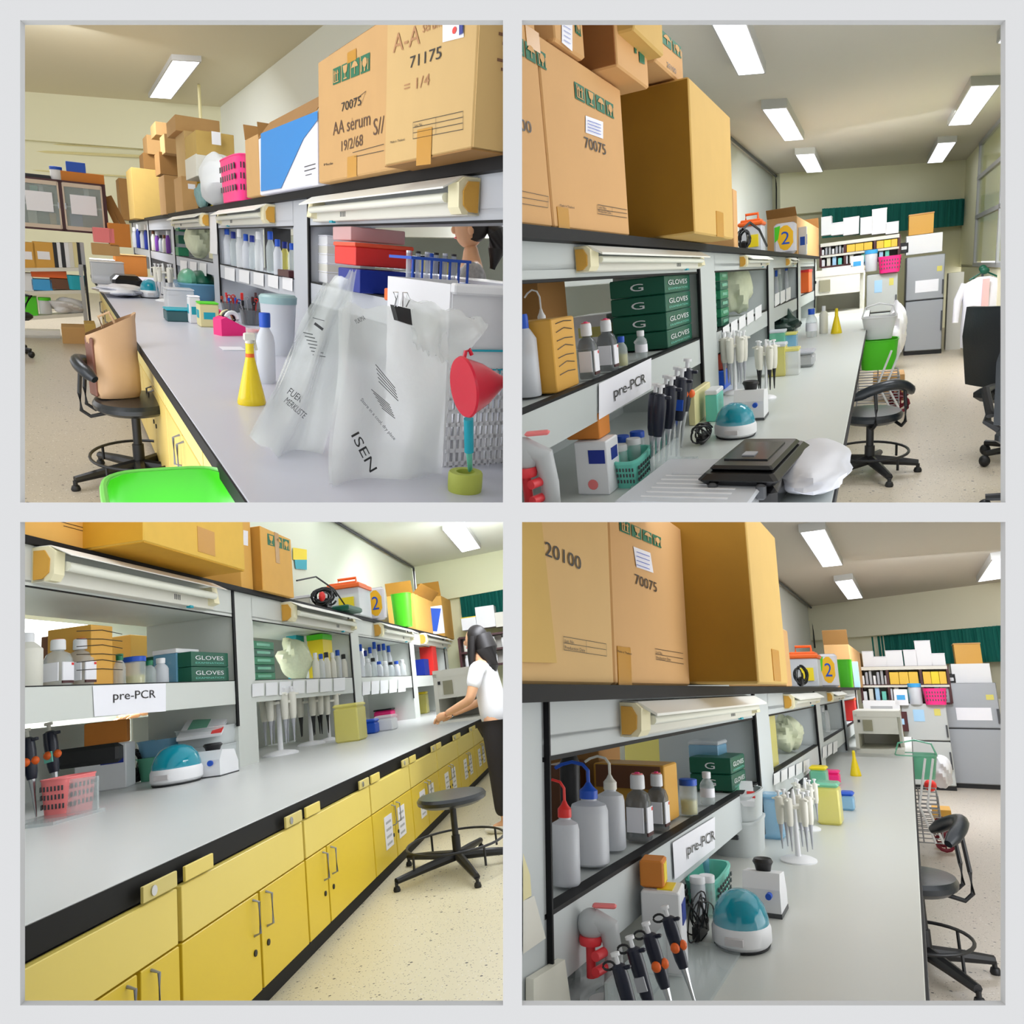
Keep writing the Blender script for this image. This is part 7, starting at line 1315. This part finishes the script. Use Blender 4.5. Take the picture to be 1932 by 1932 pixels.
t = crate(k, V(A_.x - .01, A_.y, ZW - .27), 226 * mpp(k, A_), .44, .23, mat('basketgreen', (70, 205, 30), .35), 'bright green shopping basket at the bottom edge' + UL, holes=True, taper=.8)
b = MB(); b.use(mat('basketrim', (120, 225, 90), .35)); W_ = 226 * mpp(k, A_); n = 32
pts = [(math.copysign(abs(math.cos(a * 2 * PI / n)) ** .5, math.cos(a * 2 * PI / n)) * W_ * .51, math.copysign(abs(math.sin(a * 2 * PI / n)) ** .5, math.sin(a * 2 * PI / n)) * .228, .235) for a in range(n)]; b.tube(pts, .010, 8, closed=True); part(t, 'rim', b, label='lighter green rim')
t2 = thing(k, 'trolley', 'plain trolley under the bright green basket', 'trolley', V(A_.x - .01, A_.y, FL)); b = MB(); b.use('steel'); b.box((0, 0, ZW - .285 - FL), (W_ * .7, .3, .02)); part(t2, 'tray', b)
for sx, sy_ in ((-1, -1), (1, -1), (1, 1), (-1, 1)): b = MB(); b.use('steel'); b.tube([(sx * W_ * .33, sy_ * .13, 0), (sx * W_ * .33, sy_ * .13, ZW - .29 - FL)], .01, 6); part(t2, 'leg', b)
for i in range(6):
    b = MB(); b.use('cream' if i % 2 else 'clearyellow'); b.tube([(0, 0, 0), (.01, .02, .17)], .008, 6); put(k, 'stick', b, None, V(A_.x - .02 + i * .016, A_.y + .02 * (i % 3), ZW - .26), 0, '%s pale stick standing in the bright green basket' % ORD[i], 'stick', 'pale sticks in the green basket')
# shelf of the near bay
def sf(px, w_, h_, inset=.03): return sfloat(k, px, w_, h_, inset=inset)
def fbox(px, w_, h_, X, z, label, m_, name='box', cat='box', dep=.3, **kw): P, m = at(k, px, X, z); return plainbox(k, P, (w_ * m, dep, h_ * m), label, m_, name, cat, **kw), P, m
for i in range(5): (_, P, m) = fbox(630, 62, 18, XF + .16, ZS + i * .052, '%s white lidded box of the stack at the rack post' % ['bottom', 'second', 'third', 'fourth', 'top'][i], ['white', 'offwhite'][i % 2], 'white_tub', dep=.4, lid=('paper', .008), group='stack of white lidded boxes' + UL)
(_, P, m) = fbox(712, 112, 40, XF + .08, ZS, 'dark blue slotted tube rack below the red tray', 'deepblue', 'tube_rack', 'rack', dep=.34)
(_, P, m) = fbox(703, 108, 32, XF + .08, ZS + 46 * m, 'bright red tray on the dark blue tube rack', 'red', 'tray', 'tray', dep=.34, lid=(mat('redlid', (238, 84, 50), .4), .02))
fbox(695, 104, 24, XF + .1, ZS + 88 * m, 'hazy pink tray above the red tray', mat('hazepink', (226, 180, 180), .4, alpha=.8), 'tray', 'tray', dep=.3)
P, m = at(k, 808, XF + .10, ZS); t = thing(k, 'tube_rack', 'blue wire-like test tube rack with tall posts', 'rack', P)
for z in (.02, 36 * m, 76 * m): b = MB(); b.use('blue'); b.box((0, 0, z), (118 * m, .26, .012)); part(t, 'tier', b)
for i in range(7): b = MB(); b.use('blue'); b.box(((i - 3) * 18 * m, -.12, 38 * m), (3 * m, .012, 76 * m)); part(t, 'upright', b)
for i in range(6): b = MB(); b.use('haze'); b.tube([((i - 2.5) * 18 * m, -.02, 3 * m), ((i - 2.5) * 18 * m, -.02, 84 * m)], 5 * m, 8); b.use(['white', 'ink'][i % 2]); b.tube([((i - 2.5) * 18 * m, -.02, 84 * m), ((i - 2.5) * 18 * m, -.02, 88 * m)], 5 * m, 8); part(t, 'tube', b)
(_, P, m) = fbox(800, 126, 22, XF + .02, ZS - .0, 'orange tray of dark tubes at the shelf front', 'orange', 'tray', 'tray', dep=.2); fbox(795, 100, 14, XF + .03, ZS + 24 * m, 'dark green tube row on the orange tray', 'darkgreen', 'tube_row', 'tubes', dep=.16)
yq = 3.2
person(k, V(2.35, yat(k, 892, 2.35, .05), -1.52), 1.15, 1.86, 'seated looking woman behind the rack, black ponytail, white collar over patterned blouse', ((-.14, .05, .62), (-.09, .18, .62), (.14, .05, .62), (.09, .18, .62)), hair='pony', legs=False, shirt=(170, 170, 172), shirtn='patterned')
packs(k, 706, 770, 5, 34, [('frost', 'blue'), ('white', 'black'), ('clear', 'blue')], '{} small bottle seen beyond the rack near the woman', 'bottles beyond the rack', XF + .75, ZS + .10, 41)
packs(k, 775, 850, 5, 36, [('black', 'white'), ('clearyellow', 'black'), ('frost', 'blue')], '{} dark labelled bottle before the woman', 'dark bottles before the woman', XF + .8, ZS + .10, 42)
b = MB(); b.use('white'); b.box((0, .9, -.01), (.35, 3.4, .02)); put(k, 'far_shelf', b, None, V(XF + .8, 2.4, ZS + .09), 0, 'pale shelf board on the other side of the rack', 'shelf')
P, m = at(k, 930, 2.6, .1); b = MB(); b.use('yellow'); b.ball((0, 0, 0), .05, 12, 8); put(k, 'yellow_knob', b, None, V(2.75, P.y + .2, .13), 0, 'round yellow thing on the wall right of the woman', 'knob')
# farther bays
packs(k, 425, 495, 6, 66, [('frost', 'blue'), ('clear', 'deepblue'), ('haze', 'white')], '{} blue capped bottle on second bay shelf' + UL, 'second bay bottles' + UL, XF + .08, ZS, 43)
packs(k, 505, 572, 5, 78, [('clear', 'blue'), ('frost', 'blue'), ('clearyellow', 'deepblue')], '{} large blue capped flask on second bay shelf' + UL, 'second bay flasks' + UL, XF + .10, ZS, 44)
fbox(525, 34, 74, XF + .35, ZS, 'dark apparatus behind the large flasks', 'black', 'apparatus', 'apparatus'); fbox(545, 22, 12, XF + .02, ZS, 'maroon box at the shelf edge of second bay', 'maroon', 'box')
for i in range(4): fbox(344, 18, 15, XF + .05, ZS + i * .15, '%s green glove carton on third bay shelf' % ['lowest', 'second', 'third', 'topmost'][i] + UL, ['green', 'darkgreen'][i % 2], 'glove_box', group='green cartons of third bay' + UL)
P, m = at(k, 376, XF + .12, ZS); pebble(k, 'bag_of_tubes', P, (44 * m, .7, 66 * m), 'bagpale', 'pale plastic bag on the third bay shelf' + UL, 'bag', 33, .1)
packs(k, 288, 322, 5, 40, [('offwhite', 'brown'), ('purple', 'white'), ('frost', 'black')], '{} little item on fourth bay shelf' + UL, 'fourth bay items' + UL, XF + .06, ZS, 45)
packs(k, 252, 282, 4, 40, [('frost', 'white'), ('deepblue', 'white')], '{} little bottle on the last bay shelf' + UL, 'last bay items' + UL, XF + .06, ZS, 46)
for X0_, X1_, ya_, yb_2, n_ in ((424, 560, 504, 527, 5), (340, 395, 491, 498, 3)):
    P = px_(k, X0_, ya_, XF - .004); t = thing(k, 'note_row', 'row of white notes on the %s bay shelf front' % ('second' if n_ == 5 else 'third') + UL, 'notes', P)
    for i in range(n_):
        a = X0_ + (X1_ - X0_) * i / n_; b_ = X0_ + (X1_ - X0_) * (i + .7) / n_; f = lambda x: ya_ + (yb_2 - ya_) * (x - X0_) / (X1_ - X0_)
        papersheet(k, t, P, XF - .004, -1, [(a, f(a)), (b_, f(b_)), (b_, f(b_) + 24), (a, f(a) + 22)], 'white', 'note', th=.004)
papersheet  # (sheets stay on the rack)
P = px_(k, 402, 440, XF - .004); t = thing(k, 'paper_strip', 'white paper strip on the rack post' + UL, 'paper', P); papersheet(k, t, P, XF - .004, -1, [(396, 408), (410, 407), (410, 480), (396, 478)], 'white', 'sheet', th=.004)
# worktop
P, m = on(k, 475, 762, ZW); t = bottle(k, P, 122 * m, 52 * m, 'cone', 'yellow spray bottle with conical foot on the worktop' + UL, 'offwhite', 'liquidyellow')
b = MB(); b.use('offwhite'); b.box((0, 0, 124 * m), (20 * m, 12 * m, 14 * m), ch=.004); b.tube([(8 * m, 0, 122 * m), (12 * m, 0, 100 * m)], 2.5 * m, 6); part(t, 'spray_head', b); b = MB(); b.use('orange'); b.lathe([(8 * m, 84 * m), (8 * m, 94 * m)], n=14); part(t, 'orange_ring', b)
P, m = on(k, 503, 722, ZW); bottle(k, P, 128 * m, 34 * m, 'schott', 'tall white bottle with deep blue cap behind the yellow spray bottle', 'blue', 'frost')
P, m = on(k, 527, 668, ZW); t = thing(k, 'bucket', 'grey translucent bucket with lid beside the bags', 'bucket', P); b = MB(); b.use('frost'); b.lathe([(26 * m, 0), (32 * m, 92 * m)], n=24); part(t, 'tub', b); b = MB(); b.use(mat('lidgrey', (150, 182, 184), .4)); b.lathe([(33 * m, 92 * m), (34 * m, 104 * m), (30 * m, 108 * m)], n=24); part(t, 'lid', b)
P, m = on(k, 434, 632, ZW); t = thing(k, 'tape_dispenser', 'hot pink tape dispenser holding striped tape rolls', 'dispenser', V(P.x, P.y, ZW), .3)
b = MB(); b.use('pink'); b.prism([(-24 * m, 0), (24 * m, 0), (24 * m, 16 * m), (14 * m, 20 * m), (-14 * m, 34 * m), (-24 * m, 30 * m)], 'y', -.06, .06); part(t, 'body', b)
for i in range(3): b = MB(); b.use(['white', 'black', 'cream'][i]); b.tube([(12 * m * math.cos(a * PI / 8), (i - 1) * .035, 30 * m + 12 * m * math.sin(a * PI / 8)) for a in range(16)], 4 * m, 8, closed=True); part(t, 'tape_roll', b)
P, m = on(k, 406, 612, ZW); t = thing(k, 'tape_dispenser', 'smaller pink holder left of the tape dispenser', 'dispenser', V(P.x, P.y, ZW)); b = MB(); b.use('pink'); b.box((0, 0, 14 * m), (22 * m, .1, 28 * m), ch=.01); part(t, 'body', b); b = MB(); b.use('salmon'); b.box((0, 0, 29 * m), (12 * m, .06, 6 * m)); part(t, 'insert', b)
for px, py, w_, h_, c, cc, l in ((371, 612, 20, 48, 'white', 'paper', 'white upright carton with dark print'), (397, 618, 34, 42, 'cream', 'lime', 'yellow green carton with coloured figure print'), (340, 607, 46, 20, mat('traydark', (52, 92, 96), .5), 'teal', 'dark teal tray on the worktop'), (342, 585, 46, 36, 'haze', 'frost', 'hazy tub standing in the dark teal tray'), (205, 535, 54, 38, 'frost', 'white', 'clear lidded tub at the worktop end'), (196, 520, 40, 28, 'clear', 'white', 'second clear tub at the worktop end'), (248, 520, 52, 36, 'cardorange', 'cardTL', 'ochre carton at the worktop end')):
    P, m = on(k, px, py, ZW); plainbox(k, V(P.x, P.y + .1, ZW), (w_ * m, w_ * m * 1.3, h_ * m), l + UL, c, 'box', 'box', lid=(cc, .012), ch=.008, mark='teal' if px in (371, 397) else None)
P, m = on(k, 372, 566, ZW); t = thing(k, 'glass_bowl', 'glass bowl of greenish clutter by the third rack post', 'bowl', V(P.x, P.y, ZW)); b = MB(); b.use('clearblue'); b.basket(74 * m, .8, 30 * m, .01, .7, rim=.04); part(t, 'bowl', b); b = MB(); b.use('darkgreen'); b.ball((8 * m, 0, 34 * m), (26 * m, .3, 20 * m), 14, 8); b.use('cleargreen'); b.ball((-14 * m, 0, 34 * m), (18 * m, .3, 22 * m), 12, 8); part(t, 'contents', b, kind='stuff')
P, m = on(k, 283, 562, ZW); centrifuge(k, V(P.x, P.y, ZW), 34 * m, 34 * m, 'small teal domed centrifuge near the worktop end' + UL); P, m = on(k, 303, 558, ZW); vortex(k, V(P.x + .1, P.y + .2, ZW), 28 * m, 30 * m, 'grey white mixer behind the small teal centrifuge' + UL)
P, m = on(k, 312, 568, ZW); carousel(k, V(P.x, P.y, ZW), 68 * m, 34 * m, 'white pipette carousel near the worktop end' + UL, 'white pipette on the far carousel' + UL, 5)
P, m = on(k, 226, 558, ZW); pebble(k, 'white_plastic_bag', V(P.x, P.y, ZW), (84 * m, .9, 20 * m), 'bagwhite', 'flattened white plastic bag at the worktop end' + UL, 'bag', 35, .15)
P, m = on(k, 244, 545, ZW); t = thing(k, 'carry_case', 'small shiny black case at the worktop end' + UL, 'case', V(P.x, P.y + .5, ZW)); b = MB(); b.use('caseblack'); b.box((0, 0, 11 * m), (52 * m, .6, 22 * m), ch=.05); part(t, 'body', b)
P, m = on(k, 462, 612, ZW); toolcluster(k, V(P.x + .05, P.y, ZW), (40 * m, .3, 62 * m), 'red and dark hand tools standing behind the tape dispenser', ['red', 'black', 'maroon', 'silver'], 37)
P, m = on(k, 437, 588, ZW); toolcluster(k, V(P.x, P.y, ZW), (38 * m, .3, 36 * m), 'bright red clutter by the second rack post' + UL, ['red', 'rust', 'blue', 'red'], 38)
P, m = on(k, 480, 655, ZW); t = thing(k, 'glass_beaker', 'clear beaker holding a pinkish ring left of the bottles', 'beaker', V(P.x, P.y, ZW)); b = MB(); b.use('clear'); b.lathe([(13 * m, 0), (15 * m, 36 * m)], n=16, cap=False); part(t, 'glass', b); b = MB(); b.use('salmon'); b.tube([(12 * m * math.cos(a * PI / 6), 12 * m * math.sin(a * PI / 6), 30 * m) for a in range(12)], 2.5 * m, 6, closed=True); part(t, 'ring', b)
A_ = pz(k, 438, 658, ZW + .001); m = mpp(k, A_); b = MB(); b.use('paper'); b.box((0, 0, .002), (40 * m, .16, .003)); put(k, 'paper_note', b, None, A_, 0, 'small white note lying before the tape dispenser', 'paper')
P = px_(k, 560, 600, XF + .02); b = MB(); b.use('mint')
# plastic bags with a binder clip, white basket, funnel and tape
YB = 1.95
def sheet(name, pts_px, y, label, mt, seed, amp=.02, nu=26, nv=30, kind_t=None, yb=None):
    rs = random.Random(seed); c = [py_(k, a, b_, y if i < 2 else (yb or y)) for i, (a, b_) in enumerate(pts_px)]; vs = []; fs = []
    ph = [(rs.uniform(3, 13), rs.uniform(1.5, 6), rs.uniform(0, 6), rs.uniform(.3, 1)) for _ in range(7)]
    for j in range(nv + 1):
        v = j / nv
        for i in range(nu + 1):
            u = i / nu; p = (c[0] * (1 - u) + c[1] * u) * (1 - v) + (c[3] * (1 - u) + c[2] * u) * v
            d = sum(q[3] * math.sin(q[0] * u + q[1] * v * (1 if n_ % 2 else -1) + q[2]) for n_, q in enumerate(ph)) / 3
            ed = .006 * math.sin(9 * v + seed) * (1 if i in (0, nu) else 0); vs.append(p + V(ed, d * amp - amp * .5, .008 * math.sin(22 * u + seed) if j in (0, nv) else 0))
    for j in range(nv):
        for i in range(nu): a = j * (nu + 1) + i; fs.append((a, a + 1, a + nu + 2, a + nu + 1))
    t = thing(k, name, label, 'bag', c[3]); b = MB(); b.use(mt); b.add([p - c[3] for p in vs], fs, True); part(t, 'front_film', b); b = MB(); b.use(mt); b.add([p - c[3] + V(0, .03 + .012 * math.sin((i % 27) * .5) * math.cos((i // 27) * .4), 0) for i, p in enumerate(vs)], fs, True); part(t, 'back_film', b)
    return t, c
bagm = mat('film', (232, 236, 234), .22, alpha=.47, bump=(8, 1.0), spec=.8); n_, l_ = bagm.node_tree.nodes, bagm.node_tree.links
t, c = sheet('plastic_bag', [(598, 545), (668, 505), (592, 900), (470, 820)], YB + .35, 'narrow clear plastic bag, left one of the hanging pair', 'film', 3, .07)
def flat(t, O, y, items, m_='ink', name='printing'):       # items: (text, lower-left px, lower-right px, height px) on the plane y
    b = MB(); b.use(m_)
    for it in items:
        A_, B_ = py_(k, it[1], it[2], y), py_(k, it[3], it[4], y); u = B_ - A_; up = V(-u.z, 0, u.x).normalized() * it[5] * mpp(k, A_)
        if it[0]: letters(b, it[0], A_ - O, u, up)
        else: b.add([A_ - O, B_ - O, B_ - O + up, A_ - O + up], [(0, 1, 2, 3)])
    part(t, name, b, kind='stuff')
flat(t, c[3], YB + .30, [(None, 592, 612, 608, 624, 5), (None, 590, 600, 612, 606, 1.2)] + [(None, 572 + i * 3, 668 + i * 7 - 40, 590 + i * 4, 672 + i * 7 - 40, 1.5) for i in range(7)] + [('FUER', 541, 742, 566, 760, 13), ('MERKLISTE', 535, 758, 572, 790, 12)], 'darkgrey')
t, c = sheet('plastic_bag', [(640, 575), (828, 588), (835, 985), (612, 975)], YB, 'wide clear plastic bag with black lettering, right one of the hanging pair', 'film', 5, .06)
flat(t, c[3], YB - .05, [('ISEN', 662, 822, 698, 892, 17), ('YUKIMA', 672, 612, 690, 603, 9)], 'black', 'black_lettering')
flat(t, c[3], YB - .05, [(None, 708 + i * 1.5, 688 + i * 8, 745 + i * 1.5, 733 + i * 6, 1.4) for i in range(5)] + [(None, 700 + i * 4, 735 + i * 7, 735 + i * 2, 765 + i * 5, 1.4) for i in range(6)] + [('Store in a cool, dry place', 678, 756, 742, 832, 8)], 'darkgrey', 'small_print')
t, c = sheet('plastic_bag', [(770, 560), (905, 605), (850, 690), (780, 650)], YB - .06, 'shiny folded bag top right of the binder clip', 'film', 8, .05)
P = py_(k, 755, 588, YB - .08); m = mpp(k, P); t = thing(k, 'binder_clip', 'black binder clip with wire loops gripping the wide bag', 'clip', P, .1); b = MB(); b.use('black'); b.prism([(-17 * m, 12 * m), (17 * m, 6 * m), (22 * m, -24 * m), (-8 * m, -16 * m)], 'y', -.012, .012); part(t, 'body', b)
for sx in (-1, 1): b = MB(); b.use('chrome'); b.tube([(sx * 12 * m - 4 * m, -.012, 10 * m), (sx * 14 * m - 6 * m, -.03, 24 * m), (sx * 14 * m - 12 * m, -.03, 36 * m), (sx * 5 * m - 12 * m, -.03, 36 * m), (sx * 6 * m - 6 * m, -.014, 10 * m)], 1.3 * m, 6); part(t, 'wire_loop', b)
Pb = py_(k, 905, 960, YB + .05); m = mpp(k, Pb); t = thing(k, 'white_basket', 'white slotted basket behind the red funnel at the right edge' + UL, 'basket', V(Pb.x, Pb.y + .26, ZW + .0))
Ht = py_(k, 905, 540, YB + .05).z - ZW; Wd = 150 * m; wbm = mat('basketwhite', (224, 224, 228), .4)
b = MB(); b.use(wbm); b.box((0, -.25, Ht * .78), (Wd, .012, Ht * .44)); b.box((0, .25, Ht / 2), (Wd, .012, Ht)); b.box((-Wd / 2, 0, Ht * .5), (.012, .5, Ht)); b.box((0, -.26, Ht * .98), (Wd * 1.04, .04, .03), ch=.006); part(t, 'walls', b)
b = MB(); b.use(wbm)
for i in range(13): b.box((-Wd / 2 + (i + .5) * Wd / 13, -.25, Ht * .28), (Wd * .035, .01, Ht * .56))
for i in range(8): b.box((0, -.25, Ht * (.02 + i * .075)), (Wd, .01, .012))
part(t, 'lattice', b, kind='stuff'); b = MB(); b.use('teal')
for z in (.66, .48): b.box((Wd * .1, -.262, Ht * z), (Wd * .8, .004, .006))
b.box((-Wd * .33, -.262, Ht * .57), (.006, .004, Ht * .18)); letters(b, 'BASKET', (-Wd * .3, -.262, Ht * .50), (Wd * .5, 0, 0), (0, 0, Ht * .06)); part(t, 'green_print', b, kind='stuff')
P = py_(k, 893, 728, YB - .30); m = mpp(k, P); t = thing(k, 'funnel', 'dark red funnel lying over a teal handled tool at the right edge', 'funnel', P, tilt=(1.45, 'Y'))
b = MB(); b.use(mat('funnelred', (206, 18, 52), .25)); b.lathe([(56 * m, -22 * m), (58 * m, -18 * m), (54 * m, -12 * m), (40 * m, 20 * m), (18 * m, 52 * m), (9 * m, 66 * m), (7 * m, 96 * m)], n=36); part(t, 'cone', b); b = MB(); b.use('funnelred'); b.tube([(-54 * m, 0, -16 * m), (-66 * m, 0, -12 * m), (-68 * m, 0, -4 * m), (-58 * m, 0, 0)], 4 * m, 8); part(t, 'hanging_tab', b)
P0 = py_(k, 884, 790, YB - .22); P1 = py_(k, 885, 852, YB - .20); P2 = py_(k, 888, 905, YB - .14); t = thing(k, 'brush', 'tool with teal handle under the red funnel', 'tool', P0); b = MB(); b.use('teal'); b.tube([V(0, 0, 0), P1 - P0], 10 * m, 12); part(t, 'handle', b); b = MB(); b.use('mint'); b.tube([P1 - P0, P2 - P0], 7 * m, 10, r2=4 * m); part(t, 'tip', b)
P, m = on(k, 892, 935, ZW); t = thing(k, 'tape_roll', 'olive green tape roll on the worktop at the right edge', 'tape', V(P.x, YB - .18, ZW)); b = MB(); b.use(mat('olivetape', (178, 188, 80), .5)); b.lathe([(32 * m, 0), (33 * m, 8 * m), (33 * m, 34 * m), (31 * m, 38 * m), (18 * m, 38 * m), (17 * m, 10 * m)], n=28); part(t, 'roll', b)
# ------------------------------------------------------------------ each room ends at the dividers behind the pale cross
bpy.context.view_layer.update()
def clip(o, k):
    sx = -1 if k[1] == 'L' else 1; sz = 1 if k[0] == 'T' else -1
    mw = o.matrix_world; me = o.data; e = .004
    vs = [mw @ v.co for v in me.vertices]
    cx = any(v.x * sx < e for v in vs); cz = any(v.z * sz < e for v in vs); cy = any(v.y < E_ + .03 for v in vs)
    if not (cx or cz or cy): return True
    me2 = me.copy(); bm = bmesh.new(); bm.from_mesh(me2); bm.transform(mw)
    for flag, co, no in ((cx, (e * sx, 0, 0), (-sx, 0, 0)), (cz, (0, 0, e * sz), (0, 0, -sz)), (cy, (0, E_ + .03, 0), (0, -1, 0))):
        if flag:
            r_ = bmesh.ops.bisect_plane(bm, geom=bm.verts[:] + bm.edges[:] + bm.faces[:], plane_co=co, plane_no=no, clear_outer=True, dist=1e-5)
            ed = [g for g in r_['geom_cut'] if isinstance(g, bmesh.types.BMEdge)]
            if ed:
                try: bmesh.ops.holes_fill(bm, edges=ed, sides=0)
                except Exception: pass
    empty = len(bm.faces) == 0
    bm.transform(mw.inverted()); bm.to_mesh(me2); bm.free(); o.data = me2
    return not empty
dead = []
for o in ROOMOBJ:
    k = o.get('_k') or (o.parent.get('_k') if o.parent else '') or (o.parent.parent.get('_k') if o.parent and o.parent.parent else '')
    if o.parent is None and '_k' in o and o['_k'] == '': continue
    if k and o.data and not clip(o, k): dead.append(o)
for o in dead:
    if not o.children: bpy.data.objects.remove(o)
for o in list(C.objects):
    if o.type == 'EMPTY' and not o.children: bpy.data.objects.remove(o)
for o in C.objects:
    for q in ('_k', '_w', '_h'):
        if q in o: del o[q]
